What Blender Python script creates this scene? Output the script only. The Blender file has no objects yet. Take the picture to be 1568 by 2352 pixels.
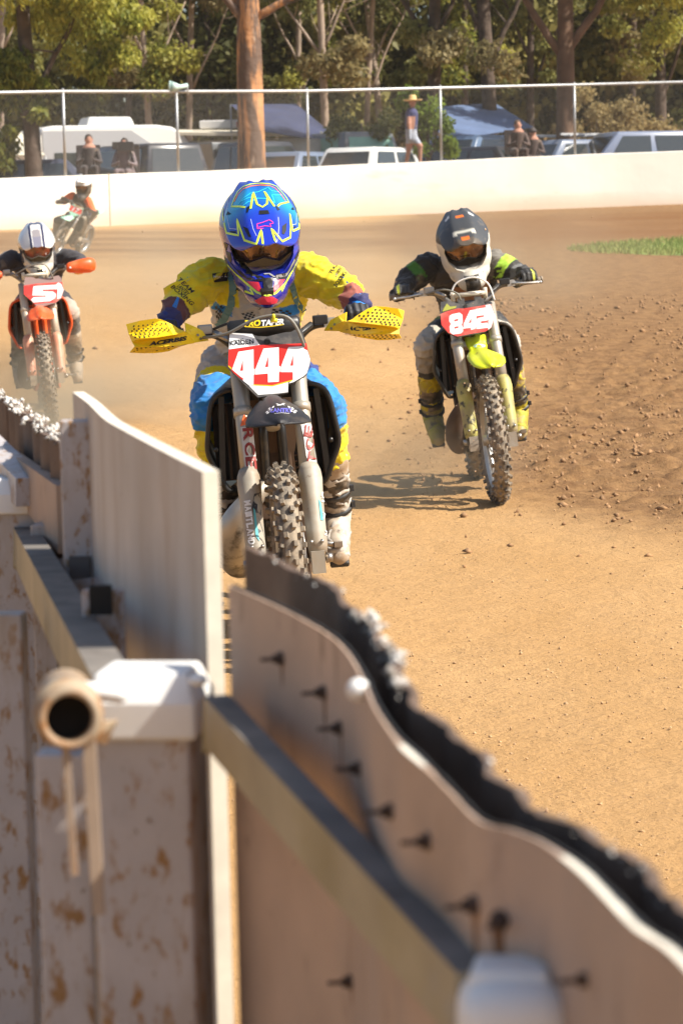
import bpy, math, random
import numpy as np
from mathutils import Vector, Matrix, noise
from mathutils.bvhtree import BVHTree
R = math.radians
rng = np.random.RandomState(7)
random.seed(7)
SC = bpy.context.scene
COL = SC.collection

# ------------------------------------------------------------------ camera, sky, sun, exposure
CAMZ, FPX, PITCH, ROLL = 1.47, 6533.0, math.atan(671 / 6533), R(1.3)
cam_d = bpy.data.cameras.new('camera')
cam = bpy.data.objects.new('camera', cam_d)
COL.objects.link(cam)
cam_d.sensor_fit = 'VERTICAL'
cam_d.sensor_height = 36.0
cam_d.lens = FPX / 2352 * 36.0
cam_d.clip_start = 0.05
cam_d.clip_end = 2000
CM = Matrix.Translation((0, 0, CAMZ)) @ Matrix.Rotation(R(90) - PITCH, 4, 'X') @ Matrix.Rotation(-ROLL, 4, 'Z')
cam.matrix_world = CM
cam_d.dof.use_dof = True
cam_d.dof.focus_distance = 9.75
cam_d.dof.aperture_fstop = 11.0
SC.camera = cam

SUN_EL, SUN_AZ = 47.0, -16.0          # azimuth from +X towards the camera
sv = Vector((math.cos(R(SUN_EL)) * math.cos(R(SUN_AZ)), math.cos(R(SUN_EL)) * math.sin(R(SUN_AZ)), math.sin(R(SUN_EL))))
w = bpy.data.worlds.new("World")
SC.world = w
w.use_nodes = True
nt = w.node_tree
sky = nt.nodes.new('ShaderNodeTexSky')
sky.sky_type = 'NISHITA'
sky.sun_disc = False
sky.sun_elevation = R(SUN_EL)
sky.sun_rotation = math.atan2(sv.x, sv.y)
sky.dust_density = 2.0
bg = nt.nodes['Background']
bg.inputs['Strength'].default_value = 0.09
nt.links.new(sky.outputs[0], bg.inputs[0])
sl = bpy.data.lights.new('sun', 'SUN')
sl.energy = 5.0
sl.angle = R(0.5)
sl.color = (1.0, 0.93, 0.82)
so = bpy.data.objects.new('sun', sl)
COL.objects.link(so)
so.rotation_euler = sv.to_track_quat('Z', 'Y').to_euler()
SC.view_settings.view_transform = 'Standard'
SC.view_settings.look = 'None'
SC.view_settings.exposure = 0.75
SC.view_settings.gamma = 1.0
SC.cycles.max_bounces = 8
SC.cycles.transparent_max_bounces = 16

# ------------------------------------------------------------------ measuring helpers
def ray(px, py):
    """direction of sight through a point of the 1568x2352 measuring grid"""
    d = Vector(((px - 784) / FPX, -(py - 1176) / FPX, -1.0))
    return (CM.to_3x3() @ d).normalized()
CAMP = Vector((0, 0, CAMZ))
def at(px, py, Y):
    d = ray(px, py)
    return CAMP + d * (Y / d.y)
def pix(p):
    q = CM.inverted() @ Vector(p)
    return (784 + FPX * q.x / -q.z, 1176 - FPX * q.y / -q.z)

# ------------------------------------------------------------------ materials
def lin(c):
    if isinstance(c, str):
        c = [int(c[i:i + 2], 16) / 255 for i in (0, 2, 4)]
        c = [x / 12.92 if x <= .04045 else ((x + .055) / 1.055) ** 2.4 for x in c]
    return (c[0], c[1], c[2], 1.0)
MATS = {}
def mat(name, c=(.5, .5, .5), rough=.6, metal=0.0, var=None, bump=None, coat=0.0, dirt=None, attr=False, spec=.5, trans=None, sheen=0.0):
    """var=(scale, amount); bump=(scale, strength, distance); dirt=(colour, scale, lo, hi)"""
    if name in MATS: return MATS[name]
    m = bpy.data.materials.new(name); m.use_nodes = True
    t = m.node_tree; b = t.nodes['Principled BSDF']
    b.inputs['Roughness'].default_value = rough
    b.inputs['Metallic'].default_value = metal
    b.inputs['Coat Weight'].default_value = coat
    b.inputs['Coat Roughness'].default_value = .08
    b.inputs['Specular IOR Level'].default_value = spec
    if sheen: b.inputs['Sheen Weight'].default_value = sheen
    L = t.links.new
    tc = t.nodes.new('ShaderNodeTexCoord')
    if attr:
        a = t.nodes.new('ShaderNodeAttribute'); a.attribute_name = 'Col'; src = a.outputs['Color']
    else:
        a = t.nodes.new('ShaderNodeRGB'); a.outputs[0].default_value = lin(c); src = a.outputs[0]
    if var:
        n = t.nodes.new('ShaderNodeTexNoise'); n.inputs['Scale'].default_value = var[0]; n.inputs['Detail'].default_value = 6
        L(tc.outputs['Object'], n.inputs['Vector'])
        r = t.nodes.new('ShaderNodeMapRange'); r.inputs[1].default_value = .3; r.inputs[2].default_value = .7
        r.inputs[3].default_value = 1 - var[1]; r.inputs[4].default_value = 1 + var[1]
        L(n.outputs[0], r.inputs[0])
        mx = t.nodes.new('ShaderNodeVectorMath'); mx.operation = 'SCALE'
        L(src, mx.inputs[0]); L(r.outputs[0], mx.inputs['Scale']); src = mx.outputs[0]
    if dirt:
        for k, dd in enumerate(dirt if isinstance(dirt, list) else [dirt]):
            n = t.nodes.new('ShaderNodeTexNoise'); n.inputs['Scale'].default_value = dd[1]; n.inputs['Detail'].default_value = 8; n.inputs['Roughness'].default_value = .65
            if len(dd) > 4:
                mp = t.nodes.new('ShaderNodeMapping'); mp.inputs['Scale'].default_value = dd[4]
                L(tc.outputs['Object'], mp.inputs[0]); L(mp.outputs[0], n.inputs['Vector'])
            else: L(tc.outputs['Object'], n.inputs['Vector'])
            r = t.nodes.new('ShaderNodeMapRange'); r.inputs[1].default_value = dd[2]; r.inputs[2].default_value = dd[3]
            L(n.outputs[0], r.inputs[0])
            mx = t.nodes.new('ShaderNodeMix'); mx.data_type = 'RGBA'
            L(r.outputs[0], mx.inputs[0]); L(src, mx.inputs[6]); mx.inputs[7].default_value = lin(dd[0]); src = mx.outputs[2]
    L(src, b.inputs['Base Color'])
    if bump:
        n = t.nodes.new('ShaderNodeTexNoise'); n.inputs['Scale'].default_value = bump[0]; n.inputs['Detail'].default_value = 5
        L(tc.outputs['Object'], n.inputs['Vector'])
        bu = t.nodes.new('ShaderNodeBump'); bu.inputs['Strength'].default_value = bump[1]; bu.inputs['Distance'].default_value = bump[2]
        L(n.outputs[0], bu.inputs['Height']); L(bu.outputs[0], b.inputs['Normal'])
    if trans:
        o = t.nodes['Material Output']
        tr = t.nodes.new('ShaderNodeBsdfTranslucent'); L(src, tr.inputs[0])
        ms = t.nodes.new('ShaderNodeMixShader'); ms.inputs[0].default_value = trans
        L(b.outputs[0], ms.inputs[1]); L(tr.outputs[0], ms.inputs[2]); L(ms.outputs[0], o.inputs[0])
    MATS[name] = m
    return m

# ------------------------------------------------------------------ objects
def tag(o, label=None, cat=None, group=None, kind=None):
    for k, v in (('label', label), ('category', cat), ('group', group), ('kind', kind)):
        if v: o[k] = v
    return o
def thing(name, label, cat, loc=(0, 0, 0), rot=None, group=None):
    o = bpy.data.objects.new(name, None); COL.objects.link(o)
    o.empty_display_size = .1
    M = Matrix.Translation(loc) @ (rot.to_4x4() if rot is not None else Matrix.Identity(4))
    o.matrix_world = M; o['M'] = 0; del o['M']
    return tag(o, label, cat, group)
def link(name, me, parent=None, m=None, loc=None, mw=None):
    """one mesh object; mw = local matrix under its parent"""
    o = bpy.data.objects.new(name, me); COL.objects.link(o)
    if m is not None and len(me.materials) == 0: me.materials.append(m)
    if parent is not None: o.parent = parent
    if mw is not None: o.matrix_local = mw
    if loc is not None: o.location = loc
    return o
def copy_tree(o, parent=None):
    c = o.copy(); COL.objects.link(c)
    if parent is not None: c.parent = parent; c.matrix_parent_inverse = o.matrix_parent_inverse
    for ch in list(o.children): copy_tree(ch, c)
    return c

class MB:
    def __init__(s): s.v = []; s.f = []; s.mi = []; s.cur = 0; s.flat = False; s.ff = []
    def add(s, vs, fs):
        b = len(s.v); s.v += [tuple(p) for p in vs]
        for f in fs: s.f.append([i + b for i in f]); s.mi.append(s.cur); s.ff.append(s.flat)
        return s
    def box(s, c, d, rot=None, taper=(1, 1)):
        c = Vector(c); vs = []
        for z in (-.5, .5):
            kx, ky = (taper if z > 0 else (1, 1))
            for x, y in ((-.5, -.5), (.5, -.5), (.5, .5), (-.5, .5)):
                p = Vector((x * d[0] * kx, y * d[1] * ky, z * d[2]))
                vs.append((rot @ p if rot is not None else p) + c)
        fl = s.flat; s.flat = True
        s.add(vs, [(0, 3, 2, 1), (4, 5, 6, 7), (0, 1, 5, 4), (1, 2, 6, 5), (2, 3, 7, 6), (3, 0, 4, 7)]); s.flat = fl
        return s
    def bar(s, a, b, wx, wy, up=(0, 0, 1)):
        a = Vector(a); b = Vector(b); t = (b - a); l = t.length; t.normalize()
        u = Vector(up); x = u.cross(t)
        if x.length < 1e-4: x = Vector((1, 0, 0)).cross(t)
        x.normalize(); y = t.cross(x)
        M = Matrix((x, y, t)).transposed()
        return s.box((a + b) / 2, (wx, wy, l), M)
    def tube(s, pts, rad, n=12, cap=True, round_=False, sq=1.0, up=None, close=False):
        pts = [Vector(p) for p in pts]
        if not hasattr(rad, '__len__'): rad = [rad] * len(pts)
        rad = list(rad)
        if round_:
            P = []; Q = []
            t0 = (pts[0] - pts[1]).normalized(); t1 = (pts[-1] - pts[-2]).normalized()
            for a in (85, 60, 35, 15): P.append(pts[0] + t0 * rad[0] * math.sin(R(a))); Q.append(rad[0] * math.cos(R(a)))
            P += pts; Q += rad
            for a in (15, 35, 60, 85): P.append(pts[-1] + t1 * rad[-1] * math.sin(R(a))); Q.append(rad[-1] * math.cos(R(a)))
            pts, rad = P, Q
        N = len(pts); vs = []; prev = None
        for i, p in enumerate(pts):
            if close: t = pts[(i + 1) % N] - pts[i - 1]
            elif i == 0: t = pts[1] - p
            elif i == N - 1: t = p - pts[-2]
            else: t = (pts[i + 1] - p).normalized() + (p - pts[i - 1]).normalized()
            t.normalize()
            if prev is None:
                a = Vector(up) if up else (Vector((0, 0, 1)) if abs(t.z) < .9 else Vector((1, 0, 0)))
                x = a.cross(t).normalized()
            else:
                x = (prev - t * prev.dot(t)).normalized()
            prev = x; y = t.cross(x)
            for k in range(n):
                an = 2 * math.pi * k / n
                vs.append(p + x * math.cos(an) * rad[i] * sq + y * math.sin(an) * rad[i])
        fs = []
        for i in range(N if close else N - 1):
            for k in range(n):
                a = i * n + k; b = i * n + (k + 1) % n
                j = ((i + 1) % N) * n
                fs.append((a, b, j + (k + 1) % n, j + k))
        if cap and not close:
            fs.append(tuple(range(n))[::-1]); fs.append(tuple((N - 1) * n + k for k in range(n)))
        return s.add(vs, fs)
    def ell(s, c, r, rot=None, nu=16, nv=10):
        c = Vector(c); vs = []; fs = []
        for j in range(1, nv):
            ph = math.pi * j / nv
            for i in range(nu):
                th = 2 * math.pi * i / nu
                p = Vector((r[0] * math.sin(ph) * math.cos(th), r[1] * math.sin(ph) * math.sin(th), r[2] * math.cos(ph)))
                vs.append((rot @ p if rot is not None else p) + c)
        top = Vector((0, 0, r[2])); bot = -top
        vs.append((rot @ top if rot is not None else top) + c); vs.append((rot @ bot if rot is not None else bot) + c)
        for j in range(nv - 2):
            for i in range(nu):
                a = j * nu + i; b = j * nu + (i + 1) % nu
                fs.append((a, a + nu, b + nu, b))
        T = len(vs) - 2; B = T + 1
        for i in range(nu):
            fs.append((T, i, (i + 1) % nu)); a = (nv - 2) * nu
            fs.append((B, a + (i + 1) % nu, a + i))
        return s.add(vs, fs)
    def loft(s, secs, cap=True, closed=True):
        n = len(secs[0]); vs = [p for q in secs for p in q]; fs = []
        for i in range(len(secs) - 1):
            for k in range(n if closed else n - 1):
                a = i * n + k; b = i * n + (k + 1) % n
                fs.append((a, b, b + n, a + n))
        if cap and closed:
            fs.append(tuple(range(n))[::-1]); fs.append(tuple((len(secs) - 1) * n + k for k in range(n)))
        return s.add(vs, fs)
    def prism(s, poly, off):
        """flat polygon (3D points) given thickness along off"""
        n = len(poly); off = Vector(off); vs = [Vector(p) for p in poly] + [Vector(p) + off for p in poly]
        fl = s.flat; s.flat = True
        s.add(vs, [tuple(range(n))[::-1], tuple(range(n, 2 * n))] + [(i, (i + 1) % n, n + (i + 1) % n, n + i) for i in range(n)])
        s.flat = fl
        return s
    def lathe(s, prof, c=(0, 0, 0), axis='X', n=48, closed=False):
        """prof = [(radius, along)]"""
        c = Vector(c); vs = []; m = len(prof)
        for k in range(n):
            a = 2 * math.pi * k / n; ca, sa = math.cos(a), math.sin(a)
            for r, h in prof:
                vs.append(c + (Vector((h, r * ca, r * sa)) if axis == 'X' else Vector((r * ca, r * sa, h)) if axis == 'Z' else Vector((r * ca, h, r * sa))))
        fs = []
        for k in range(n):
            for i in range(m if closed else m - 1):
                a = k * m + i; b = k * m + (i + 1) % m; k2 = ((k + 1) % n) * m
                fs.append((a, b, k2 + (i + 1) % m, k2 + i))
        return s.add(vs, fs)
    def mesh(s, name, smooth=True, mats=None):
        me = bpy.data.meshes.new(name)
        me.from_pydata(s.v, [], s.f)
        if smooth:
            me.polygons.foreach_set('use_smooth', [not x for x in s.ff])
        if mats:
            for m in mats: me.materials.append(m)
            me.polygons.foreach_set('material_index', s.mi)
        me.validate(); me.update()
        return me
    def build(s, name, m, parent=None, smooth=True, mw=None, bevel=None, sub=0):
        mats = m if isinstance(m, (list, tuple)) else [m]
        me = s.mesh(name, smooth, mats)
        o = link(name, me, parent, mw=mw)
        if bevel:
            md = o.modifiers.new('b', 'BEVEL'); md.width = bevel; md.segments = 2; md.limit_method = 'ANGLE'; md.angle_limit = R(40)
        if sub:
            md = o.modifiers.new('s', 'SUBSURF'); md.levels = sub; md.render_levels = sub
        return o

def bake(o):
    """evaluated copy of an object's mesh, modifiers applied"""
    bpy.context.view_layer.update()
    dg = bpy.context.evaluated_depsgraph_get()
    return bpy.data.meshes.new_from_object(o.evaluated_get(dg))
def fuse(mb, voxel, smooth=4, name='body'):
    """one continuous skin round overlapping solids"""
    me = mb.mesh(name); o = bpy.data.objects.new('tmp', me); COL.objects.link(o)
    md = o.modifiers.new('r', 'REMESH'); md.mode = 'VOXEL'; md.voxel_size = voxel; md.use_smooth_shade = True
    if smooth:
        md = o.modifiers.new('sm', 'SMOOTH'); md.iterations = smooth; md.factor = .5
    r = bake(o); bpy.data.objects.remove(o); r.name = name
    r.materials.clear()
    return r
def verts_of(me):
    a = np.empty(len(me.vertices) * 3, 'f'); me.vertices.foreach_get('co', a); return a.reshape(-1, 3)
def set_verts(me, a):
    me.vertices.foreach_set('co', a.astype('f').ravel()); me.update()
def set_col(me, c):
    at_ = me.color_attributes.new('Col', 'FLOAT_COLOR', 'POINT')
    a = np.ones((len(me.vertices), 4), 'f'); a[:, :3] = c
    at_.data.foreach_set('color', a.ravel())
def fast_mesh(name, V, F, col=None, smooth=False):
    """V (n,3), F (m,k) arrays"""
    me = bpy.data.meshes.new(name); n, k = F.shape
    me.vertices.add(len(V)); me.vertices.foreach_set('co', V.astype('f').ravel())
    me.loops.add(n * k); me.loops.foreach_set('vertex_index', F.astype('i').ravel())
    me.polygons.add(n); me.polygons.foreach_set('loop_start', np.arange(0, n * k, k, dtype='i'))
    if smooth: me.polygons.foreach_set('use_smooth', np.ones(n, bool))
    me.update(calc_edges=True)
    if col is not None: set_col(me, col)
    return me
def shape2d(kind, data, size=1.0, shear=0.0, offset=0.0, spacing=1.0):
    """filled flat shape: text or closed outlines with holes -> (verts2d, faces)"""
    if kind == 'text':
        cu = bpy.data.curves.new('t', 'FONT'); cu.body = data; cu.size = size; cu.shear = shear; cu.offset = offset; cu.space_character = spacing
        cu.resolution_u = 3
    else:
        cu = bpy.data.curves.new('t', 'CURVE'); cu.dimensions = '2D'; cu.fill_mode = 'BOTH'
        for pl in data:
            sp = cu.splines.new('POLY'); sp.points.add(len(pl) - 1); sp.use_cyclic_u = True
            for i, p in enumerate(pl): sp.points[i].co = (p[0], p[1], 0, 1)
    o = bpy.data.objects.new('t', cu); COL.objects.link(o)
    me = bake(o); bpy.data.objects.remove(o)
    V = [(v.co.x, v.co.y) for v in me.vertices]; F = [tuple(p.vertices) for p in me.polygons]
    bpy.data.meshes.remove(me)
    return V, F
def norm2d(V, F, w=None, h=None):
    """fit to the unit box centred on 0: width w, height h"""
    a = np.array(V); lo, hi = a.min(0), a.max(0); a = a - (lo + hi) / 2; d = hi - lo
    a[:, 0] *= (w / d[0] if w else h / d[1]); a[:, 1] *= (h / d[1] if h else w / d[0])
    return [tuple(p) for p in a], F
# ------------------------------------------------------------------ ground
WALLP = [(-300, 56.4, .99, 1.31), (0, 56.4, 0, 0), (172, 57.6, 0, 0), (430, 60.0, 0, 0), (727, 62.4, 0, 0), (1030, 64.2, 0, 0), (1335, 65.4, 0, 0), (1640, 66.2, 0, 0), (1900, 66.6, 0, 0)]
def hor(px): return 505 + (784 - px) * .0227
def wall_xy():
    r = []
    for px, Y, *_ in WALLP: r.append(((px - 784) / FPX * Y, Y))
    r[0] = (r[1][0] - 4.0, r[1][1] - 2.6)
    return r
WXY = wall_xy()
def wallY(x):
    xs = [p[0] for p in WXY]; ys = [p[1] for p in WXY]
    if x < xs[0]: return ys[0] + (x - xs[0]) * .65
    return float(np.interp(x, xs, ys))
def zbase(x): return 1.525 + .0158 * max(-12, min(12, x))
def zground(x, y):
    wy = wallY(max(-14, min(14, x)))
    if y <= wy + 1.1:
        t = (math.log1p(math.exp((y - 20) / 1.5)) * 1.5 if y < 60 else y - 20) / (wy - 20)
        return t * zbase(x)
    d = y - wy - 1.1
    zt = zbase(x) + .78
    if d < 1.8: return zt
    if d < 5: return zt + (1.75 - zt) * (d - 1.8) / 3.2
    return 1.75 + max(0, d - 30) * .02
def clod(x, y):
    """how churned and moist the surface is"""
    a = 1 / (1 + math.exp(-(x - .95 - .01 * (y - 12)) * 2.4))
    b = 1 / (1 + math.exp(-(y - max(11.5, 16.2 - 1.9 * x)) * 1.1))
    n = noise.noise(Vector((x * .5, y * .14, 3)))
    return max(0, min(1, a * b * (1 + n * .9)))
def zrough(x, y):
    if y > 30 or y < 3.5 or abs(x) > 6: return 0
    v = Vector((x, y * .8, 0))
    c = clod(x, y)
    f = min(1, max(0, (30 - y) / 6))
    n1 = noise.noise(v * 9); n2 = noise.noise(v * 26 + Vector((5, 1, 0))); n3 = noise.noise(v * 2.2)
    g = noise.noise(Vector((x * 1.5 + 3, y * .5, 7)))
    ru = noise.noise(Vector((x * 3.4 - .01 * y * y + 1.2 * noise.noise(Vector((x, y * .5, 4))), y * .35, 11)))
    c2 = c * (1 - min(1, abs(ru) * 4))
    return f * (n1 * .003 + n2 * (.0035 + .004 * max(0, g)) + n3 * .006 + c * (max(0, n1 - .02) * .06 + n2 * .022) + c2 * .014 - c * .005 + c * noise.noise(v * 4.6) * .018)
def make_ground():
    ys = [-60, -20, -5, 0, 2, 3.4] + list(np.arange(3.6, 12, .035)) + list(np.arange(12, 30, .06)) + list(np.arange(30, 56, .6)) + list(np.arange(56, 80, .35)) + [85, 95, 110, 150, 250, 500, 900]
    xs = [-700, -300, -120, -50, -30, -20, -14] + list(np.arange(-12, -2.6, .5)) + list(np.arange(-2.6, 4.2, .05)) + list(np.arange(4.2, 14.1, .6)) + [20, 30, 50, 120, 300, 700]
    V = np.zeros((len(ys), len(xs), 3)); 
    for j, y in enumerate(ys):
        for i, x in enumerate(xs):
            V[j, i] = (x, y, zground(x, y) + zrough(x, y))
    nx, ny = len(xs), len(ys)
    I = np.arange(nx * ny).reshape(ny, nx)
    F = np.stack([I[:-1, :-1], I[:-1, 1:], I[1:, 1:], I[1:, :-1]], -1).reshape(-1, 4)
    me = fast_mesh('ground', V.reshape(-1, 3), F, smooth=True)
    # moisture mask as a vertex attribute driving the kind of soil
    c = np.array([[clod(v[0], v[1])] * 3 if v[1] < 70 and abs(v[0]) < 20 else [0, 0, 0] for v in V.reshape(-1, 3)])
    set_col(me, c)
    m = bpy.data.materials.new('dirt'); m.use_nodes = True; t = m.node_tree; b = t.nodes['Principled BSDF']; L = t.links.new
    b.inputs['Roughness'].default_value = .95; b.inputs['Specular IOR Level'].default_value = .15
    geo = t.nodes.new('ShaderNodeNewGeometry')
    def nz(scale, det=6, rough=.6, sc=(1, 1, 1)):
        mp = t.nodes.new('ShaderNodeMapping'); mp.inputs['Scale'].default_value = sc; L(geo.outputs['Position'], mp.inputs[0])
        n = t.nodes.new('ShaderNodeTexNoise'); n.inputs['Scale'].default_value = scale; n.inputs['Detail'].default_value = det; n.inputs['Roughness'].default_value = rough
        L(mp.outputs[0], n.inputs['Vector']); return n.outputs[0]
    def rg(s, a, b_, c_=0, d=1):
        r = t.nodes.new('ShaderNodeMapRange'); r.inputs[1].default_value = a; r.inputs[2].default_value = b_; r.inputs[3].default_value = c_; r.inputs[4].default_value = d
        L(s, r.inputs[0]); return r.outputs[0]
    def mx(f, a, b_):
        x = t.nodes.new('ShaderNodeMix'); x.data_type = 'RGBA'
        for sock, val in ((0, f), (6, a), (7, b_)):
            if isinstance(val, tuple): x.inputs[sock].default_value = val
            else: L(val, x.inputs[sock])
        return x.outputs[2]
    dry = mx(rg(nz(.9, 8, .62, (1, .35, 1)), .35, .7), (.45, .262, .106, 1), (.51, .315, .145, 1))
    dry = mx(rg(nz(55, 4), .56, .75), dry, (.28, .165, .085, 1))
    dry = mx(rg(nz(90, 2), .66, .78), dry, (.58, .42, .25, 1))
    wet = mx(rg(nz(7, 8, .7), .4, .68), (.29, .165, .072, 1), (.145, .075, .034, 1))
    wet = mx(rg(nz(40, 4), .6, .75), wet, (.12, .05, .022, 1))
    at_ = t.nodes.new('ShaderNodeAttribute'); at_.attribute_name = 'Col'
    col = mx(rg(at_.outputs['Fac'], .1, .62), dry, wet)
    # churned racing line of darker soil in the far corner, running round along the wall
    sep = t.nodes.new('ShaderNodeSeparateXYZ'); L(geo.outputs['Position'], sep.inputs[0])
    md = t.nodes.new('ShaderNodeMath'); md.operation = 'MULTIPLY_ADD'; md.inputs[1].default_value = -.42; L(sep.outputs[0], md.inputs[0]); L(sep.outputs[1], md.inputs[2])
    band = t.nodes.new('ShaderNodeMath'); band.operation = 'MULTIPLY'
    L(rg(md.outputs[0], 44, 49), band.inputs[0]); L(rg(md.outputs[0], 57.5, 60, 1, 0), band.inputs[1])
    b2 = t.nodes.new('ShaderNodeMath'); b2.operation = 'MULTIPLY'; L(band.outputs[0], b2.inputs[0]); L(rg(nz(.55, 7, .65, (.35, 1.6, 1)), .34, .6, .25, 1), b2.inputs[1])
    col = mx(b2.outputs[0], col, (.20, .095, .036, 1))
    L(col, b.inputs['Base Color'])
    bu = t.nodes.new('ShaderNodeBump'); bu.inputs['Strength'].default_value = .7; bu.inputs['Distance'].default_value = .012
    L(nz(38, 8, .75), bu.inputs['Height'])
    bu2 = t.nodes.new('ShaderNodeBump'); bu2.inputs['Strength'].default_value = .8; bu2.inputs['Distance'].default_value = .06
    L(nz(4.5, 8, .7), bu2.inputs['Height']); L(bu2.outputs[0], bu.inputs['Normal'])
    L(bu.outputs[0], b.inputs['Normal'])
    o = link('ground', me, m=m); tag(o, kind='structure')
make_ground()

def lumps(name, pts, sizes, m, kindlab=None, jit=.35):
    """many small angular stones in one mesh"""
    base = np.array([(1, 0, 0), (-1, 0, 0), (0, 1, 0), (0, -1, 0), (0, 0, 1), (0, 0, -1)], float)
    fc = np.array([(0, 2, 4), (2, 1, 4), (1, 3, 4), (3, 0, 4), (2, 0, 5), (1, 2, 5), (3, 1, 5), (0, 3, 5)])
    n = len(pts); V = base[None] * (1 + jit * rng.randn(n, 6, 1) * .8) + jit * .5 * rng.randn(n, 6, 3)
    V = V * np.array(sizes)[:, None, None] * (1 + .3 * rng.randn(n, 1, 3)).clip(.5, 1.6)
    an = rng.rand(n) * 6.28; c, s_ = np.cos(an), np.sin(an)
    x = V[:, :, 0] * c[:, None] - V[:, :, 1] * s_[:, None]; y = V[:, :, 0] * s_[:, None] + V[:, :, 1] * c[:, None]
    V[:, :, 0] = x; V[:, :, 1] = y
    V += np.array(pts)[:, None, :]
    F = (fc[None] + (np.arange(n) * 6)[:, None, None]).reshape(-1, 3)
    o = link(name, fast_mesh(name, V.reshape(-1, 3), F), m=m)
    return o
pebm = mat('pebble', (.44, .28, .145), .9, var=(60, .35))
clodm = mat('clod', (.29, .165, .078), .95, var=(30, .4))
P = []; S_ = []
while len(P) < 9000:
    y = 3.8 + 15 * random.random() ** 1.3; x = random.uniform(-.12, .125) * y
    if noise.noise(Vector((x * 1.3, y * .5, 9))) < random.uniform(-.5, .45): continue
    s_ = .0016 + .0042 * random.random() ** 4
    P.append((x, y, zground(x, y) + zrough(x, y) + s_ * .3)); S_.append(s_)
tag(lumps('gravel', P, S_, pebm), 'pale brown grit and pebbles scattered over the dusty near track', 'gravel', kind='stuff')
P = []; S_ = []
while len(P) < 9000:
    y = random.uniform(10.5, 34); x = random.uniform(-.1, .13) * y
    c = clod(x, y)
    ru = noise.noise(Vector((x * 4.2 - .035 * y * y * .3 + math.sin(y * .35) * .6, y * .22, 11)))
    if random.random() > c * (1.25 - 5 * abs(ru) + .9 * noise.noise(Vector((x * 1.7, y * .6, 2)))): continue
    s_ = .0018 + .008 * random.random() ** 8 * (1 + y / 14)
    P.append((x, y, zground(x, y) + zrough(x, y) + s_ * .35)); S_.append(s_)
tag(lumps('soil_clods', P, S_, clodm), 'dark moist soil clods thrown up over the right side of the track', 'soil', kind='stuff')

# infield grass
def infield():
    cx, cy = 11.2, 45.2; ax, ay = 7.6, 4.3
    out = []
    N = 90
    V = [(cx, cy, zground(cx, cy) + .03)]
    for ring in (.5, .8, 1.0):
        for k in range(N):
            a = 2 * math.pi * k / N; q = ring * (1 + .05 * noise.noise(Vector((math.cos(a) * 3, math.sin(a) * 3, 1))))
            x = cx + ax * q * math.cos(a); y = cy + ay * q * math.sin(a)
            V.append((x, y, zground(x, y) + (.03 if ring < 1 else -.02)))
    F = [(0, 1 + k, 1 + (k + 1) % N) for k in range(N)]
    F += [(1 + r * N + k, 1 + (r + 1) * N + k, 1 + (r + 1) * N + (k + 1) % N, 1 + r * N + (k + 1) % N) for r in (0, 1) for k in range(N)]
    mb = MB(); mb.add(V, F)
    o = mb.build('infield', mat('turf', (.15, .22, .04), .95, var=(.8, .45), dirt=((.25, .25, .07), 1.6, .45, .7))); tag(o, kind='structure')
    n = 26000
    a = rng.rand(n) * 6.28; q = np.sqrt(rng.rand(n)) * .99
    x = cx + ax * q * np.cos(a); y = cy + ay * q * np.sin(a)
    k = x < 7.2; x, y = x[k], y[k]; n = len(x)
    z = np.array([zground(i, j) for i, j in zip(x, y)]) + .02
    th = rng.rand(n) * 6.28; h = .05 + .05 * rng.rand(n)
    d = np.stack([np.cos(th), np.sin(th), 0 * th], 1) * .012
    p = np.stack([x, y, z], 1); tip = p + np.stack([.03 * rng.randn(n), .03 * rng.randn(n), h], 1)
    V = np.stack([p - d, p + d, tip], 1).reshape(-1, 3); F = np.arange(n * 3).reshape(-1, 3)
    g = np.clip(rng.rand(n) + (q[k] > .82) * rng.rand(n), 0, 1)[:, None]; c = np.array([.13, .22, .03]) * (1 - g) + np.array([.30, .32, .09]) * g
    o = link('grass', fast_mesh('grass', V, F, np.repeat(c, 3, 0)), m=mat('grassblade', attr=True, rough=.8, trans=.3))
    tag(o, 'short green grass on the tapering infield beside the far bend', 'grass', kind='stuff')
infield()

# ------------------------------------------------------------------ far wall and chain link fence
def wall_tops():
    """per wall point: base and top heights"""
    out = []
    for i, (x, Y) in enumerate(WXY):
        px = WALLP[i][0]
        top = {-300: 430, 0: 412, 172: 405, 430: 396, 727: 384, 1030: 371, 1335: 357, 1640: 346, 1900: 337}[px]
        z = CAMZ - (top - hor(px)) * Y / FPX
        out.append((x, Y, zground(x, Y) - .1, z))
    return out
WT = wall_tops()
def fine(pts, k=6):
    r = []
    for a, b in zip(pts[:-1], pts[1:]):
        for i in range(k): r.append(tuple(a[j] + (b[j] - a[j]) * i / k for j in range(len(a))))
    r.append(pts[-1]); return r
mb = MB()
secs = []
def cat4(P_, k):
    P_ = [np.array(p) for p in P_]; P_ = [P_[0] * 2 - P_[1]] + P_ + [P_[-1] * 2 - P_[-2]]; r = []
    for i in range(1, len(P_) - 2):
        a, b, c, d = P_[i - 1:i + 3]
        for j in range(k):
            q = j / k; r.append(tuple(.5 * ((2 * b) + (c - a) * q + (2 * a - 5 * b + 4 * c - d) * q * q + (3 * b - a - 3 * c + d) * q ** 3)))
    return r + [tuple(P_[-2])]
for i, (x, y, z0, z1) in enumerate(cat4(WT, 10)):
    j = .012 * noise.noise(Vector((x * .9, 0, 0)))
    secs.append([(x, y, z0), (x, y, z1 - .015 + j), (x, y + .015, z1 + j), (x, y + .19, z1 + j), (x, y + .2, z0)])
mb.loft(secs)
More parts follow.
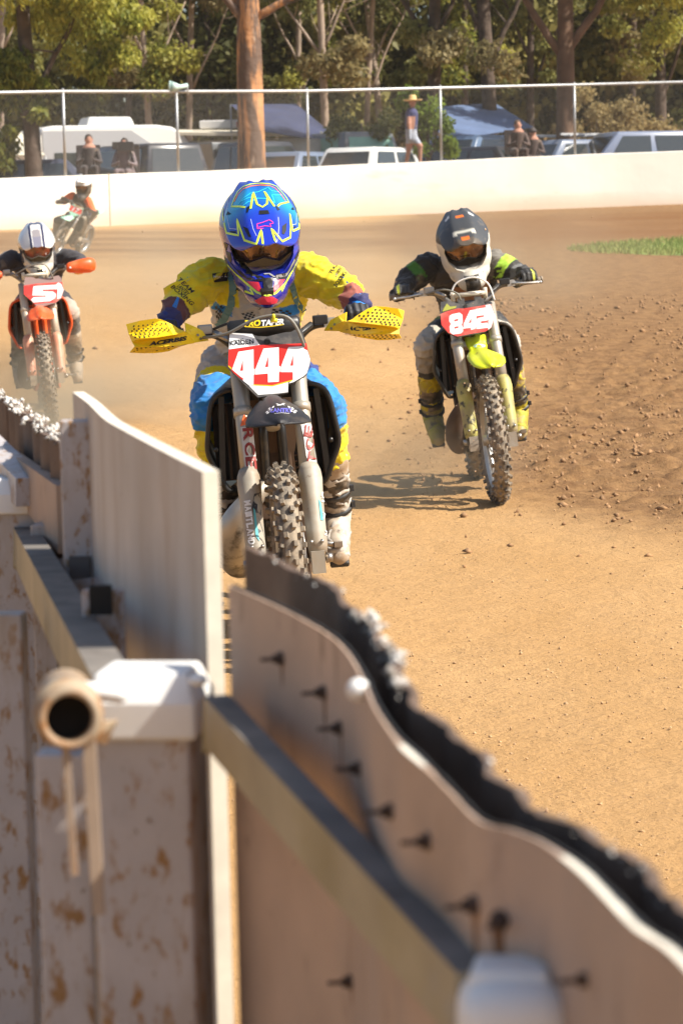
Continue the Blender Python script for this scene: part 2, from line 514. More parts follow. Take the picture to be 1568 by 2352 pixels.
mwall = mat('wallpaint', (.75, .70, .62), .75, var=(.6, .08), dirt=[((.60, .46, .30), .7, .58, .80, (.6, 1, 2.5)), ((.5, .36, .22), 2.2, .66, .78), ((.3, .25, .2), 1.1, .72, .76, (3, 3, .25))], bump=(3, .3, .02))
o = mb.build('concrete_wall', mwall, smooth=False)
tag(o, 'long white painted concrete wall round the outside of the far bend', 'wall')
V_ = verts_of(o.data)
t_ = mwall.node_tree; b_ = t_.nodes['Principled BSDF']; src_ = b_.inputs['Base Color'].links[0].from_socket
at2 = t_.nodes.new('ShaderNodeAttribute'); at2.attribute_name = 'Col'; nn_ = t_.nodes.new('ShaderNodeTexNoise'); nn_.inputs['Scale'].default_value = 1.6; nn_.inputs['Detail'].default_value = 7
ad_ = t_.nodes.new('ShaderNodeMath'); ad_.operation = 'MULTIPLY_ADD'; ad_.inputs[1].default_value = 1.1; t_.links.new(nn_.outputs[0], ad_.inputs[0]); t_.links.new(at2.outputs['Fac'], ad_.inputs[2])
mr_ = t_.nodes.new('ShaderNodeMapRange'); mr_.inputs[1].default_value = 1.18; mr_.inputs[2].default_value = 1.65; mr_.inputs[4].default_value = .75; t_.links.new(ad_.outputs[0], mr_.inputs[0])
mx_ = t_.nodes.new('ShaderNodeMix'); mx_.data_type = 'RGBA'; mx_.inputs[7].default_value = (.52, .33, .17, 1); t_.links.new(mr_.outputs[0], mx_.inputs[0]); t_.links.new(src_, mx_.inputs[6]); t_.links.new(mx_.outputs[2], b_.inputs['Base Color'])
set_col(o.data, np.array([[1.0 if v[2] < zground(v[0], v[1]) + .05 else 0.0] * 3 for v in V_]))
# expansion joints
mb = MB()
for px in (272,):
    Y = float(np.interp(px, [p[0] for p in WALLP], [p[1] for p in WALLP])); x = (px - 784) / FPX * Y
    mb = MB(); mb.box((x, wallY(x) - .004, zground(x, Y) + .5), (.022, .008, 1.15)); mb.build('joint_seal', mat('joint', (.45, .37, .28), .9), o)

galv = mat('galvanised', (.42, .43, .43), .45, metal=.55, var=(6, .12))
t = thing('chain_link_fence', 'tall galvanised chain link fence standing on top of the white wall', 'fence', (0, 60, 0)); tb = t
off = Vector((0, -60, 0))
tops = {0: 216, 172: 213, 430: 213, 727: 212, 1030: 205, 1335: 198, 1640: 190, 1900: 184, -300: 222}
FP = []
for i, (x, Y, z0, z1) in enumerate(WT):
    px = WALLP[i][0]; FP.append((x, Y + .1, z1, CAMZ - (tops[px] - hor(px)) * Y / FPX))
for i, (x, y, z0, z1) in enumerate(FP):
    if WALLP[i][0] in (0,): continue
    mb = MB(); mb.tube([(x, y, z0 - .02), (x, y, z1 + .03)], .03, 10); mb.tube([(x, y, z1 + .03), (x, y, z1 + .055)], [.034, .015], 10)
    po = mb.build('post', galv, t, mw=Matrix.Translation(off))
mb = MB(); mb.tube([(p[0], p[1], p[3] - .01) for p in FP], .034, 8)
mb.build('top_rail', galv, t, mw=Matrix.Translation(off))
mb = MB()  # diamond mesh of real wires
arc = [0]
for a, b in zip(FP[:-1], FP[1:]): arc.append(arc[-1] + math.hypot(b[0] - a[0], b[1] - a[1]))
def fpt(s_, h):
    s_ = max(0, min(arc[-1], s_)); i = max(0, min(len(arc) - 2, int(np.searchsorted(arc, s_)) - 1)); q = (s_ - arc[i]) / (arc[i + 1] - arc[i])
    a, b = FP[i], FP[i + 1]
    z0 = a[2] + (b[2] - a[2]) * q; z1 = a[3] + (b[3] - a[3]) * q
    return Vector((a[0] + (b[0] - a[0]) * q, a[1] + (b[1] - a[1]) * q - .035, z0 + (z1 - z0) * h))
Vw = []; Fw = []; H = 1.75; st = .075; n = int(arc[-1] / st); wr = .0015
for sgn in (1, -1):
    for k in range(-24, n + 24):
        s0 = k * st; s1 = s0 + sgn * H * .95
        if min(s0, s1) > arc[-1] or max(s0, s1) < 0: continue
        pts = [(s0 + (s1 - s0) * q, q) for q in (0, .2, .4, .6, .8, 1)]
        pts = [p for p in pts if 0 <= p[0] <= arc[-1]]
        if len(pts) < 2: continue
        for a, b in zip(pts[:-1], pts[1:]):
            A, B = fpt(*a), fpt(*b); d = (B - A).normalized(); sd = d.cross(Vector((0, 1, 0))).normalized() * wr; dp = Vector((0, wr * sgn, 0))
            i0 = len(Vw); Vw += [A - sd + dp, A + sd + dp, B + sd + dp, B - sd + dp]; Fw.append((i0, i0 + 1, i0 + 2, i0 + 3))
link('wire_mesh', fast_mesh('wire', np.array([tuple(v) for v in Vw]), np.array(Fw)), t, mat('wire', (.2, .19, .17), .5, metal=.4), mw=Matrix.Translation(off))
# loudspeaker on the third post
ht = thing('horn_speaker', 'pale teal horn loudspeaker mounted above the fence rail left of the gum tree', 'loudspeaker', at(432, 215, 60.2))
q = at(432, 215, 60.2)
def loc_of(p, o): return o.matrix_world.inverted() @ Vector(p)
mb = MB(); a = at(392, 199, 60.0) - q; b = at(414, 200, 60.1) - q; c_ = at(430, 196, 60.2) - q
mb.tube([a, (a + b) / 2, b, c_], [.12, .085, .05, .045], 16); mb.tube([a + Vector((-.02, 0, 0)), a], [.125, .125], 16)
mb.build('horn', mat('hornpaint', (.45, .6, .56), .5), ht)
mb = MB(); mb.tube([(0, 0, -.03), c_ * .6, c_], .018, 8); mb.build('bracket', galv, ht)
# ------------------------------------------------------------------ trees
def leaves(clusters, n_per, ln=.16, wd=.045, droop=.8, cols=((.05, .075, .02), (.13, .15, .04))):
    """leaf-sized faces gathered in clumps through the crown's volume; clusters = [(centre, radius, tint)]"""
    Vs = []; Cs = []
    c0, c1 = np.array(cols[0]), np.array(cols[1])
    for c, r, tint in clusters:
        n = int(n_per)
        d = rng.randn(n, 3); d /= np.linalg.norm(d, axis=1)[:, None]
        p = np.array(c) + d * (rng.rand(n, 1) ** .45) * np.array([r, r, r * .8])
        u = rng.randn(n, 3); u[:, 2] -= droop * 1.2; u /= np.linalg.norm(u, axis=1)[:, None]
        w_ = np.cross(u, rng.randn(n, 3)); w_ /= np.linalg.norm(w_, axis=1)[:, None]
        L = ln * (.6 + .8 * rng.rand(n, 1)); W = wd * (.6 + .8 * rng.rand(n, 1))
        Vs.append(np.stack([p, p + u * L * .45 + w_ * W, p + u * L, p + u * L * .45 - w_ * W], 1))
        g = np.clip(tint + .25 * rng.randn(n, 1), 0, 1); cc = c0 * (1 - g) + c1 * g
        Cs.append(np.repeat(cc, 4, 0))
    V = np.concatenate(Vs).reshape(-1, 3); C_ = np.concatenate(Cs) * np.array([1.45, 1.45, 1.35])
    return fast_mesh('leaves', V, np.arange(len(V)).reshape(-1, 4), C_)
leafm = mat('leaf', attr=True, rough=.55, trans=.55, spec=.3)
barkd = mat('bark_dark', (.085, .06, .045), .9, var=(4, .4), bump=(9, .6, .05))
barkp = mat('bark_pale', (.33, .25, .19), .8, var=(2.5, .3), dirt=((.12, .08, .06), 3, .55, .7, (1, 1, .25)), bump=(7, .4, .03))
barko = mat('bark_gum', (.50, .24, .10), .75, var=(2.2, .3), dirt=[((.13, .08, .055), 1.5, .44, .53, (2.6, 2.6, .4)), ((.5, .36, .25), 3.3, .6, .7, (1.5, 1.5, .4))], bump=(5, .7, .06))
def limb(mb, a, b, r0, r1, k=5, wob=.15, n=8):
    a = Vector(a); b = Vector(b); L = (b - a).length; pts = []
    s_ = random.random() * 50
    for i in range(k + 1):
        q = i / k; j = noise.noise_vector(Vector((s_, q * 2.2, 0))) * wob * L * .35 * math.sin(math.pi * min(1, q * 1.0))
        pts.append(a.lerp(b, q) + j)
    mb.tube(pts, [r0 + (r1 - r0) * i / k for i in range(k + 1)], n)
    return pts
def tree(name, label, px, Y, h, r0, crown, limbs, bark, cols, n_per=260, ln=.17, wd=.05, lean=0, cat='tree', group=None, droop=.8, bushy=False):
    """crown = [(dx, dy, z, radius, tint)] round the foot; limbs = [(z0, dx, dy, z1, r)]"""
    x = (px - 784) / FPX * Y; z = zground(x, Y)
    t = thing(name, label, cat, (x, Y, z), group=group)
    mb = MB()
    pts = [Vector((0, 0, -.1)), Vector((lean * .1, 0, h * .12)), Vector((lean * .35, 0, h * .4)), Vector((lean * .7, .1, h * .7)), Vector((lean, 0, h))]
    mb.tube(pts, [r0 * 1.35, r0 * 1.05, r0 * .92, r0 * .75, r0 * .4], 14)
    for z0, dx, dy, z1, r in limbs:
        q = z0 / h; bx = lean * q
        limb(mb, (bx, 0, z0), (bx + dx, dy, z1), r, r * .35)
        for _ in range(3):
            f = random.uniform(.4, .95); a = Vector((bx + dx * f, dy * f, z0 + (z1 - z0) * f))
            limb(mb, a, a + Vector((random.uniform(-1, 1), random.uniform(-.6, .6), random.uniform(.1, 1.2))) * .9, r * .35, r * .1, 4)
    mb.build('trunk', bark, t)
    link('crown', leaves([((dx, dy, zz), r, ti) for dx, dy, zz, r, ti in crown], n_per, ln, wd, droop, cols), t, leafm)
    return t
def blob(n, cx, cz, rx, rz, ry=1.5, r=(.35, .75), tint=(.2, .9), seed=None):
    """clump centres spread through an ellipsoid, with gaps"""
    if seed is not None: random.seed(seed)
    out = []
    while len(out) < n:
        a, b, c = (random.uniform(-1, 1) for _ in range(3))
        if a * a + b * b + c * c > 1: continue
        out.append((cx + a * rx, b * ry, cz + c * rz, random.uniform(*r), random.uniform(*tint)))
    return out
G1 = ((.08, .10, .02), (.32, .30, .07)); G2 = ((.06, .07, .024), (.22, .21, .07)); G3 = ((.09, .08, .04), (.30, .24, .12))
# the big gum on the spectator bank
tree('gum_tree', 'large gum tree with bright orange bark forking above the fence, tallest trunk left of centre', 597, 69, 9.5, .33,
     blob(20, -.3, 9.4, 2.6, 1.2, 1.5, (.4, .7), seed=1) + blob(7, 2.2, 7.6, 1.3, .7, 1, (.3, .5), seed=2),
     [(4.35, -1.5, -.2, 6.3, .12), (4.5, 2.3, -.3, 5.6, .12), (6, 1, .3, 9, .1), (4.5, -1.2, .5, 6.6, .07)], barko, G1, 260, .14, .04, lean=.05)
tree('willowy_tree', 'drooping yellow-green tree hanging over the caravan in the upper left corner', 105, 68, 8, .2,
     blob(46, .2, 6.2, 2.7, 2.2, 1.8, (.4, .8), seed=3, tint=(.3, 1)) + blob(14, -.9, 3.5, 1.0, 1.2, .8, (.3, .55), (0, .4), seed=4) + blob(10, 1.9, 4.2, .8, 1.2, .8, (.3, .5), (.3, .9), seed=5) + blob(14, -1.3, 2.1, .9, 1.0, .8, (.2, .42), (0, .4), seed=15) + blob(6, .1, 2.9, .5, .7, .5, (.2, .35), (0, .5), seed=16),
     [(2, -1.4, 0, 5, .09), (2.4, 1.5, 0, 5.5, .09)], barkd, ((.10, .12, .02), (.38, .36, .08)), 330, .17, .04, lean=-.3, droop=1.6)
tree('spreading_tree', 'dark trunked tree with a wide shady crown behind the right end of the fence', 1312, 71, 8, .24,
     blob(44, .3, 7.2, 3.4, 1.6, 2, (.45, .85), seed=6, tint=(0, .7)) + blob(12, 2.6, 5.2, 1.2, 1.2, 1, (.35, .6), (.4, 1), seed=7),
     [(3.4, -2, .2, 6.4, .12), (3.6, 1.9, 0, 6.2, .13)], mat('bark_brown', (.13, .075, .045), .9, var=(3, .3), bump=(8, .5, .04)), G1, 330, .17, .05, lean=.1)
tree('leafy_tree', 'pale green leafy tree growing at the far right edge behind the silver car', 1530, 76, 8, .16,
     blob(30, 0, 5.6, 1.9, 2.2, 1.5, (.4, .7), seed=8, tint=(.3, 1)), [(2.6, .8, 0, 5, .07)], barkd, ((.06, .08, .02), (.27, .26, .08)), 300, .16, .045)
tree('khaki_shrub', 'dry khaki shrub behind the silver car at the right', 1430, 75, 2.6, .06,
     blob(24, 0, 2.1, 1.5, 1.2, 1, (.3, .55), seed=9, tint=(.4, 1)), [(.6, .5, 0, 1.8, .04), (.6, -.6, 0, 1.8, .04)], barkd, ((.13, .1, .05), (.34, .27, .14)), 240, .12, .035, cat='shrub')
tree('green_shrub', 'bright green shrub growing beside the man in the straw hat', 1000, 67, 1.9, .04,
     blob(13, 0, 1.35, .45, .7, .35, (.16, .3), seed=10, tint=(.3, 1)) + blob(5, .45, .9, .2, .5, .3, (.15, .22), seed=11) + blob(5, -.35, 1.9, .3, .3, .3, (.14, .2), seed=12), [(.4, .3, 0, 1.4, .03), (.4, -.3, 0, 1.5, .03)],
     barkd, ((.05, .085, .015), (.17, .23, .04)), 160, .1, .035, cat='shrub')
tree('low_bush', 'low leafy bush between the parked cars left of the blue awning', 850, 74, 2.2, .05,
     blob(14, 0, 1.9, 1.0, .8, .6, (.25, .45), seed=13, tint=(0, .7)), [(.5, .4, 0, 1.6, .03)], barkd, G2, 220, .12, .035, cat='shrub')
# slim trunks of the bush block
slim = [(372, 84, .1, barkp, 'slim pink-barked sapling behind the caravan roof', -.3), (1012, 80, .2, barkd, 'straight dark trunk above the man in the straw hat', .2),
        (1150, 78, .2, barkd, 'dark leaning trunk above the blue awning', -.5), (1083, 86, .12, barkd, 'thin dark trunk between two thicker trunks right of the straw hat', .1),
        (700, 90, .1, barkp, 'thin pale trunk just right of the big gum', .3), (770, 84, .12, barkp, 'pale trunk above the fourth fence post', -.2), (850, 88, .1, barkp, 'slender pale trunk left of the straw hat', .6),
        (905, 92, .12, barkp, 'pale leaning trunk near the straw hat', -.8), (450, 86, .1, barkp, 'thin pale trunk behind the horn loudspeaker', .5), (310, 92, .12, barkd, 'dark thin trunk behind the drooping tree', .5),
        (1230, 90, .13, barkd, 'dark trunk left of the spreading tree', .2), (1460, 90, .12, barkd, 'dark trunk behind the leafy tree at far right', .3), (505, 95, .12, barkd, 'dark straight trunk left of the big gum', 0), (20, 80, .1, barkp, 'bent pale branch-like trunk at the far left edge', .5)]
for i, (px, Y, r, bk, lab, ln_) in enumerate(slim):
    s = i + 30
    tree('bush_tree', lab, px, Y, 9 + (i % 3), r, blob(15, 0, 7.6, 1.8, 1.9, 1.4, (.4, .8), seed=s, tint=(0, .9)) + blob(5, random.uniform(-1, 1), 4.4, 1.4, .9, 1.2, (.3, .6), seed=s + 50),
         [(3.5 + i % 2, (-1) ** i * 1.3, .2, 6.4, r * .5), (4.6, -(-1) ** i * 1.1, 0, 7, r * .45)], bk, (G1, G2, G3)[i % 3], 270, .18, .055, lean=ln_, group='slim trees of the bush block behind the car park')
# the far-off wood that reads as one mass
random.seed(77)
cl = []
for _ in range(1000):
    x = random.uniform(-17, 20); y = random.uniform(93, 112); z = random.uniform(1.2, 13) * (1 if random.random() < .7 else .6)
    cl.append(((x, y, 1.6 + z), random.uniform(.6, 1.5), random.uniform(0, 1) ** 1.3))
o = link('distant_wood', leaves(cl, 260, .34, .13, .5, ((.06, .065, .022), (.32, .29, .11))), m=leafm)
tag(o, 'dense sunlit bushland filling the whole background above the car park', 'woodland', kind='stuff')
cl = []
for _ in range(170):
    x = random.uniform(-13, 14); y = random.uniform(84, 92)
    cl.append(((x, y, 1.7 + random.uniform(.1, 1.9)), random.uniform(.5, 1.0), random.uniform(0, .8)))
o = link('undergrowth', leaves(cl, 200, .2, .06, .4, ((.06, .045, .024), (.24, .165, .09))), m=leafm)
tag(o, 'brown dry undergrowth beneath the trees behind the cars', 'undergrowth', kind='stuff')
# ------------------------------------------------------------------ trackside barrier, right in front of the camera
paint = mat('barrier_paint', (.40, .36, .34), .6, var=(14, .12), dirt=[((.28, .15, .07), 38, .6, .68), ((.42, .36, .3), 7, .5, .75)], bump=(60, .15, .002))
steelp = mat('steel_paint', (.47, .44, .44), .5, var=(10, .12), dirt=[((.30, .16, .06), 60, .53, .62, (1, 1, .45)), ((.36, .29, .23), 8, .5, .7, (1, 1, .35)), ((.2, .13, .08), 120, .64, .68)], bump=(80, .15, .002))
capm = mat('cap_paint', (.8, .79, .76), .5, var=(12, .06), dirt=((.42, .3, .18), 22, .68, .78))
plym = mat('ply_paint', (.54, .50, .46), .7, var=(5, .12), dirt=[((.36, .27, .2), 9, .5, .74, (1, 1, .22)), ((.40, .34, .29), 3, .45, .75, (1, 1, .4)), ((.2, .13, .08), 30, .68, .74)], bump=(30, .2, .004))
plyedge = mat('ply_edge', (.78, .72, .6), .7, var=(30, .1))
woodm = mat('board_wood', (.47, .335, .245), .75, var=(6, .18), dirt=[((.16, .07, .03), 9, .66, .74), ((.30, .20, .13), 22, .58, .7, (1, 1, .5)), ((.36, .29, .25), 3, .45, .8, (1, 1, .25))], bump=(25, .2, .004))
rubm = mat('belt_rubber', (.13, .085, .06), .8, var=(16, .3), bump=(30, .4, .006))
flake = mat('belt_flake', (.7, .67, .62), .75, var=(50, .15), dirt=((.2, .17, .14), 40, .46, .58))
railtop = mat('rail_dirt', (.17, .15, .13), .85, var=(14, .3), dirt=((.06, .045, .035), 22, .6, .72))
brownm = mat('rust', (.15, .075, .04), .85, var=(30, .3))
bf = thing('track_barrier', 'white painted steel and board barrier running along the inside of the track in the foreground', 'barrier', (-.2, 2.6, 0))
BO = Matrix.Translation((.2, -2.6, 0))
def bb(mb, name, m, parent=None, bevel=None, smooth=True):
    return mb.build(name, m, bf if parent is None else parent, smooth, mw=BO if parent is None else None, bevel=bevel)
def post(px, py_top, Y, w_, dep, zcap=None, capw=1.16, name='post', h=.05):
    p = at(px, py_top, Y); z = p.z; rot = Matrix.Rotation(R(-8), 3, 'Z')
    mb = MB(); mb.box((p.x, Y + dep / 2, (z - h) / 2), (w_, dep, z - h), rot)
    o = bb(mb, name, steelp, bevel=.004)
    mb = MB(); W = w_ * capw; D = dep * capw
    zb = z - h
    def q(x, y, zz): return Vector((p.x, Y + dep / 2, 0)) + rot @ Vector((x, y, 0)) + Vector((0, 0, zz))
    def rr(a, b, zz): return [q(-a, -b, zz), q(a, -b, zz), q(a, b, zz), q(-a, b, zz)]
    mb.flat = True
    mb.loft([rr(W / 2, D / 2, zb - .012), rr(W / 2, D / 2, zb + h * .45), rr(W * .40, D * .36, z)])
    c = bb(mb, 'cap', capm, o, bevel=.004)
    return o, p
# post 1 (in the middle of the view), post 2 (close, bottom right), post 0 (far left)
post(334, 1548, 2.62, .092, .09)
p2, pp = post(1180, 2235, 1.66, .05, .05)
post(20, 1100, 4.95, .14, .1)
# round dome on the near post
mb = MB(); c = at(1182, 2322, 1.655); sq = []
for k, (zz, f) in enumerate(((-.03, 1), (-.012, 1.0), (-.002, .98), (.007, .9), (.013, .72), (.016, .45))):
    sq.append([c + Vector((math.copysign(abs(math.cos(a)) ** .5, math.cos(a)) * .034 * f, math.copysign(abs(math.sin(a)) ** .5, math.sin(a)) * .036 * f + .02, zz)) for a in [2 * math.pi * i / 28 for i in range(28)]])
mb.loft(sq); bb(mb, 'cap', capm, p2)
railm = mat('rail_paint', (.34, .29, .19), .55, var=(9, .2), dirt=[((.25, .2, .08), 5, .5, .8), ((.3, .3, .3), 12, .6, .75)])
def rail(a, b, wd, ht, name='rail'):
    """box section: dirty top face, painted sides"""
    a = Vector(a); b = Vector(b); t = (b - a).normalized(); s_ = t.cross(Vector((0, 0, 1))).normalized() * wd / 2; d = Vector((0, 0, -ht))
    mb = MB(); mb.flat = True
    A = [a - s_, a + s_, a + s_ + d, a - s_ + d]; B = [b - s_, b + s_, b + s_ + d, b - s_ + d]
    mb.add(A + B, [(1, 2, 6, 5), (2, 3, 7, 6), (3, 0, 4, 7), (0, 1, 2, 3), (7, 6, 5, 4)])
    mb.cur = 1; mb.add(A + B, [(0, 4, 5, 1)])
    return bb(mb, name, [railm, railtop], bevel=.003)
rail(at(58, 1210, 4.95), at(262, 1556, 2.69), .040, .07)
rail(at(497, 1597, 2.56), at(1092, 2232, 1.695), .024, .05)
rail(at(-150, 1020, 7.6), at(-5, 1175, 5.05), .06, .07)
# white sheet behind post 1, its sawn edge in the sun
def sheet(plan, ztop, zbot, th, name, m, edge=None, wav=None, bev=None, lab=None):
    """vertical sheet along a plan curve: plan = [(x, y)], optional per-point top"""
    n = len(plan); mb = MB(); L = []; Rr = []; TH = th if hasattr(th, '__len__') else [th] * n
    for i, (x, y) in enumerate(plan):
        th = TH[i]
        a = plan[max(0, i - 1)]; b = plan[min(n - 1, i + 1)]; d = Vector((b[0] - a[0], b[1] - a[1], 0)).normalized(); s_ = Vector((d.y, -d.x, 0)) * th / 2
        zt = ztop[i] if hasattr(ztop, '__len__') else ztop
        L.append((Vector((x, y, 0)) - s_, zt)); Rr.append((Vector((x, y, 0)) + s_, zt))
    Z = [0, .25, .5, .75, 1]
    for side, flip in ((L, 0), (Rr, 1)):
        vs = [p + Vector((0, 0, zbot + (zt - zbot) * q)) for q in Z for p, zt in side]
        fs = [(j * n + i, j * n + i + 1, (j + 1) * n + i + 1, (j + 1) * n + i) for j in range(4) for i in range(n - 1)]
        if flip: fs = [f[::-1] for f in fs]
        mb.add(vs, fs)
    mb.cur = 1 if edge else 0
    top = [p + Vector((0, 0, zt)) for p, zt in L] + [p + Vector((0, 0, zt)) for p, zt in Rr]
    mb.flat = True
    for i in range(n - 1):
        mb.cur = (1 if TH[i] > .006 else 0) if edge else 0
        mb.add([top[i], top[i + 1], top[n + i + 1], top[n + i]], [(0, 1, 2, 3)])
    for e in (0, n - 1):
        a, b = L[e], Rr[e]
        mb.add([a[0] + Vector((0, 0, zbot)), b[0] + Vector((0, 0, zbot)), b[0] + Vector((0, 0, b[1])), a[0] + Vector((0, 0, a[1]))], [(0, 1, 2, 3)])
    o = bb(mb, name, [m, edge] if edge else m)
    if lab: o['label'] = lab
    return o
def spl(pts, k=8):
    """Catmull-Rom through points"""
    P = [Vector(p) for p in pts]; P = [P[0] * 2 - P[1]] + P + [P[-1] * 2 - P[-2]]; out = []
    for i in range(1, len(P) - 2):
        for j in range(k):
            q = j / k; a, b, c, d = P[i - 1:i + 3]
            out.append(.5 * ((2 * b) + (c - a) * q + (2 * a - 5 * b + 4 * c - d) * q * q + (3 * b - a - 3 * c + d) * q ** 3))
    out.append(P[-2]); return out
def plan_z(pts, zs):
    P_ = []
    for (px, py), z in zip(pts, zs):
        d = ray(px, py); P_.append(CAMP + d * ((z - CAMZ) / d.z))
    S = spl(P_, 8); return [(v.x, v.y) for v in S], [v.z for v in S]
def plan_from(pts, z):
    """top-edge picture points of an edge at height z -> plan points"""
    out = []
    for px, py in pts:
        d = ray(px, py); k = (z - CAMZ) / d.z; p = CAMP + d * k; out.append((p.x, p.y))
    return [tuple(v) for v in spl(out, 8)]
pl = plan_from([(180, 900), (215, 925), (255, 962), (300, 988), (400, 1040), (484, 1082)], 1.215)
wp = sheet(pl, 1.215, .12, .017, 'white_sheet', plym, plyedge, lab='large white painted plywood sheet with a sunlit sawn edge')
# batten on its face near the far end
a = Vector((pl[7][0], pl[7][1], 0)); b = Vector((pl[11][0], pl[11][1], 0)); nrm = Vector((-(b - a).y, (b - a).x, 0)).normalized() * -1
nrm = Vector((-1, -.25, 0)).normalized()
mb = MB(); mb.bar(a + nrm * .02 + Vector((0, -.02, .2)), a + nrm * .02 + Vector((0, -.02, 1.19)), .05, .035, up=(0, 1, 0)); bb(mb, 'batten', steelp, wp, bevel=.003)
# bent plywood boards and the ragged conveyor belt behind them
A_ = [(527, 1345), (620, 1385), (700, 1425), (760, 1462), (800, 1502), (835, 1562), (860, 1622), (905, 1690), (960, 1742), (1030, 1815), (1100, 1885), (1170, 1905), (1240, 1932), (1330, 1990), (1400, 2058), (1470, 2130), (1568, 2200), (1760, 2420)]
ZA = [float(np.interp(p[0], [527, 700, 900, 1085, 1568], [1.13, 1.125, 1.115, 1.10, 1.085])) for p in A_]
pa, za = plan_z(A_, ZA)
tha = [.0022 + .0065 * (math.exp(-((i - 62) / 4.5) ** 2) + 1 / (1 + math.exp(-(i - 100) * .8))) for i in range(len(pa))]  # thick stretches take the cream edge, painting sunlight along the board's top
wb = sheet(pa, za, .12, tha, 'bent_board', woodm, plyedge, lab='bent bare plywood board with protruding bolts, nearest to the camera')
B_ = [(553, 1258), (650, 1300), (740, 1345), (800, 1400), (850, 1450), (880, 1505), (905, 1560), (930, 1600), (975, 1650), (1040, 1695), (1090, 1745), (1140, 1800), (1200, 1850), (1300, 1902), (1400, 1955), (1480, 2015), (1568, 2120), (1760, 2370)]
ZB = [float(np.interp(p[0], [527, 700, 900, 1085, 1568], [1.146, 1.137, 1.123, 1.106, 1.09])) for p in B_]
pb, zb_ = plan_z(B_, ZB)
for nm_, dx_, up_ in (('gap_shadow_strip', .0035, .0022),):  # black strip painting in the shadow line between board and belt
    sheet([(x + dx_, y) for x, y in pa], [z + up_ * (.7 + .5 * noise.noise(Vector((i * .35, 7, 0)))) for i, z in enumerate(za)], 1.0, .0022, nm_, mat('gap_shadow_black', (.012, .011, .011), .8))
pb2 = [(x + .006 + .004 * math.sin(i * .5), y) for i, (x, y) in enumerate(pb)]
rb = sheet(pb2, [zb_[i] + .004 * noise.noise(Vector((i * .9, 0, 0))) for i in range(len(pb))], .1, [.006 + .002 * math.sin(i * .9) for i in range(len(pb))], 'rubber_belt', rubm, lab='dark rubber belt with flaking white paint along its torn top')
def flakes(plan, z, idx, n, parent, sz=.009, seed=3):
    random.seed(seed); mb = MB()
    for _ in range(n):
        i = random.randint(*idx); x, y = plan[min(i, len(plan) - 1)]
        mb.ell((x + random.uniform(-.006, .009), y + random.uniform(-.03, .03), (z[i] if hasattr(z, '__len__') else z) + random.uniform(-.007, .002)), (sz * random.uniform(.6, 1.3), sz * random.uniform(1, 2.6), sz * random.uniform(.4, 1)), Matrix.Rotation(random.uniform(-.5, .5), 3, 'X'), 8, 6)
    pts = []; sz_ = []
    for _ in range(n * 3):
        i = random.randint(*idx); x, y = plan[min(i, len(plan) - 1)]
        pts.append((x + random.uniform(-.005, .006), y + random.uniform(-.03, .03), (z[i] if hasattr(z, '__len__') else z) + random.uniform(-.008, .003))); sz_.append(sz * random.uniform(.35, 1.05))
    o = lumps('paint_flakes', pts, sz_, flake); o.parent = parent
    if parent.parent is not None: o.matrix_parent_inverse = (parent.parent.matrix_world @ BO).inverted()
    return tag(o, kind='stuff')
flakes(pb2, zb_, (24, 50), 30, rb, .005, 3)
flakes(pb2, zb_, (0, 18), 7, rb, .0028, 5)
flakes(pb2, zb_, (74, 130), 16, rb, .0022, 6)
# bolts through the board: shank, washer and nut standing out towards us
def board_at(px, py):
    best = None; d = ray(px, py)
    for a, b in zip(pa[:-1], pa[1:]):
        # intersect ray (in plan) with the segment
        ex, ey = b[0] - a[0], b[1] - a[1]; den = d.x * ey - d.y * ex
        if abs(den) < 1e-9: continue
        k = (a[0] * ey - a[1] * ex) / den; u = (a[0] * d.y - a[1] * d.x) / -den if False else ((k * d.x - a[0]) * ex + (k * d.y - a[1]) * ey) / (ex * ex + ey * ey)
        if 0 <= u <= 1 and k > 0 and (best is None or k < best[0]): best = (k, Vector((ey, -ex, 0)).normalized())
    p = CAMP + d * best[0]; n_ = best[1]
    if n_.x > 0: n_ = -n_
    return p, n_
random.seed(21)
blt = mat('bolt_dark', (.085, .055, .04), .7, metal=.3, var=(90, .5))
for px, py in ((650, 1512), (748, 1590), (786, 1672), (830, 1765), (905, 1863), (990, 1932), (1095, 2078), (1150, 2112), (1362, 2250), (918, 2150), (810, 2255)):
    try: p, n_ = board_at(px, py)
    except TypeError: continue
    s_ = .58
    mb = MB(); mb.tube([p - n_ * .002, p + n_ * .004], .011 * s_, 12); mb.tube([p + n_ * .004, p + n_ * .009], .0078 * s_, 6); mb.tube([p + n_ * .009, p + n_ * .021], .003 * s_, 8)
    bb(mb, 'bolt', blt, wb)
    u_ = Vector((n_.y, -n_.x, 0)).normalized(); k_ = random.uniform(.5, 1.3); q_ = p + n_ * .0012
    mb = MB(); mb.add([q_ - u_ * .006, q_ + u_ * .007, q_ + u_ * .004 + Vector((0, 0, -.022 * k_)), q_ + u_ * .001 + Vector((0, 0, -.045 * k_)), q_ - u_ * .003 + Vector((0, 0, -.028 * k_))], [(0, 1, 2, 3, 4)])
    bb(mb, 'rust_stain', mat('stain', (.22, .11, .05), .85, var=(60, .4)), wb)
p, n_ = board_at(840, 1584); mb = MB(); mb.ell(p + n_ * .006, (.009, .009, .009)); bb(mb, 'bolt', capm, wb)  # bolt head coloured white to paint in the sun on it
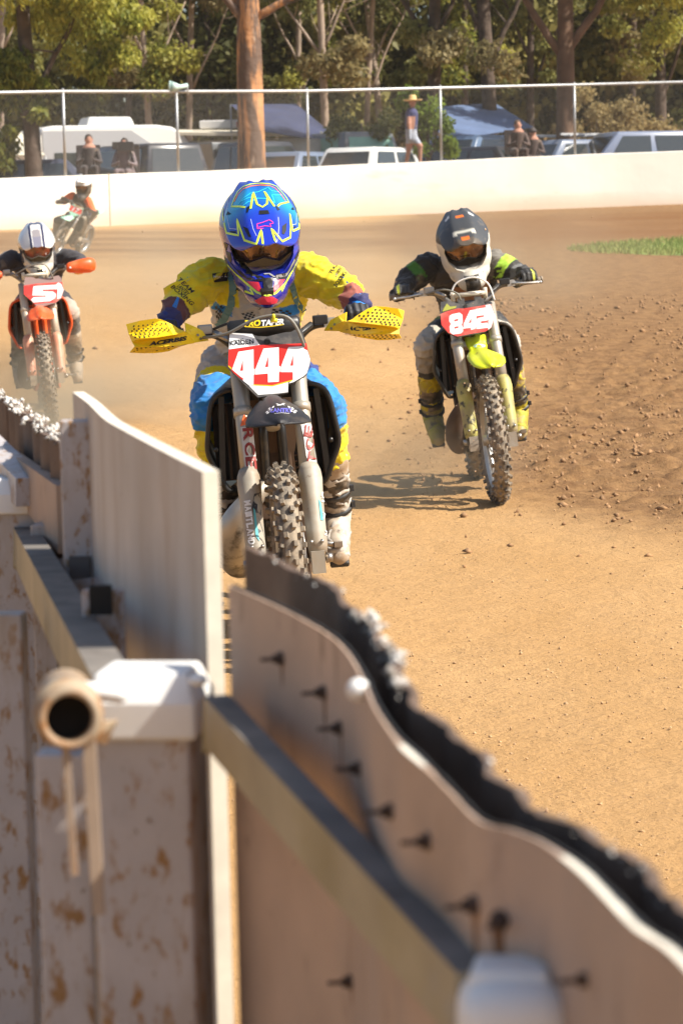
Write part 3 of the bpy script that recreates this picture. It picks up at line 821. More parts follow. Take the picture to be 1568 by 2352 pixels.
# fluted belt further along on the left, torn white top
pf = plan_from([(-260, 800), (0, 905), (30, 925), (60, 950), (95, 978), (130, 1003), (172, 1030)], 1.12)
pf = [(x - .012 * math.cos(i * 1.35), y) for i, (x, y) in enumerate(pf)]
fl = sheet(pf, [1.12 + .006 * noise.noise(Vector((i * 1.3, 4, 0))) for i in range(len(pf))], .1, .014, 'rubber_belt', rubm, lab='fluted dark belt with a torn white edge, at the left')
flakes(pf, 1.122, (4, 50), 110, fl, .0065, 8)
# rough plank below it
a = at(22, 1022, 5.35); b = at(158, 1115, 4.55)
mb = MB(); d = (b - a)
mb.prism([a, b, b + Vector((0, 0, -.11)), a + Vector((0, 0, -.06))], (-.02, 0, 0)); bb(mb, 'plank', woodm)
a = at(-30, 1030, 5.3); b = at(70, 1130, 4.9); mb = MB(); mb.bar(a, b, .05, .05); bb(mb, 'bracket', steelp)
# stub post and latch plate between post 0 and the sheet
mb = MB(); p = at(136, 1200, 4.75); mb.box((p.x, p.y, p.z / 2), (.082, .07, p.z), Matrix.Rotation(R(-8), 3, 'Z')); bb(mb, 'stub_post', steelp, bevel=.003)
mb = MB(); a = at(120, 1300, 4.3); b = at(205, 1292, 4.2); mb.bar(a, b, .012, .02); bb(mb, 'latch_bar', steelp); mb = MB(); a = at(150, 1352, 4.1); b = at(272, 1338, 3.95); mb.bar(a, b, .012, .022); bb(mb, 'latch_bar', steelp); mb = MB()
p = at(185, 1325, 4.1); mb.box(p, (.03, .02, .06)); bb(mb, 'latch', brownm if False else mat('latch_dark', (.12, .11, .11), .5, metal=.5))
mb = MB(); p = at(240, 1450, 3.3); mb.box((p.x, p.y, p.z - .1), (.05, .012, .30), Matrix.Rotation(R(-8), 3, 'Z')); bb(mb, 'latch_plate', steelp, bevel=.003)
p = at(232, 1378, 3.27); mb = MB(); mb.box(p, (.026, .012, .034)); bb(mb, 'latch_hole', mat('hole', (.02, .018, .016), .9))
# gate stile, hinge pipe and channel left of post 1
mb = MB()
for px0, px1, Y, k in ((-60, 74, 3.7, 0), (92, 216, 2.75, 1), (222, 246, 2.66, 2)):
    a = at(px0, 2000, Y); b = at(px1, 2000, Y); ztop = (.965, .955, .90)[k]
    mb = MB(); mb.box(((a.x + b.x) / 2, Y + .02, ztop / 2), (b.x - a.x, .04, ztop), Matrix.Rotation(R(-6), 3, 'Z')); bb(mb, 'gate_stile', steelp, bevel=.003)
mb = MB(); c0 = at(160, 1652, 2.36); c1 = at(150, 1600, 2.60)
ro, ri = .0262, .0195; ax = (c1 - c0).normalized(); ux = Vector((0, 0, 1)).cross(ax).normalized(); uy = ax.cross(ux)
N = 36
def ring(c, r): return [c + ux * math.cos(2 * math.pi * k / N) * r + uy * math.sin(2 * math.pi * k / N) * r for k in range(N)]
mb.loft([ring(c0 + ax * .12, ri), ring(c0 + ax * .002, ri), ring(c0, ri + .002), ring(c0, ro - .001), ring(c0 + ax * .002, ro), ring(c0 + ax * .045, ro), ring(c0 + ax * .046, ro + .004), ring(c0 + ax * .075, ro + .004), ring(c0 + ax * .076, ro), ring(c1, ro)], cap=False)
mb.add(ring(c0 + ax * .1, ri), [tuple(range(N))])
pipem = mat('pipe_paint', (.38, .29, .195), .6, var=(20, .15), dirt=[((.30, .13, .035), 24, .48, .62), ((.12, .06, .03), 60, .66, .72)])
o = bb(mb, 'hinge_pipe', pipem); o['label'] = 'open ended pipe with rust round its mouth'
mb = MB(); mb.add(ring(c0 + ax * .028, ri - .0003), [tuple(range(N))]); bb(mb, 'bore_shade', mat('bore_shade_black', (.006, .005, .004), 1.0), o)  # black disc painting the dark inside the open pipe
mb = MB(); a = at(196, 1585, 2.5); mb.tube([a, a + Vector((.03, .0, -.005))], .008, 10, round_=True); bb(mb, 'screw', capm); mb = MB(); a2 = at(455, 1562, 2.6); mb.ell(a2, (.009, .009, .006)); bb(mb, 'screw', capm)
mb = MB(); a = at(232, 1600, 2.45)
mb.prism([at(215, 1660, 2.45), at(272, 1655, 2.5), at(244, 1712, 2.5), at(212, 1700, 2.45)], (0, .006, 0)); bb(mb, 'gusset', pipem)
mb = MB(); mb.bar(at(150, 1700, 2.44), at(172, 2010, 2.44), .006, .006, up=(0, 1, 0)); bb(mb, 'hinge_strap', mat('rusty_strap', (.42, .32, .24), .6, var=(20, .15), dirt=((.3, .14, .05), 18, .5, .66, (1, 1, .3)))); mb = MB(); mb.bar(at(205, 1700, 2.46), at(228, 2100, 2.46), .011, .008, up=(0, 1, 0)); bb(mb, 'hinge_strap', mat('rusty_strap'))
# ------------------------------------------------------------------ dirt bikes
# bike frame: +Z up, -Y forwards, origin where the front tyre meets the ground
WR = .335
RAKE = R(26.4)
FD = Vector((0, math.sin(RAKE), math.cos(RAKE)))       # up along the fork
FN = Vector((0, -math.cos(RAKE), math.sin(RAKE)))      # forwards from the fork
def fp(v, x=0, f=0):
    """point on the fork: v metres above the axle along it, f in front"""
    return Vector((x, 0, WR)) + FD * v + FN * f
plate_poly = [(-.126, 0), (-.075, .004), (-.045, -.022), (.06, -.018), (.1, .006), (.128, .004), (.132, -.04), (.143, -.115), (.120, -.155), (.052, -.215), (-.04, -.235), (-.085, -.19), (-.143, -.125), (-.132, -.05)]
black_pl = mat('black_plastic', (.018, .017, .017), .38, var=(20, .3), dirt=((.12, .085, .055), 9, .6, .85))
rubber = mat('tyre_rubber', (.05, .047, .045), .8, dirt=((.33, .265, .19), 20, .36, .62))
steel = mat('steel', (.38, .37, .35), .35, metal=.8, dirt=((.3, .22, .15), 8, .5, .7))
alloy = mat('alloy', (.5, .49, .47), .4, metal=.7, dirt=((.33, .25, .17), 9, .5, .75))
muddark = mat('mud_dark', (.085, .05, .03), .9, var=(12, .4), bump=(30, .4, .004))
glossb = mat('gloss_black', (.02, .02, .023), .5, spec=.25, dirt=((.1, .08, .06), 10, .5, .8))
whitev = mat('white_vinyl', (.82, .81, .79), .35, dirt=((.55, .45, .35), 9, .58, .8))
redv = mat('red_vinyl', (.72, .028, .018), .32, var=(6, .1), dirt=((.62, .3, .2), 10, .6, .85))
blackv = mat('black_vinyl', (.014, .014, .016), .4)
seatm = mat('seat_cover', (.03, .03, .032), .7)
def tyre(width, knob_rows, n=34, wr=WR):
    mb = MB(); r = wr - .012; w_ = width / 2
    prof = []
    for k in range(13):
        a = math.pi * k / 12; prof.append((r - .052 + .052 * math.sin(a) ** .8, -w_ * math.cos(a) * .92))
    prof = [(r - .075, -w_ * .55)] + prof + [(r - .075, w_ * .55)]
    mb.lathe(prof, n=64, closed=True)
    for k in range(n):
        for row, (ang, wd, ln) in enumerate(knob_rows):
            off = (k + (.5 if row % 2 else 0)) * 2 * math.pi / n
            th = R(ang); x = w_ * .9 * math.sin(th); rr = r - .052 + .052 * math.cos(th)
            c = Vector((x, math.cos(off) * rr, math.sin(off) * rr)); nr = Vector((math.sin(th) * .95, math.cos(off) * math.cos(th), math.sin(off) * math.cos(th))).normalized()
            tg = Vector((0, -math.sin(off), math.cos(off))); sd = nr.cross(tg)
            mb.box(c + nr * .006, (wd, ln, .020), Matrix((sd, tg, nr)).transposed(), (.82, .82))
    return mb
ROWS_F = [(-72, .012, .020), (-46, .015, .017), (-17, .015, .022), (17, .015, .022), (46, .015, .017), (72, .012, .020)]
ROWS_R = [(-68, .016, .024), (-36, .02, .02), (0, .028, .022), (36, .02, .02), (68, .016, .024)]
tyre_f = tyre(.084, ROWS_F).mesh('tyre_front', mats=[rubber])
tyre_r = tyre(.118, ROWS_R, 28).mesh('tyre_rear', mats=[rubber])
def wheel(root, name, me, y, wd, rimm, mw=None):
    """tyre, rim, hub and spokes round an axle"""
    M = (mw or Matrix.Identity(4)) @ Matrix.Translation((0, y, WR))
    mb = MB(); rr = WR - .075
    mb.lathe([(rr - .012, -wd * .28), (rr + .006, -wd * .32), (rr + .006, -wd * .26), (rr - .016, 0), (rr + .006, wd * .26), (rr + .006, wd * .32), (rr - .012, wd * .28), (rr - .022, 0)], closed=True)
    wl = mb.build(name, rimm, root, mw=M)
    ty = link('tyre', me, wl); ty.matrix_local = Matrix.Rotation(random.random() * .2, 4, 'X')
    mb = MB(); mb.lathe([(.0, -.05), (.028, -.05), (.028, -.032), (.045, -.028), (.022, -.02), (.022, .02), (.045, .028), (.028, .032), (.028, .05), (0, .05)], n=24); mb.build('hub', alloy, wl)
    mb = MB()
    for k in range(32):
        a = 2 * math.pi * k / 32; s_ = 1 if k % 2 else -1; b = a + (.35 if (k // 2) % 2 else -.35)
        mb.tube([(s_ * .03, math.cos(b) * .043, math.sin(b) * .043), (0, math.cos(a) * (rr - .01), math.sin(a) * (rr - .01))], .0022, 5)
    sp = mb.build('spokes', steel, wl)
    mb = MB(); mb.lathe([(.075, .052 if wd < .1 else -.052), (.128, .052 if wd < .1 else -.052), (.128, .056 if wd < .1 else -.048), (.075, .056 if wd < .1 else -.048)], n=40, closed=True)
    mb.build('brake_disc', steel, wl)
    return wl
def flat_decal(V, F, M, name, m, parent, mw=None, th=0):
    me = bpy.data.meshes.new(name); me.from_pydata([tuple(M @ Vector((x, y, 0))) for x, y in V], [], F); me.update()
    return link(name, me, parent, m, mw=mw)
def digits(ch):
    """block racing numerals in a 1 x 1.6 box: outlines with holes"""
    if ch == '4': return [[(.42, 1.6), (.86, 1.6), (.86, .62), (1.02, .62), (1.02, .36), (.86, .36), (.86, 0), (.5, 0), (.5, .36), (0, .36), (0, .66)], [(.5, 1.18), (.29, .62), (.5, .62)]]
    if ch == '8': return [[(.12, 1.6), (.88, 1.6), (1, 1.48), (1, .92), (.9, .82), (1, .72), (1, .12), (.88, 0), (.12, 0), (0, .12), (0, .72), (.1, .82), (0, .92), (0, 1.48)], [(.36, 1.3), (.36, 1.02), (.64, 1.02), (.64, 1.3)], [(.36, .62), (.36, .3), (.64, .3), (.64, .62)]]
    if ch == '2': return [[(.12, 1.6), (.88, 1.6), (1, 1.48), (1, .78), (.88, .66), (.38, .66), (.38, .3), (1, .3), (1, 0), (.12, 0), (0, .12), (0, .84), (.12, .95), (.64, .95), (.64, 1.3), (0, 1.3), (0, 1.48)]]
    if ch == '5': return [[(0, 1.6), (1, 1.6), (1, 1.28), (.4, 1.28), (.4, 1.0), (.86, 1.0), (1, .88), (1, .14), (.86, 0), (0, 0), (0, .3), (.62, .3), (.62, .7), (0, .7)]]
    if ch == '1': return [[(.3, 1.6), (.68, 1.6), (.68, 0), (.3, 0)]]
    if ch == '7': return [[(0, 1.6), (1, 1.6), (1, 1.3), (.5, 0), (.14, 0), (.6, 1.28), (0, 1.28)]]
def number_shapes(txt, h, w_, gap, shear=.12):
    V = []; F = []
    n = len(txt); x0 = -(n * w_ + (n - 1) * gap) / 2
    for i, ch in enumerate(txt):
        v, f = shape2d('poly', digits(ch)); b = len(V)
        V += [(x0 + i * (w_ + gap) + x * w_ + (y / 1.6 - .5) * h * shear, (y / 1.6 - .5) * h) for x, y in v]; F += [tuple(j + b for j in q) for q in f]
    return V, F
def smooth_path(pts, k=6): return [tuple(v) for v in spl(pts, k)]

def make_bike(label, contact, yaw, lean, P, group='dirt bikes racing down the track', sc=1.0):
    loc = Vector(contact)
    rot = Matrix.Rotation(R(yaw), 3, 'Z') @ Matrix.Rotation(R(-lean), 3, 'Y')
    rt = thing('dirt_bike', label, 'dirt bike', loc, rot * sc, group)
    st = R(P.get('steer', 0))
    hp = fp(.55)                                  # steering axis
    S = Matrix.Translation(hp) @ Matrix.Rotation(st, 4, FD) @ Matrix.Translation(-hp)
    rt_S = S
    guard = P['fork_guard']; shroud = P['shroud']; tube_m = P.get('fork_tube', alloy)
    fw = wheel(rt, 'front_wheel', tyre_f, 0, .092, P.get('rim', alloy), S)
    rw = wheel(rt, 'rear_wheel', tyre_r, 1.42, .118, P.get('rim', alloy))
    # fork legs with guards
    for s_ in (-1, 1):
        x = s_ * .1
        mb = MB()
        mb.tube([fp(-.005, x), fp(.30, x)], [.026, .024], 14); mb.tube([fp(.30, x), fp(.5, x), fp(.66, x), fp(.76, x)], [.0285, .0285, .029, .029], 16); mb.tube([fp(.535, x), fp(.565, x)], .033, 16)
        mb.tube([fp(-.03, x, .0), fp(-.0, x)], [.022, .028], 12); mb.box(fp(-.01, x), (.045, .06, .075))
        fk = mb.build('fork_tube', tube_m, rt, mw=S)
        mb = MB(); secs = []
        for v, hw, hd in ((.015, .028, .034), (.05, .033, .040), (.15, .034, .042), (.24, .037, .044), (.285, .040, .045), (.315, .037, .042), (.338, .029, .036)):
            secs.append([fp(v, x + math.cos(a) * hw + s_ * .004, math.sin(a) * hd) for a in [math.pi * (k / 12 * 1.3 - .15) for k in range(13)]])
        mb.loft(secs, closed=False, cap=False)
        g = mb.build('fork_guard', guard, rt, mw=S); md = g.modifiers.new('s', 'SOLIDIFY'); md.thickness = .003; md.offset = 0
        mb = MB(); mb.tube([fp(.0, x + s_ * .028), fp(.0, x + s_ * .05)], [.018, .014], 12)
        for q in (-.018, .018): mb.tube([fp(.045, x + q, .04), fp(.045, x + q, .049)], .0065, 8)
        mb.build('axle_bolt', steel, rt, mw=S)
    mb = MB()
    for v, h in ((.55, .034), (.715, .03)):
        mb.box(fp(v, 0, -.03), (.20, .055, h), Matrix((Vector((1, 0, 0)), -FN, FD)).transposed(), (.92, .9))
    mb.tube([fp(.5, 0, -.05), fp(.76, 0, -.05)], .026, 12)
    mb.build('triple_clamp', tube_m, rt, mw=S, bevel=.006)
    # handlebar: fp(.78) is about 1.03 above ground
    zb = P.get('bar_z', 1.105)
    hb = [(-.39, .455, zb - .002), (-.25, .435, zb - .004), (-.165, .415, zb - .012), (-.085, .37, 1.035), (0, .365, 1.03), (.085, .37, 1.035), (.165, .415, zb - .012), (.25, .435, zb - .004), (.39, .455, zb - .002)]
    mb = MB(); mb.tube(smooth_path(hb), .0135, 10)
    for s_ in (-1, 1):
        mb.box((s_ * .045, .365, 1.035), (.035, .05, .045))
    hbar = mb.build('handlebar', P.get('bar', black_pl), rt, mw=S, bevel=None)
    for s_ in (-1, 1):
        mb = MB(); a = Vector((s_ * .275, .44, zb - .004)); b = Vector((s_ * .40, .457, zb - .002)); mb.tube([a, b], .0168, 12); mb.tube([a, a + (b - a) * .05], .026, 14); mb.tube([b - (b - a) * .03, b + (b - a) * .05], .0185, 12)
        mb.build('grip', rubber, hbar)
        mb = MB(); mb.tube(smooth_path([(s_ * .235, .405, zb - .004), (s_ * .26, .375, zb - .003), (s_ * .31, .37, zb - .008), (s_ * .385, .385, zb - .012)], 4), [.009] * 6 + [.006] * 7 if False else .0062, 8)
        mb.box((s_ * .232, .418, zb), (.04, .04, .032)); mb.ell((s_ * .385, .385, zb - .012), (.009, .009, .009))
        mb.build('lever', alloy, hbar)
        if s_ == -1 or P.get('both_perch', True):
            mb = MB(); mb.box((s_ * .20, .405, zb + .012), (.052, .035, .032)); mb.tube([(s_ * .17, .40, zb + .0), (s_ * .12, .36, zb - .03)], .012, 8)
            mb.build('perch', steel if s_ < 0 else black_pl, hbar, bevel=.005)
    # bar pad and cables
    if P.get('pad', True):
        mb = MB(); secs = []
        for x in (-.125, -.115, -.06, 0, .06, .115, .125):
            f = 1 if abs(x) < .12 else .72
            secs.append([Vector((x, .345 + math.cos(a) * .028 * f, 1.108 + math.sin(a) * .034 * f)) for a in [2 * math.pi * k / 14 for k in range(14)]])
        mb.loft(secs); pad = mb.build('bar_pad', P.get('padm', black_pl), rt, mw=S)
        P['_pad'] = pad
    else:
        mb = MB(); mb.tube([(-.085, .35, 1.045), (-.085, .345, 1.10)], .012, 8); mb.tube([(.085, .35, 1.045), (.085, .345, 1.10)], .012, 8); mb.tube([(-.085, .345, 1.075), (.085, .345, 1.075)], .0125, 8)
        mb.build('bar_clamp', P.get('clampm', whitev), rt, mw=S)
    for pts, r_, m_ in P.get('cables', [([(-.21, .37, 1.09), (-.13, .30, 1.10), (-.02, .27, 1.145), (.08, .25, 1.14), (.125, .26, 1.05), (.128, .3, .98), (.12, .24, .8), (.13, .16, .62), (.118, .1, .5)], .0055, 'g'), ([(-.19, .40, 1.11), (-.1, .38, 1.135), (0, .4, 1.13), (.08, .42, 1.1)], .0045, 'k')]):
        mb = MB(); mb.tube(smooth_path(pts), r_, 8); mb.build('cable', {'g': mat('brake_hose', (.2, .19, .16), .5), 'k': black_pl, 'w': whitev}[m_], rt, mw=S)
    # number plate: local u across, v up, on a plane parallel to the fork
    O = Vector((0, .292, 1.085)); PM = Matrix.Identity(4)
    PM.col[0] = Vector((1, 0, 0, 0)); PM.col[1] = (*FD, 0); PM.col[2] = (*FN, 0); PM.col[3] = (*O, 1)
    pp = P.get('plate_poly', plate_poly)
    mb = MB(); N = 15; rows = []
    mb.prism([PM @ Vector((u, v, 0)) for u, v in pp], FN * -.008)
    pl_ = mb.build('number_plate', P.get('plate_base', blackv), rt, mw=S, smooth=False)
    def pdec(name, shapes, m, lift=.0012, raw=None):
        V, F = raw if raw else shape2d('poly', shapes)
        return flat_decal(V, F, PM @ Matrix.Translation((0, 0, lift)), name, m, pl_)
    P['decals'](pdec)
    # front fender
    fc = P['fender']
    mb = MB(); secs = []
    for q, (y, z, hw, drop, rise) in enumerate(P.get('fender_secs', [(.24, .875, .045, .03, 0), (.15, .885, .062, .035, .0), (.02, .88, .085, .042, .0), (-.10, .862, .105, .045, .004), (-.17, .845, .108, .038, .006), (-.23, .828, .075, .02, .004), (-.265, .818, .025, .006, .0)])):
        row = []
        for k in range(13):
            u = -1 + k / 6; row.append(Vector((u * hw, y + abs(u) * .02, z - drop * abs(u) ** 1.7 + rise * (1 if abs(u) < .2 else 0) - (.006 if .35 < abs(u) < .6 else 0))))
        secs.append(row)
    mb.loft(secs, closed=False, cap=False)
    fe = mb.build('front_fender', fc, rt, mw=S); md = fe.modifiers.new('s', 'SOLIDIFY'); md.thickness = .004; md.offset = 0
    P['_fender'] = fe
    # radiators and shrouds
    for s_ in (-1, 1):
        mb = MB(); mb.box((s_ * .15, .47, .715), (.10, .035, .27)); rd = mb.build('radiator', muddark, rt, bevel=.006)
        mb = MB()
        for k in range(4): mb.box((s_ * (.112 + k * .025), .447, .715), (.019, .004, .26), Matrix.Rotation(s_ * .5, 3, 'Z'))
        mb.build('louvre', P.get('louvre', black_pl), rd, bevel=.002)
        # rim of the shroud, seen as an open frame from the front
        rim = [(.085, .40, .895), (.15, .375, .90), (.20, .37, .865), (.222, .37, .76), (.228, .375, .69), (.205, .385, .63), (.175, .40, .56), (.15, .42, .55)]
        mb = MB(); mb.tube([(s_ * a, b, c) for a, b, c in smooth_path(rim, 5)], [.009] * (len(smooth_path(rim, 5))), 8)
        # shell behind it
        top = [(s_ * a, b, c) for a, b, c in rim]
        back = [(s_ * .06, .75, .93), (s_ * .10, .78, .93), (s_ * .135, .8, .90), (s_ * .155, .82, .84), (s_ * .16, .82, .77), (s_ * .15, .8, .70), (s_ * .14, .74, .60), (s_ * .13, .62, .56)]
        mid = [tuple((Vector(a) * .5 + Vector(b) * .5) + Vector((s_ * .015, 0, 0))) for a, b in zip(top, back)]
        mb.loft([[Vector(p) for p in r] for r in (top, mid, back)], closed=False, cap=False)
        sh = mb.build('shroud', shroud, rt); md = sh.modifiers.new('s', 'SOLIDIFY'); md.thickness = .004
        mb = MB(); mb.tube([(s_ * .2, .372, .70), (s_ * .2, .362, .70)], .009, 10); mb.bar((s_ * .165, .40, .88), (s_ * .185, .40, .57), .012, .02)
        mb.build('shroud_strut', black_pl, sh)
    # frame, engine, tank, seat
    mb = MB()
    for s_ in (-1, 1):
        mb.tube(smooth_path([(s_ * .03, .42, .93), (s_ * .09, .62, .86), (s_ * .11, .85, .66), (s_ * .10, .93, .42), (s_ * .09, .85, .26), (s_ * .08, .55, .24), (s_ * .04, .42, .40), (s_ * .03, .36, .80)]), .017, 8)
    mb.tube([(0, .33, .95), (0, .38, .80)], .04, 12)
    mb.build('frame', P.get('framem', black_pl), rt)
    mb = MB(); mb.box((0, .60, .40), (.19, .34, .24)); mb.box((0, .53, .60), (.13, .15, .22)); mb.tube([(-.11, .62, .36), (.13, .62, .36)], .09, 16); mb.box((0, .40, .62), (.12, .03, .36))
    for k in range(7): mb.box((0, .53, .52 + k * .022), (.17, .19, .007))
    mb.build('engine', muddark, rt, bevel=.01)
    mb = MB(); mb.prism([Vector((x, .36 + (.88 - z) * .12, z)) for x, z in ((-.075, .86), (.075, .86), (.085, .72), (.07, .66), (.075, .46), (-.075, .46), (-.07, .66), (-.085, .72))], (0, .006, 0)); mb.build('mud_flap', mat('mud_brown', (.10, .055, .028), .9, var=(9, .3)) if not P.get('flap') else P['flap'], rt)
    mb = MB(); secs = []
    for y, z0, z1, hw in ((.42, .85, .93, .05), (.50, .80, .965, .10), (.65, .78, .975, .13), (.80, .80, .955, .10), (.92, .84, .945, .07)):
        secs.append([Vector((math.cos(a) * hw, y, (z0 + z1) / 2 + math.sin(a) * (z1 - z0) / 2)) for a in [2 * math.pi * k / 16 for k in range(16)]])
    mb.loft(secs); mb.build('fuel_tank', P.get('tank', black_pl), rt)
    mb = MB(); secs = []
    for y, z, hw in ((.78, .95, .05), (.95, .955, .08), (1.2, .965, .09), (1.45, .985, .075), (1.5, .985, .05)):
        secs.append([Vector((math.cos(a) * hw, y, z - .03 + math.sin(a) * .045)) for a in [2 * math.pi * k / 16 for k in range(16)]])
    mb.loft(secs); mb.build('seat', seatm, rt)
    mb = MB(); secs = []
    for y, z, hw in ((1.3, .93, .07), (1.55, .97, .085), (1.75, 1.0, .08), (1.85, 1.01, .05)):
        secs.append([Vector((u * hw, y, z - .03 * abs(u) ** 2)) for u in (-1, -.6, -.2, .2, .6, 1)])
    mb.loft(secs, closed=False, cap=False); rf = mb.build('rear_fender', P['rear_fender'], rt); md = rf.modifiers.new('s', 'SOLIDIFY'); md.thickness = .005
    mb = MB()
    for s_ in (-1, 1):
        mb.bar((s_ * .075, .93, .38), (s_ * .085, 1.42, WR), .03, .06)
        mb.prism([(s_ * .11, 1.0, .72), (s_ * .11, 1.32, .9), (s_ * .11, 1.2, .93), (s_ * .11, .98, .84)], (s_ * .006, 0, 0))
    mb.build('swingarm', alloy, rt)
    for s_ in (-1, 1):
        mb = MB(); mb.box((s_ * .165, .80, .365), (.10, .05, .02)); mb.bar((s_ * .09, .80, .34), (s_ * .13, .80, .36), .02, .02)
        for k in range(4): mb.box((s_ * (.135 + k * .022), .778, .38), (.004, .008, .014))
        mb.build('footpeg', steel, rt)
    # exhaust bulging out on the picture's left
    e = P.get('exhaust', 1)
    if e:
        pth = smooth_path([(-.01, .47, .60), (-.04, .40, .56), (-.105, .375, .50), (-.155, .40, .42), (-.165, .47, .33), (-.14, .60, .27), (-.10, .75, .30), (-.10, .95, .55), (-.12, 1.2, .70), (-.13, 1.5, .78)], 5)
        n_ = len(pth); prof = [.022, .03, .042, .060, .066, .055, .034, .022, .03, .03]
        rad = [float(np.interp(i / (n_ - 1) * 9, range(10), prof)) * e for i in range(n_)]
        mb = MB(); mb.tube(pth, rad, 16); mb.build('exhaust_pipe', P.get('pipem', alloy), rt)
    mb = MB(); mb.tube([(.115, .72, .31), (.20, .66, .30)], .009, 8); mb.box((.215, .655, .30), (.03, .03, .02)); mb.build('foot_brake', steel, rt)
    mb = MB(); mb.box(fp(.05, .077, -.06), (.035, .075, .06)); mb.box(fp(.02, .066, -.12), (.03, .04, .10)); mb.build('brake_caliper', muddark, rt, bevel=.005, mw=S)
    return rt, PM, S
# ------------------------------------------------------------------ riders
clothm = mat('cloth', attr=True, rough=.75, sheen=.2, bump=(70, .35, .003), var=(9, .12), dirt=[((.36, .26, .16), 6, .58, .85), ((.25, .17, .1), 34, .66, .74)])
glovem = mat('glove', attr=True, rough=.6, bump=(120, .3, .002))
helmm = mat('helmet_paint', attr=True, rough=.18, coat=.8, dirt=((.4, .3, .22), 30, .7, .8))
bootm = mat('boot_shell', attr=True, rough=.6, dirt=[((.34, .24, .15), 8, .45, .68), ((.10, .075, .05), 14, .56, .68)], bump=(40, .3, .003))
lensm = mat('lens', (.20, .115, .07), .06, metal=.75, var=(16, .7))
def fold(me, amp, seed=0, fn=None):
    """cloth creases pushed into the skin along its normals"""
    V = verts_of(me); nrm = np.empty(len(V) * 3, 'f'); me.vertices.foreach_get('normal', nrm); nrm = nrm.reshape(-1, 3)
    d = np.zeros(len(V), 'f')
    for i, v in enumerate(V):
        p = Vector(v.tolist())
        wv = noise.noise(p * 5 + Vector((seed, 0, 0))) * 1.6
        a = noise.noise(Vector((p.x * 8 + p.z * 11 + seed + wv, p.y * 8, p.z * 19 - p.x * 8))); b = noise.noise(Vector((p.x * 30 - p.z * 18 + wv, p.y * 20, p.z * 44 + p.x * 12 + seed)))
        d[i] = max(-.5, 1 - abs(a) * 4.5) * .8 + max(-.4, .7 - abs(b) * 3.4) * .42 - .2
    if fn is not None: d *= fn
    set_verts(me, V + nrm * (d * amp)[:, None])
def make_rider(label, bike, J, col, voxel, group='riders crouched over dirt bikes', width=1.0, chest=None, folds=.006, thick=1.0):
    """J: joints in bike coordinates"""
    MW = bike.matrix_world
    base = (J['footL'] + J['footR']) / 2
    rt = thing('person', label, 'person', MW @ base, MW.to_3x3(), group)
    G = Matrix.Translation(-base)
    k = thick
    bones = []   # (name, a, b, ra, rb)
    def cap(n, a, b, ra, rb, mid=None):
        bones.append((n, Vector(a), Vector(b), ra * k, rb * k, (mid or (ra + rb) / 2) * k))
    sh = (J['shL'] + J['shR']) / 2; hip = (J['hipL'] + J['hipR']) / 2
    for s_ in 'LR':
        cap('upper' + s_, J['sh' + s_], J['el' + s_], .074, .068, .076); cap('fore' + s_, J['el' + s_], J['wr' + s_], .066, .042, .056)
        cap('thigh' + s_, J['hip' + s_], J['kn' + s_], .098, .075, .092); cap('shin' + s_, J['kn' + s_], J['an' + s_], .072, .055, .066); cap('foot' + s_, J['an' + s_], J['foot' + s_], .052, .042, .05)
    mb = MB()
    for n, a, b, ra, rb, rm in bones: mb.tube([a, a.lerp(b, .35), a.lerp(b, .7), b], [ra, rm, (rm + rb) / 2, rb], 14, round_=True)
    # torso: lofted ribs from hips to shoulders
    ax = (sh - hip); secs = []
    side = (J['shR'] - J['shL']).normalized(); nn = side.cross(ax.normalized()); hw = (J['shR'] - J['shL']).length / 2
    for q, wx, wd in ((-.12, .10, .09), (0, .145, .115), (.2, .14, .11), (.45, .150, .112), (.7, .172, .120), (.88, hw + .02, .10), (1.0, hw + .005, .082), (1.1, .08, .06)):
        c = hip + ax * q - nn * .0
        secs.append([c + side * math.copysign(abs(math.cos(t)) ** .8, math.cos(t)) * wx * width + nn * math.copysign(abs(math.sin(t)) ** .85, math.sin(t)) * wd * k for t in [2 * math.pi * i / 20 for i in range(20)]])
    mb.loft(secs)
    mb.tube([sh, J['head']], .06, 12, round_=True)
    me = fuse(mb, voxel, 4, 'body')
    V = verts_of(me)
    # nearest bone of every vertex, for folds and for the panels of the clothes
    T = np.zeros(len(V)); B = np.full(len(V), -1); D = np.full(len(V), 9.)
    allb = bones + [('torso', hip, sh, .14, .14, .14)]
    for bi, (n, a, b, ra, rb, rm) in enumerate(allb):
        a_ = np.array(a); ab = np.array(b) - a_; t = ((V - a_) @ ab) / (ab @ ab); tc = np.clip(t, 0, 1)
        d = np.linalg.norm(V - a_ - tc[:, None] * ab, axis=1) / (ra + (rb - ra) * tc)
        if n == 'torso': d = d * 1.0
        m_ = d < D; D[m_] = d[m_]; B[m_] = bi; T[m_] = tc[m_]
    fold(me, folds * 1.0, seed=len(label))
    C_ = np.zeros((len(V), 3)); names = [b[0] for b in allb]
    nv = np.empty(len(V) * 3, 'f'); me.vertices.foreach_get('normal', nv); nv = nv.reshape(-1, 3)
    xr = (V - np.array(hip)) @ np.array(side)                   # signed distance across the body
    for bi, n in enumerate(names):
        idx = np.where(B == bi)[0]
        for i in idx: C_[i] = lin(col(n, T[i], V[i], nv[i], xr[i]))[:3]
    set_col(me, C_)
    bo = link('body', me, rt, clothm, mw=G)
    return rt, G, bo
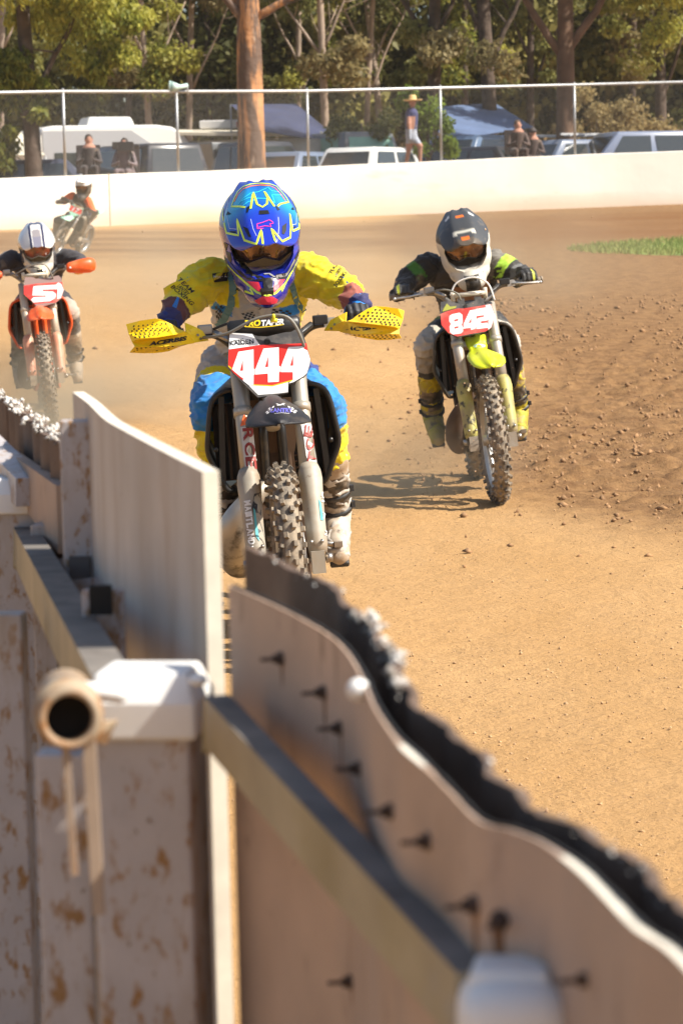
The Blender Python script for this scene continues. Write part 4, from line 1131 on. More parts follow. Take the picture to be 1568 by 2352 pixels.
def make_boots(rt, G, J, m, sole, k=1.0):
    for s_, sg in (('L', -1), ('R', 1)):
        an, ft, kn = J['an' + s_], J['foot' + s_], J['kn' + s_]
        mb = MB(); top = an.lerp(kn, .55 if 'boot' not in J else J['boot'])
        mb.tube([top, an.lerp(top, .5), an], [.068 * k, .062 * k, .056 * k], 16, round_=True)
        mb.tube([an, an.lerp(ft, .5), ft], [.055 * k, .052 * k, .04 * k], 14, round_=True)
        mb.tube([an + Vector((0, .03, -.01)), ft + Vector((0, -.01, -.012))], [.048 * k, .04 * k], 12, round_=True)
        me = fuse(mb, .008, 3, 'boot')
        Vb = verts_of(me); ax_ = np.array(top - an); q_ = ((Vb - np.array(an)) @ ax_) / (ax_ @ ax_)
        fold(me, .006, 3, np.where((q_ > .2) & (q_ < .75), 1.0, .35))
        ca, cb_ = np.array(m[0]), np.array(m[1])
        set_col(me, np.where(((q_ > .30) & (q_ < .80))[:, None], cb_, ca))
        b = link('boot', me, rt, bootm, mw=G)
        mb = MB()
        for q in (.14, .42):
            c = an.lerp(top, q); mb.tube([c, c + (top - an).normalized() * .016], .067 * k, 14); mb.box(c + Vector((sg * .066 * k, -.02, .01)), (.014, .035, .022))
        mb.build('boot_strap', sole, b)
        mb = MB(); d = (ft - an); d.z = 0; d.normalize()
        mb.bar(an + Vector((0, .04, -.062 * k)), ft + d * .03 + Vector((0, 0, -.045 * k)), .07 * k, .022); mb.build('sole', sole, b, bevel=.008)
def make_gloves(rt, G, J, cols, voxel=.0045, k=1.0, open_=None):
    """gripping hands: palm, four curled fingers of unequal length and a thumb round the bar"""
    out = []
    for s_, sg in (('L', -1), ('R', 1)):
        g = J['grip' + s_]; wr = J['wr' + s_]; bx = J['barx' + s_]     # bar direction, outwards
        bx = bx.normalized(); up = (wr - g); up = (up - bx * up.dot(bx)).normalized()
        fw = bx.cross(up); 
        if fw.y > 0: fw = -fw                                            # away from the rider, over the bar
        r = .0185
        mb = MB()
        kn0 = g + up * .045 * k + fw * .012
        # palm from the wrist to the knuckles above the bar
        for q in (-.030, -.010, .010, .030):
            mb.tube([wr.lerp(g, .25) + bx * q * .6, g + up * .040 * k + bx * q - fw * .012, g + up * (.044 - abs(q - .005) * .15) * k + bx * q + fw * .016], [.021 * k, .017 * k, .0135 * k], 10, round_=True)
        for i, (q, L) in enumerate(((-.031, .92), (-.0105, 1.05), (.0105, 1.0), (.031, .82))):
            a = g + bx * q * k + up * .040 * k + fw * .018
            b = g + bx * q * k + up * .022 * k + fw * .046 * k * L
            c = g + bx * q * k - up * .010 * k + fw * .042 * k * L
            d = g + bx * q * k - up * .026 * k + fw * .014 * k
            mb.tube([a, b], [.0118 * k, .0102 * k], 10, round_=True); mb.tube([b, c], [.0102 * k, .0092 * k], 10, round_=True); mb.tube([c, d], [.0092 * k, .0082 * k], 10, round_=True)
        # thumb from the inner side of the palm, under the bar
        a = wr.lerp(g, .55) - bx * .03 * k; b = g - bx * .048 * k + up * .012 - fw * .004; c = g - bx * .046 * k - up * .022 * k + fw * .012; 
        mb.tube([a, b], [.015 * k, .0125 * k], 10, round_=True); mb.tube([b, c], [.0125 * k, .010 * k], 10, round_=True)
        mb.tube([wr, wr.lerp(g, .35)], [.036 * k, .033 * k], 14, round_=True)
        me = fuse(mb, voxel, 2, 'glove'); V = verts_of(me); C_ = np.zeros((len(V), 3))
        for i, v in enumerate(V):
            p = Vector(v.tolist()) - g; h = p.dot(up) / k; f_ = p.dot(fw) / k
            C_[i] = lin(cols(s_, h, f_, p.dot(bx)))[:3]
        set_col(me, C_)
        out.append(link('glove', me, rt, glovem, mw=G))
    return out
def make_helmet(rt, G, c, rot, sc, colf, parts, peakf=None):
    helmm = parts.get('shell', globals()['helmm'])
    """helmet frame: -Y face, +Z crown. shell with eye port, chin bar, peak, goggles"""
    HM = G @ Matrix.Translation(c) @ rot.to_4x4() @ Matrix.Scale(sc, 4)
    mb = MB()
    mb.ell((0, .012, .012), (.128, .155, .138), nu=32, nv=20)
    mb.ell((0, -.01, -.06), (.120, .135, .12), nu=32, nv=20)
    for z, y, w_ in ((-.125, -.06, .098), (-.15, -.095, .072)): mb.ell((0, y, z), (w_, .085, .062), nu=24, nv=14)
    mb.ell((0, -.135, -.150), (.055, .055, .046), nu=20, nv=12)
    mb.ell((0, -.165, -.155), (.034, .034, .034), nu=20, nv=12)
    me = fuse(mb, .006, 6, 'helmet')
    # carve the eye port
    o = bpy.data.objects.new('t', me); COL.objects.link(o)
    cb = MB(); secs = []
    for y, f in ((-.30, 1.0), (-.055, .93)):
        secs.append([Vector((x * f, y, z)) for x, z in [(-.098, .028), (-.06, .045), (0, .05), (.06, .045), (.098, .028), (.108, -.01), (.095, -.055), (.062, -.088), (.028, -.10), (0, -.096), (-.028, -.10), (-.062, -.088), (-.095, -.055), (-.108, -.01)]])
    cb.loft(secs); cm = cb.mesh('c'); co = bpy.data.objects.new('c', cm); COL.objects.link(co)
    md = o.modifiers.new('b', 'BOOLEAN'); md.operation = 'DIFFERENCE'; md.object = co; md.solver = 'EXACT'
    r = bake(o); bpy.data.objects.remove(o); bpy.data.objects.remove(co)
    V = verts_of(r); C_ = np.array([lin(colf(Vector(v.tolist())))[:3] for v in V])
    inside = []
    for i, v in enumerate(V):
        if v[1] > -.062 and abs(v[1] + .055) < .004 and abs(v[0]) < .101 and -.097 < v[2] < .048: C_[i] = (.006, .006, .007)
    set_col(r, C_); r.materials.clear()
    r.polygons.foreach_set('use_smooth', [True] * len(r.polygons))
    hl = link('helmet', r, rt, helmm, mw=HM)
    try:
        md = hl.modifiers.new('n', 'WEIGHTED_NORMAL')
    except Exception: pass
    # goggles: frame, curved lens, strap ends
    def curv(x, z, d): return Vector((x, d - .105 + (x * x) * 5.2 + .0 * z, z))
    mb = MB()
    out = [(-.100, .018), (-.07, .036), (0, .042), (.07, .036), (.100, .018), (.104, -.018), (.088, -.05), (.05, -.066), (.018, -.052), (0, -.046), (-.018, -.052), (-.05, -.066), (-.088, -.05), (-.104, -.018)]
    inn = [(x * .86, z * .80 - .002) for x, z in out]
    outer = [curv(x, z, 0) for x, z in out]; inr = [curv(x, z, -.006) for x, z in inn]; bk = [curv(x, z, .045) for x, z in out]
    mb.loft([bk, outer, inr], cap=False)
    mb.build('goggle_frame', parts.get('goggle', black_pl), hl)
    mb = MB(); N_ = 22; M_ = 8; vs = []
    from mathutils.geometry import intersect_point_tri_2d
    rows = []
    for j in range(M_ + 1):
        row = []
        for i in range(N_ + 1):
            u = -1 + 2 * i / N_; x = u * .09
            zt = float(np.interp(x, [p[0] for p in inn[:5]], [p[1] for p in inn[:5]])); lo = [inn[k] for k in (13, 12, 11, 10, 9, 8, 7, 6, 5)]
            zb = float(np.interp(x, [p[0] for p in lo], [p[1] for p in lo]))
            z = zb + (zt - zb) * j / M_
            row.append(curv(x, z, -.004 - .006 * math.sin(math.pi * j / M_)))
        rows.append(row)
    mb.loft(rows, closed=False, cap=False)
    mb.build('goggle_lens', parts.get('lens', lensm), hl)
    # dark mouth piece with intake and vents
    mb = MB(); mb.loft([[Vector((x, -.148 - zz * .0, z)) for x, z in ((-.022, -.118), (.022, -.118), (.016, -.165), (-.016, -.165))] for zz in (0,)] + [[Vector((x, -.19, z)) for x, z in ((-.022, -.12), (.022, -.12), (.014, -.168), (-.014, -.168))]])
    mb.build('mouth_vent', parts.get('vent', black_pl), hl, bevel=.004)
    # peak
    mb = MB(); secs = []
    PK = parts.get('peak_secs', [(.03, .153, .050, .014), (-.02, .157, .080, .042), (-.07, .153, .100, .062), (-.12, .143, .110, .064), (-.17, .126, .113, .060), (-.235, .098, .106, .052), (-.275, .078, .090, .040), (-.29, .069, .068, .026)])
    for y, z, hw, dr in PK:
        row = []
        for k in range(21):
            u = -1 + k / 10
            ridge = .005 * math.exp(-((abs(u) - .42) / .12) ** 2) - .004 * math.exp(-(u / .2) ** 2)
            row.append(Vector((u * hw, y + .045 * abs(u) ** 2.2, z - dr * abs(u) ** 2 + ridge)))
        secs.append(row)
    mb.loft(secs, closed=False, cap=False)
    me = mb.mesh('peak'); o = bpy.data.objects.new('t', me); COL.objects.link(o)
    md = o.modifiers.new('s', 'SUBSURF'); md.levels = 2; md.render_levels = 2
    md = o.modifiers.new('s', 'SOLIDIFY'); md.thickness = .004
    r = bake(o); bpy.data.objects.remove(o)
    V = verts_of(r); set_col(r, np.array([lin((peakf or colf)(Vector(v.tolist())))[:3] for v in V]))
    pk = link('peak', r, hl, helmm)
    return hl, pk, HM
# decals laid onto curved surfaces, measured on the photograph and dropped onto the real skin
class Skin:
    def __init__(s, objs):
        bpy.context.view_layer.update()
        V = []; F = []
        for o in objs:
            b = len(V); mw = o.matrix_world; me = o.data
            V += [mw @ v.co for v in me.vertices]; F += [tuple(i + b for i in p.vertices) for p in me.polygons]
        s.t = BVHTree.FromPolygons(V, F)
    def hit(s, px, py):
        r = s.t.ray_cast(CAMP, ray(px, py))
        if r[0] is None: return None
        n = r[1] if r[1].dot(ray(px, py)) < 0 else -r[1]
        return r[0], n
def ribbon(skin, pts, wd, name, m, parent, lift=.0032, step=5, close=False, taper=False):
    """painted line: a thin strip following the surface"""
    P = list(pts) + ([pts[0]] if close else []); Q = []
    for a, b in zip(P[:-1], P[1:]):
        n = max(1, int(math.hypot(b[0] - a[0], b[1] - a[1]) / step))
        Q += [(a[0] + (b[0] - a[0]) * i / n, a[1] + (b[1] - a[1]) * i / n) for i in range(n)]
    Q.append(P[-1])
    H = [skin.hit(*q) for q in Q]; H = [h for h in H if h]
    if len(H) < 2: return None
    inv = parent.matrix_world.inverted(); vs = []; fs = []
    for i, (p, n) in enumerate(H):
        a = H[max(0, i - 1)][0]; b = H[min(len(H) - 1, i + 1)][0]
        s_ = (b - a).cross(n)
        if s_.length < 1e-9: s_ = Vector((1, 0, 0))
        s_.normalize(); s_ *= wd / 2 * ((1 - .8 * i / len(H)) if taper else 1)
        vs += [inv @ (p + n * lift - s_), inv @ (p + n * lift + s_)]
    for i in range(len(H) - 1):
        if (H[i][0] - H[i + 1][0]).length < .05: fs.append((2 * i, 2 * i + 1, 2 * i + 3, 2 * i + 2))
    me = bpy.data.meshes.new(name); me.from_pydata([tuple(v) for v in vs], [], fs); me.update()
    return link(name, me, parent, m)
def patch(skin, V, F, name, m, parent, lift=.0032, sub=0):
    """flat shape given in picture points, dropped onto the surface"""
    me = bpy.data.meshes.new(name); me.from_pydata([(x, y, 0) for x, y in V], [], F); me.update()
    if sub:
        import bmesh
        bm = bmesh.new(); bm.from_mesh(me); bmesh.ops.triangulate(bm, faces=bm.faces)
        for _ in range(sub): bmesh.ops.subdivide_edges(bm, edges=[e for e in bm.edges if e.calc_length() > 4], cuts=1)
        bmesh.ops.triangulate(bm, faces=bm.faces); bm.to_mesh(me); bm.free()
    inv = parent.matrix_world.inverted(); bad = set()
    co = [tuple(v.co) for v in me.vertices]; out = []
    for i, (x, y, _) in enumerate(co):
        h = skin.hit(x, y)
        if h is None: bad.add(i); out.append((0, 0, 0))
        else: out.append(tuple(inv @ (h[0] + h[1] * lift)))
    F2 = [tuple(p.vertices) for p in me.polygons if not any(v in bad for v in p.vertices)]
    F2 = [f for f in F2 if max((Vector(out[a]) - Vector(out[b])).length for a in f for b in f) < .12]
    me2 = bpy.data.meshes.new(name); me2.from_pydata(out, [], F2); me2.update()
    return link(name, me2, parent, m)
def text_px(skin, txt, cx, cy, h, wd, ang, name, m, parent, shear=.0, off=.02, bend=None, sub=1, lift=.0012):
    V, F = shape2d('text', txt, shear=shear, offset=off)
    V, F = norm2d(V, F, wd, h); c, s_ = math.cos(R(ang)), math.sin(R(ang))
    V = [(cx + x * c - (-y) * s_, cy + x * s_ + (-y) * c) for x, y in V]
    return patch(skin, V, F, name, m, parent, sub=sub, lift=lift)
K = .57415
def zf(x0, y0, s_): return lambda x, y: ((x0 + x / s_) * K, (y0 + y / s_) * K)
z3 = zf(450, 650, 1.3067); z4 = zf(650, 1450, 1.568); z5 = zf(1450, 750, 1.742); z6 = zf(0, 650, 2.045)
zh = zf(850, 680, 3.92); zr = zf(150, 680, 5.227); zp = zf(860, 1320, 4.0205); zq = zf(1650, 1150, 3.484); zs = zf(0, 1050, 3.484)
zc = zf(600, 1000, 2.0907); zg = zf(500, 1150, 3.92); zgr = zf(1150, 1100, 3.136); zb = zf(880, 1220, 4.126); zk = zf(920, 1640, 4.3556); zm = zf(940, 1900, 3.92)
zt1 = zf(660, 1080, 11.2); zt2 = zf(1280, 1020, 11.2)
def ground_at(px, py, Y0):
    Y = Y0
    for _ in range(60):
        p = at(px, py, Y); e = p.z - zground(p.x, Y); Y += e * 6
    return at(px, py, Y)
def frame_of(contact, yaw, lean, sc=1.0):
    return Matrix.Translation(contact) @ (Matrix.Rotation(R(yaw), 3, 'Z') @ Matrix.Rotation(R(-lean), 3, 'Y') * sc).to_4x4()
def onplane(M, p, axis=1, d=0.0):
    """sight line through p meets the plane local[axis] = d of frame M"""
    inv = M.inverted(); o = inv @ CAMP; r = inv.to_3x3() @ ray(*p); k = (d - o[axis]) / r[axis]
    return o + r * k
def steerM(st):
    hp = fp(.55); return Matrix.Translation(hp) @ Matrix.Rotation(R(st), 4, FD) @ Matrix.Translation(-hp)
def plateM():
    O = Vector((0, .292, 1.085)); PM = Matrix.Identity(4)
    PM.col[0] = Vector((1, 0, 0, 0)); PM.col[1] = (*FD, 0); PM.col[2] = (*FN, 0); PM.col[3] = (*O, 1); return PM
def uvs(M, pts, lift=0.0): return [(q.x, q.y) for q in (onplane(M, p, 2, lift) for p in pts)]
def pdecs(M, items):
    """list of (name, [outlines in picture points], material, lift)"""
    def f(pdec):
        for n_, outl, m_, l in items: pdec(n_, [uvs(M, o, l) for o in outl], m_, l)
    return f

def joints(M, d):
    return {k: onplane(M, v[0], 1, v[1]) for k, v in d.items()}
def grips(J, M, S, x=.335, zb=1.105):
    for s_, sg in (('L', -1), ('R', 1)):
        J['grip' + s_] = S @ Vector((sg * x, .447, zb)); J['barx' + s_] = (S.to_3x3() @ Vector((sg * .25, .028, .002)))
yel = 'f2e010'
redv2 = mat('dusty_red', (.75, .045, .035), .4, var=(6, .1), dirt=((.66, .34, .25), 8, .45, .9))
# ================================================================== rider 444
C1 = ground_at(681, 1515, 9.5); Y1, L1 = 4.2, 3.4
M1 = frame_of(C1, Y1, L1); S1 = Matrix.Identity(4); PL1 = M1 @ plateM()
zpl = lambda *a: [zp(x, y) for x, y in a]
plate1 = zpl((232, 50), (250, 38), (600, 55), (640, 85), (700, 100), (840, 105), (960, 75), (1140, 35), (1220, 30), (1280, 0), (1390, -20), (1455, 190), (1475, 225), (1490, 320), (1537, 460), (1530, 540), (1480, 700), (1420, 760), (1250, 850), (1180, 870), (1180, 1010), (1020, 1035), (690, 1085), (480, 880), (210, 610), (205, 480))
base1 = zpl((236, 62), (250, 50), (598, 66), (720, 240), (225, 312))
red1 = zpl((222, 316), (724, 243), (1470, 212), (1488, 322), (1532, 462), (1527, 500), (1420, 700), (1250, 800), (925, 890), (620, 876), (545, 885), (300, 690), (215, 585))
yel1 = zpl((545, 888), (620, 876), (925, 888), (1250, 798), (1232, 822), (925, 906), (610, 890))
yel1b = zpl((214, 568), (270, 612), (262, 634), (216, 590))
low1 = zpl((545, 893), (610, 890), (925, 908), (1175, 838), (1172, 1000), (1010, 1020), (695, 1044))
d4a = [zpl((378, 350), (620, 312), (622, 625), (640, 627), (640, 716), (622, 720), (620, 880), (545, 890), (452, 815), (452, 765), (428, 765), (275, 635)), zpl((448, 478), (402, 660), (452, 655))]
d4b = [zpl((780, 298), (1026, 278), (1028, 582), (1050, 583), (1048, 668), (1028, 680), (1026, 832), (852, 842), (850, 700), (648, 718), (648, 635)), zpl((856, 418), (803, 600), (856, 594))]
d4c = [zpl((1180, 275), (1425, 258), (1445, 575), (1500, 570), (1490, 640), (1440, 675), (1420, 745), (1252, 805), (1252, 678), (1058, 678), (1058, 598)), zpl((1256, 402), (1208, 576), (1257, 574))]
right1 = zpl((1425, 300), (1485, 330), (1530, 465), (1522, 545), (1475, 695), (1415, 750), (1255, 840), (1180, 858), (1250, 806), (1420, 745))
P1 = dict(fork_guard=mat('fork_guard_pale', (.37, .34, .28), .55, var=(12, .15), dirt=[((.30, .21, .13), 7, .45, .7), ((.15, .10, .07), 30, .62, .72)]), shroud=black_pl, fender=glossb, rear_fender=blackv, fork_tube=mat('fork_silver', (.40, .37, .31), .42, metal=.35, dirt=((.42, .31, .2), 8, .5, .85)),
          plate_poly=uvs(PL1, plate1), plate_base=mat('plate_grey', (.045, .043, .043), .5, dirt=((.16, .14, .12), 14, .45, .7)),
          decals=pdecs(PL1, [('name_panel', [base1], whitev, .001), ('red_field', [red1], redv, .001), ('lower_field', [low1], whitev, .001), ('side_field', [right1], whitev, .0014), ('number', d4a, whitev, .002), ('number', d4b, whitev, .002), ('number', d4c, whitev, .002), ('yellow_line', [yel1], mat('yellow_vinyl', (.8, .5, .0), .4), .0016), ('yellow_line', [yel1b], mat('yellow_vinyl'), .0016)]),
          bar=mat('bar_black', (.03, .03, .03), .35, metal=.5), exhaust=1.0, pipem=mat('pipe_raw', (.46, .42, .36), .42, metal=.55, dirt=[((.1, .085, .07), 7, .5, .62), ((.38, .28, .18), 5, .5, .8)]))
bike1, PM1, _ = make_bike('dirt bike with red 444 plate and yellow perforated hand guards, nearest the barrier', C1, Y1, L1, P1)
cap_hole = None
plate_o = [o for o in bike1.children if o.name.startswith('number_plate')][0]
sk = Skin([plate_o])
text_px(sk, 'KAIDEN', *zp(432, 200), 17 * K, 96 * K, -6, 'lettering', blackv, plate_o, off=.02, sub=0, lift=.0022)
text_px(sk, 'LANTRY', *zp(508, 222), 7.5 * K, 61 * K, -5, 'lettering', blackv, plate_o, off=.02, sub=0, lift=.0022)
ribbon(sk, [zp(250, 195), zp(330, 165), zp(300, 185), zp(390, 158), zp(372, 175), zp(455, 140)], .0016, 'signature', blackv, plate_o, .0022)
ch = [zp(840 + 50 * math.cos(a), 190 + 52 * math.sin(a)) for a in [2 * math.pi * i / 20 for i in range(20)]]
patch(sk, ch, [tuple(range(20))], 'plate_hole', mat('hole', (.004, .004, .004), .9), plate_o)
# letters on the forks and guards
forks = [o for o in bike1.children if o.name.startswith('fork_tube')]; guards = [o for o in bike1.children if o.name.startswith('fork_guard')]
skf = Skin(forks)
redl = mat('fork_red', (.28, .03, .02), .5); crm = mat('decal_cream', (.62, .58, .52), .5)
orl = mat('decal_orange', (.75, .14, .02), .4, var=(40, .6))
def vtext(skin, txt, p0, p1, w_, ang0, name, m, parent, off=.03, sub=1, lift=.0045, sp=1.0):
    """letters one after another from p0 to p1, each turned by ang0"""
    n_ = len(txt)
    for i, ch_ in enumerate(txt):
        q = (i + .5) / n_; cx = p0[0] + (p1[0] - p0[0]) * q; cy = p0[1] + (p1[1] - p0[1]) * q
        h = math.hypot(p1[0] - p0[0], p1[1] - p0[1]) / n_ * .9
        text_px(skin, ch_, cx, cy, w_, h, ang0, name, m, parent, off=off, sub=sub, lift=lift)
lf, rf_ = forks[0], forks[1]
for (tri, fo) in (([zk(240, 80), zk(362, 240), zk(188, 285)], lf), ([zk(1218, 140), zk(1350, 120), zk(1405, 215), zk(1225, 212)], rf_)):
    patch(skf, tri, [tuple(range(len(tri)))], 'decal', orl, fo, sub=1)
def plq(sk_, pts, name, m, par, lift=.003): return patch(sk_, pts, [tuple(range(len(pts)))], name, m, par, lift, sub=2)
plq(skf, [zk(195, 305), zk(385, 300), zk(440, 840), zk(500, 1000), zk(480, 1050), zk(280, 1080), zk(250, 860)], 'decal', crm, lf)
plq(skf, [zk(1235, 255), zk(1400, 250), zk(1470, 620), zk(1490, 960), zk(1385, 960), zk(1330, 800), zk(1290, 500)], 'decal', whitev, rf_)
vtext(skf, 'RCE', zk(300, 305), zk(375, 1060), 21, 83, 'lettering', redl, lf, off=.03)
vtext(skf, 'ECT', zk(1345, 255), zk(1430, 950), 17, -83, 'lettering', redl, rf_, off=.03)
skg = Skin(guards); lg, rg_ = guards[0], guards[1]
navy_w = mat('decal_navy', (.02, .022, .03), .5, dirt=((.3, .25, .2), 9, .5, .8)); turq = mat('decal_turquoise', (.10, .42, .46), .4)
plq(skg, [zm(300, 300), zm(490, 245), zm(560, 330), zm(540, 740), zm(360, 930), zm(260, 520)], 'decal', navy_w, lg)
plq(skg, [zm(285, 520), zm(315, 560), zm(378, 1045), zm(320, 960)], 'decal', turq, lg, .0036)
plq(skg, [zm(1300, 375), zm(1335, 440), zm(1375, 720), zm(1335, 710)], 'decal', turq, rg_, .0036)
vtext(skg, 'MAITLAND', zm(200, 400), zm(275, 1100), 14, 80, 'lettering', whitev, lg, off=.05)
vtext(skg, 'MAITLAND'[::-1], zm(1375, 260), zm(1440, 960), 12, -80, 'lettering', whitev, rg_, off=.05)
# crossed bones badge and chequers on the front fender
fe = P1['_fender']; skfe = Skin([fe])
def chequer(skin, quad, nx, ny, name, m, par, lift=.0035, odd=0):
    a, b, c, d = quad; V = []; F = []
    def g(u, v): return ((a[0] * (1 - u) + b[0] * u) * (1 - v) + (d[0] * (1 - u) + c[0] * u) * v, (a[1] * (1 - u) + b[1] * u) * (1 - v) + (d[1] * (1 - u) + c[1] * u) * v)
    for i in range(nx):
        for j in range(ny):
            if (i + j + odd) % 2: continue
            n_ = len(V); V += [g(i / nx, j / ny), g((i + 1) / nx, j / ny), g((i + 1) / nx, (j + 1) / ny), g(i / nx, (j + 1) / ny)]; F.append((n_, n_ + 1, n_ + 2, n_ + 3))
    return patch(skin, V, F, name, m, par, lift)
chequer(skfe, [zp(880, 1265), zp(960, 1235), zp(905, 1345), zp(800, 1375)], 3, 4, 'chequers', whitev, fe)
chequer(skfe, [zp(1160, 1235), zp(1250, 1265), zp(1350, 1345), zp(1215, 1355)], 3, 4, 'chequers', whitev, fe)
text_px(skfe, 'LANTRY', *zp(1070, 1308), 10, 48, 0, 'lettering', mat('badge_blue', (.1, .1, .45), .4), fe, off=.05, sub=0, lift=.004)
ribbon(skfe, [zp(990, 1200), zp(1040, 1225), zp(1110, 1195)], .006, 'badge_bone', whitev, fe); ribbon(skfe, [zp(1000, 1228), zp(1050, 1210), zp(1115, 1222)], .006, 'badge_bone', whitev, fe)
ribbon(skfe, [zp(960, 1358), zp(1070, 1345), zp(1190, 1355)], .002, 'badge_line', whitev, fe)
pad = P1['_pad']; skp = Skin([pad])
text_px(skp, 'PRO', *zb(535, 305), 25 * K, 66 * K, -3, 'lettering', mat('yellow_ink', (.85, .62, .01), .4), pad, off=.045, shear=.15, sub=0, lift=.002)
text_px(skp, 'TAPER', *zb(870, 290), 23 * K, 92 * K, -4, 'lettering', whitev, pad, off=.04, shear=.15, sub=0, lift=.002)
ribbon(skp, [zb(420, 360), zb(640, 372), zb(860, 352), zb(1050, 325)], .003, 'underline', mat('yellow_ink'), pad)
# cable tie
mb = MB(); c = onplane(M1, zb(882, 190), 1, .262); mb.ell(c + Vector((0, -.012, 0)), (.006, .006, .010)); mb.tube([c + Vector((-.010, -.006, -.012)), c + Vector((.012, -.006, -.014))], .008, 10); mb.build('cable_tie', mat('tie_yellow', (.8, .68, .02), .4), bike1)
# yellow perforated hand guards
hgm = mat('hand_guard_yellow', (.85, .60, .012), .38, var=(14, .08), dirt=[((.45, .24, .03), 26, .6, .78), ((.6, .36, .05), 6, .55, .8)])
hole = mat('guard_hole', (.03, .018, .008), .9)
def guard(bike, M, up, band, low, wing, name='hand_guard'):
    """four moulded facets sharing their edges; each = [((px, py), local y)]"""
    mb = MB(); out = []
    for fac in (up, band, low, wing):
        P3 = [onplane(M, p, 1, y) for p, y in fac]; c = sum(P3, Vector()) / len(P3)
        n_ = len(mb.v); mb.add(P3, [tuple(range(len(P3)))])
    o = mb.build(name, hgm, bike, smooth=False)
    md = o.modifiers.new('s', 'SOLIDIFY'); md.thickness = .0035; md.offset = 0
    md = o.modifiers.new('b', 'BEVEL'); md.width = .0012; md.segments = 2; md.limit_method = 'ANGLE'
    return o
def gf(z, *a): return [(z(x, y), d) for x, y, d in a]
hg1 = guard(bike1, M1,
    gf(zg, (20, 580, .36), (240, 525, .335), (480, 488, .33), (560, 500, .33), (640, 532, .33), (780, 602, .33), (850, 655, .325), (940, 690, .31), (760, 745, .29), (480, 785, .285), (215, 800, .29), (110, 850, .33), (60, 730, .345)),
    gf(zg, (215, 800, .29), (480, 785, .285), (760, 745, .29), (940, 690, .31), (985, 722, .32), (1085, 868, .345), (850, 905, .31), (600, 922, .30), (380, 928, .30), (155, 925, .31), (110, 850, .33)),
    gf(zg, (155, 925, .31), (380, 928, .30), (600, 922, .30), (850, 905, .31), (1085, 868, .345), (980, 885, .36), (850, 925, .34), (700, 990, .35), (600, 1008, .35), (470, 1024, .35), (280, 1024, .35), (78, 1016, .36)),
    gf(zg, (940, 552, .36), (1100, 622, .37), (1215, 682, .385), (1312, 832, .40), (1085, 868, .345), (985, 722, .32), (955, 690, .325)))
hg2 = guard(bike1, M1,
    gf(zgr, (1460, 450, .37), (1380, 425, .34), (1240, 402, .335), (1095, 392, .33), (1000, 425, .33), (860, 515, .325), (805, 560, .32), (745, 582, .31), (960, 605, .29), (1200, 632, .285), (1350, 650, .29), (1402, 672, .32), (1445, 560, .35)),
    gf(zgr, (1350, 650, .29), (1200, 632, .285), (960, 605, .29), (745, 582, .31), (690, 590, .32), (650, 705, .35), (800, 740, .31), (1000, 742, .30), (1220, 740, .30), (1398, 740, .31), (1402, 672, .32)),
    gf(zgr, (1398, 740, .31), (1220, 740, .30), (1000, 742, .30), (800, 740, .31), (650, 705, .35), (780, 752, .35), (940, 785, .35), (1130, 815, .35), (1270, 808, .35), (1425, 790, .36)),
    gf(zgr, (742, 466, .37), (640, 515, .38), (540, 565, .39), (458, 700, .40), (650, 705, .35), (690, 590, .32), (735, 580, .315)))
skh = Skin([hg1]); skh2 = Skin([hg2])
def holes(skin, quads, par, r=17, z=zg):
    V = []; F = []
    for cx, cy, rx, ry in quads:
        n_ = len(V); V += [z(cx + rx * math.cos(a), cy + ry * math.sin(a)) for a in [math.pi * k / 4 for k in range(8)]]; F.append(tuple(range(n_, n_ + 8)))
    return patch(skin, V, F, 'vent_holes', hole, par, .0022)
Hs = []
for r_, (y0, xa, xb) in enumerate([(578, 225, 445), (618, 110, 700), (660, 150, 740), (690, 80, 700), (745, 105, 600), (790, 130, 400)]):
    x = xa + (36 if r_ % 2 else 0)
    while x < xb: 
        Hs.append((x, y0 - (x - 110) * (.09 if r_ < 2 else .03) + (24 if (int((x - xa) / 72) % 2) else 0) * .0, 16 - x * .005, 17 - x * .006)); x += 72
holes(skh, Hs, hg1)
Hs = []
for r_, (y0, xa, xb) in enumerate([(945, 190, 800), (972, 160, 700), (995, 150, 560)]):
    x = xa + (35 if r_ % 2 else 0)
    while x < xb: Hs.append((x, y0 - (x - 200) * .05, 18, 9)); x += 70
holes(skh, Hs, hg1)
Hs = []
for r_, (y0, xb, xa) in enumerate([(445, 1400, 1100), (485, 1400, 980), (525, 1390, 900), (560, 1385, 900), (595, 1400, 1000), (622, 1400, 1150)]):
    x = xa + (27 if r_ % 2 else 0)
    while x < xb: Hs.append((x, y0 + (x - 1200) * .06 + (8 if x < 1000 else 0), 13, 14)); x += 55
holes(skh2, Hs, hg2, z=zgr)
Hs = []
for r_, (y0, xa, xb) in enumerate([(748, 840, 1370), (770, 940, 1390), (790, 1050, 1340)]):
    x = xa + (27 if r_ % 2 else 0)
    while x < xb: Hs.append((x, y0, 14, 7)); x += 56
holes(skh2, Hs, hg2, z=zgr)
text_px(skh, 'ACERBIS', *zg(672, 838), 19 * K * .9, 158 * K, -9, 'lettering', blackv, hg1, off=.06, shear=.25, sub=0, lift=.0024)
text_px(skh2, 'ACERBIS', *zgr(970, 678), 19 * K * .9, 160 * K, 4, 'lettering', blackv, hg2, off=.06, shear=.25, sub=0, lift=.0024)
for sk_, o_, pts in ((skh, hg1, [zg(1135, 748), zg(1180, 808)]), (skh2, hg2, [zgr(597, 625), zgr(555, 675)])):
    for q in pts: patch(sk_, [(q[0] + 3 * math.cos(a), q[1] + 3 * math.sin(a)) for a in [math.pi * k / 5 for k in range(10)]], [tuple(range(10))], 'bolt_head', steel, o_, .003)

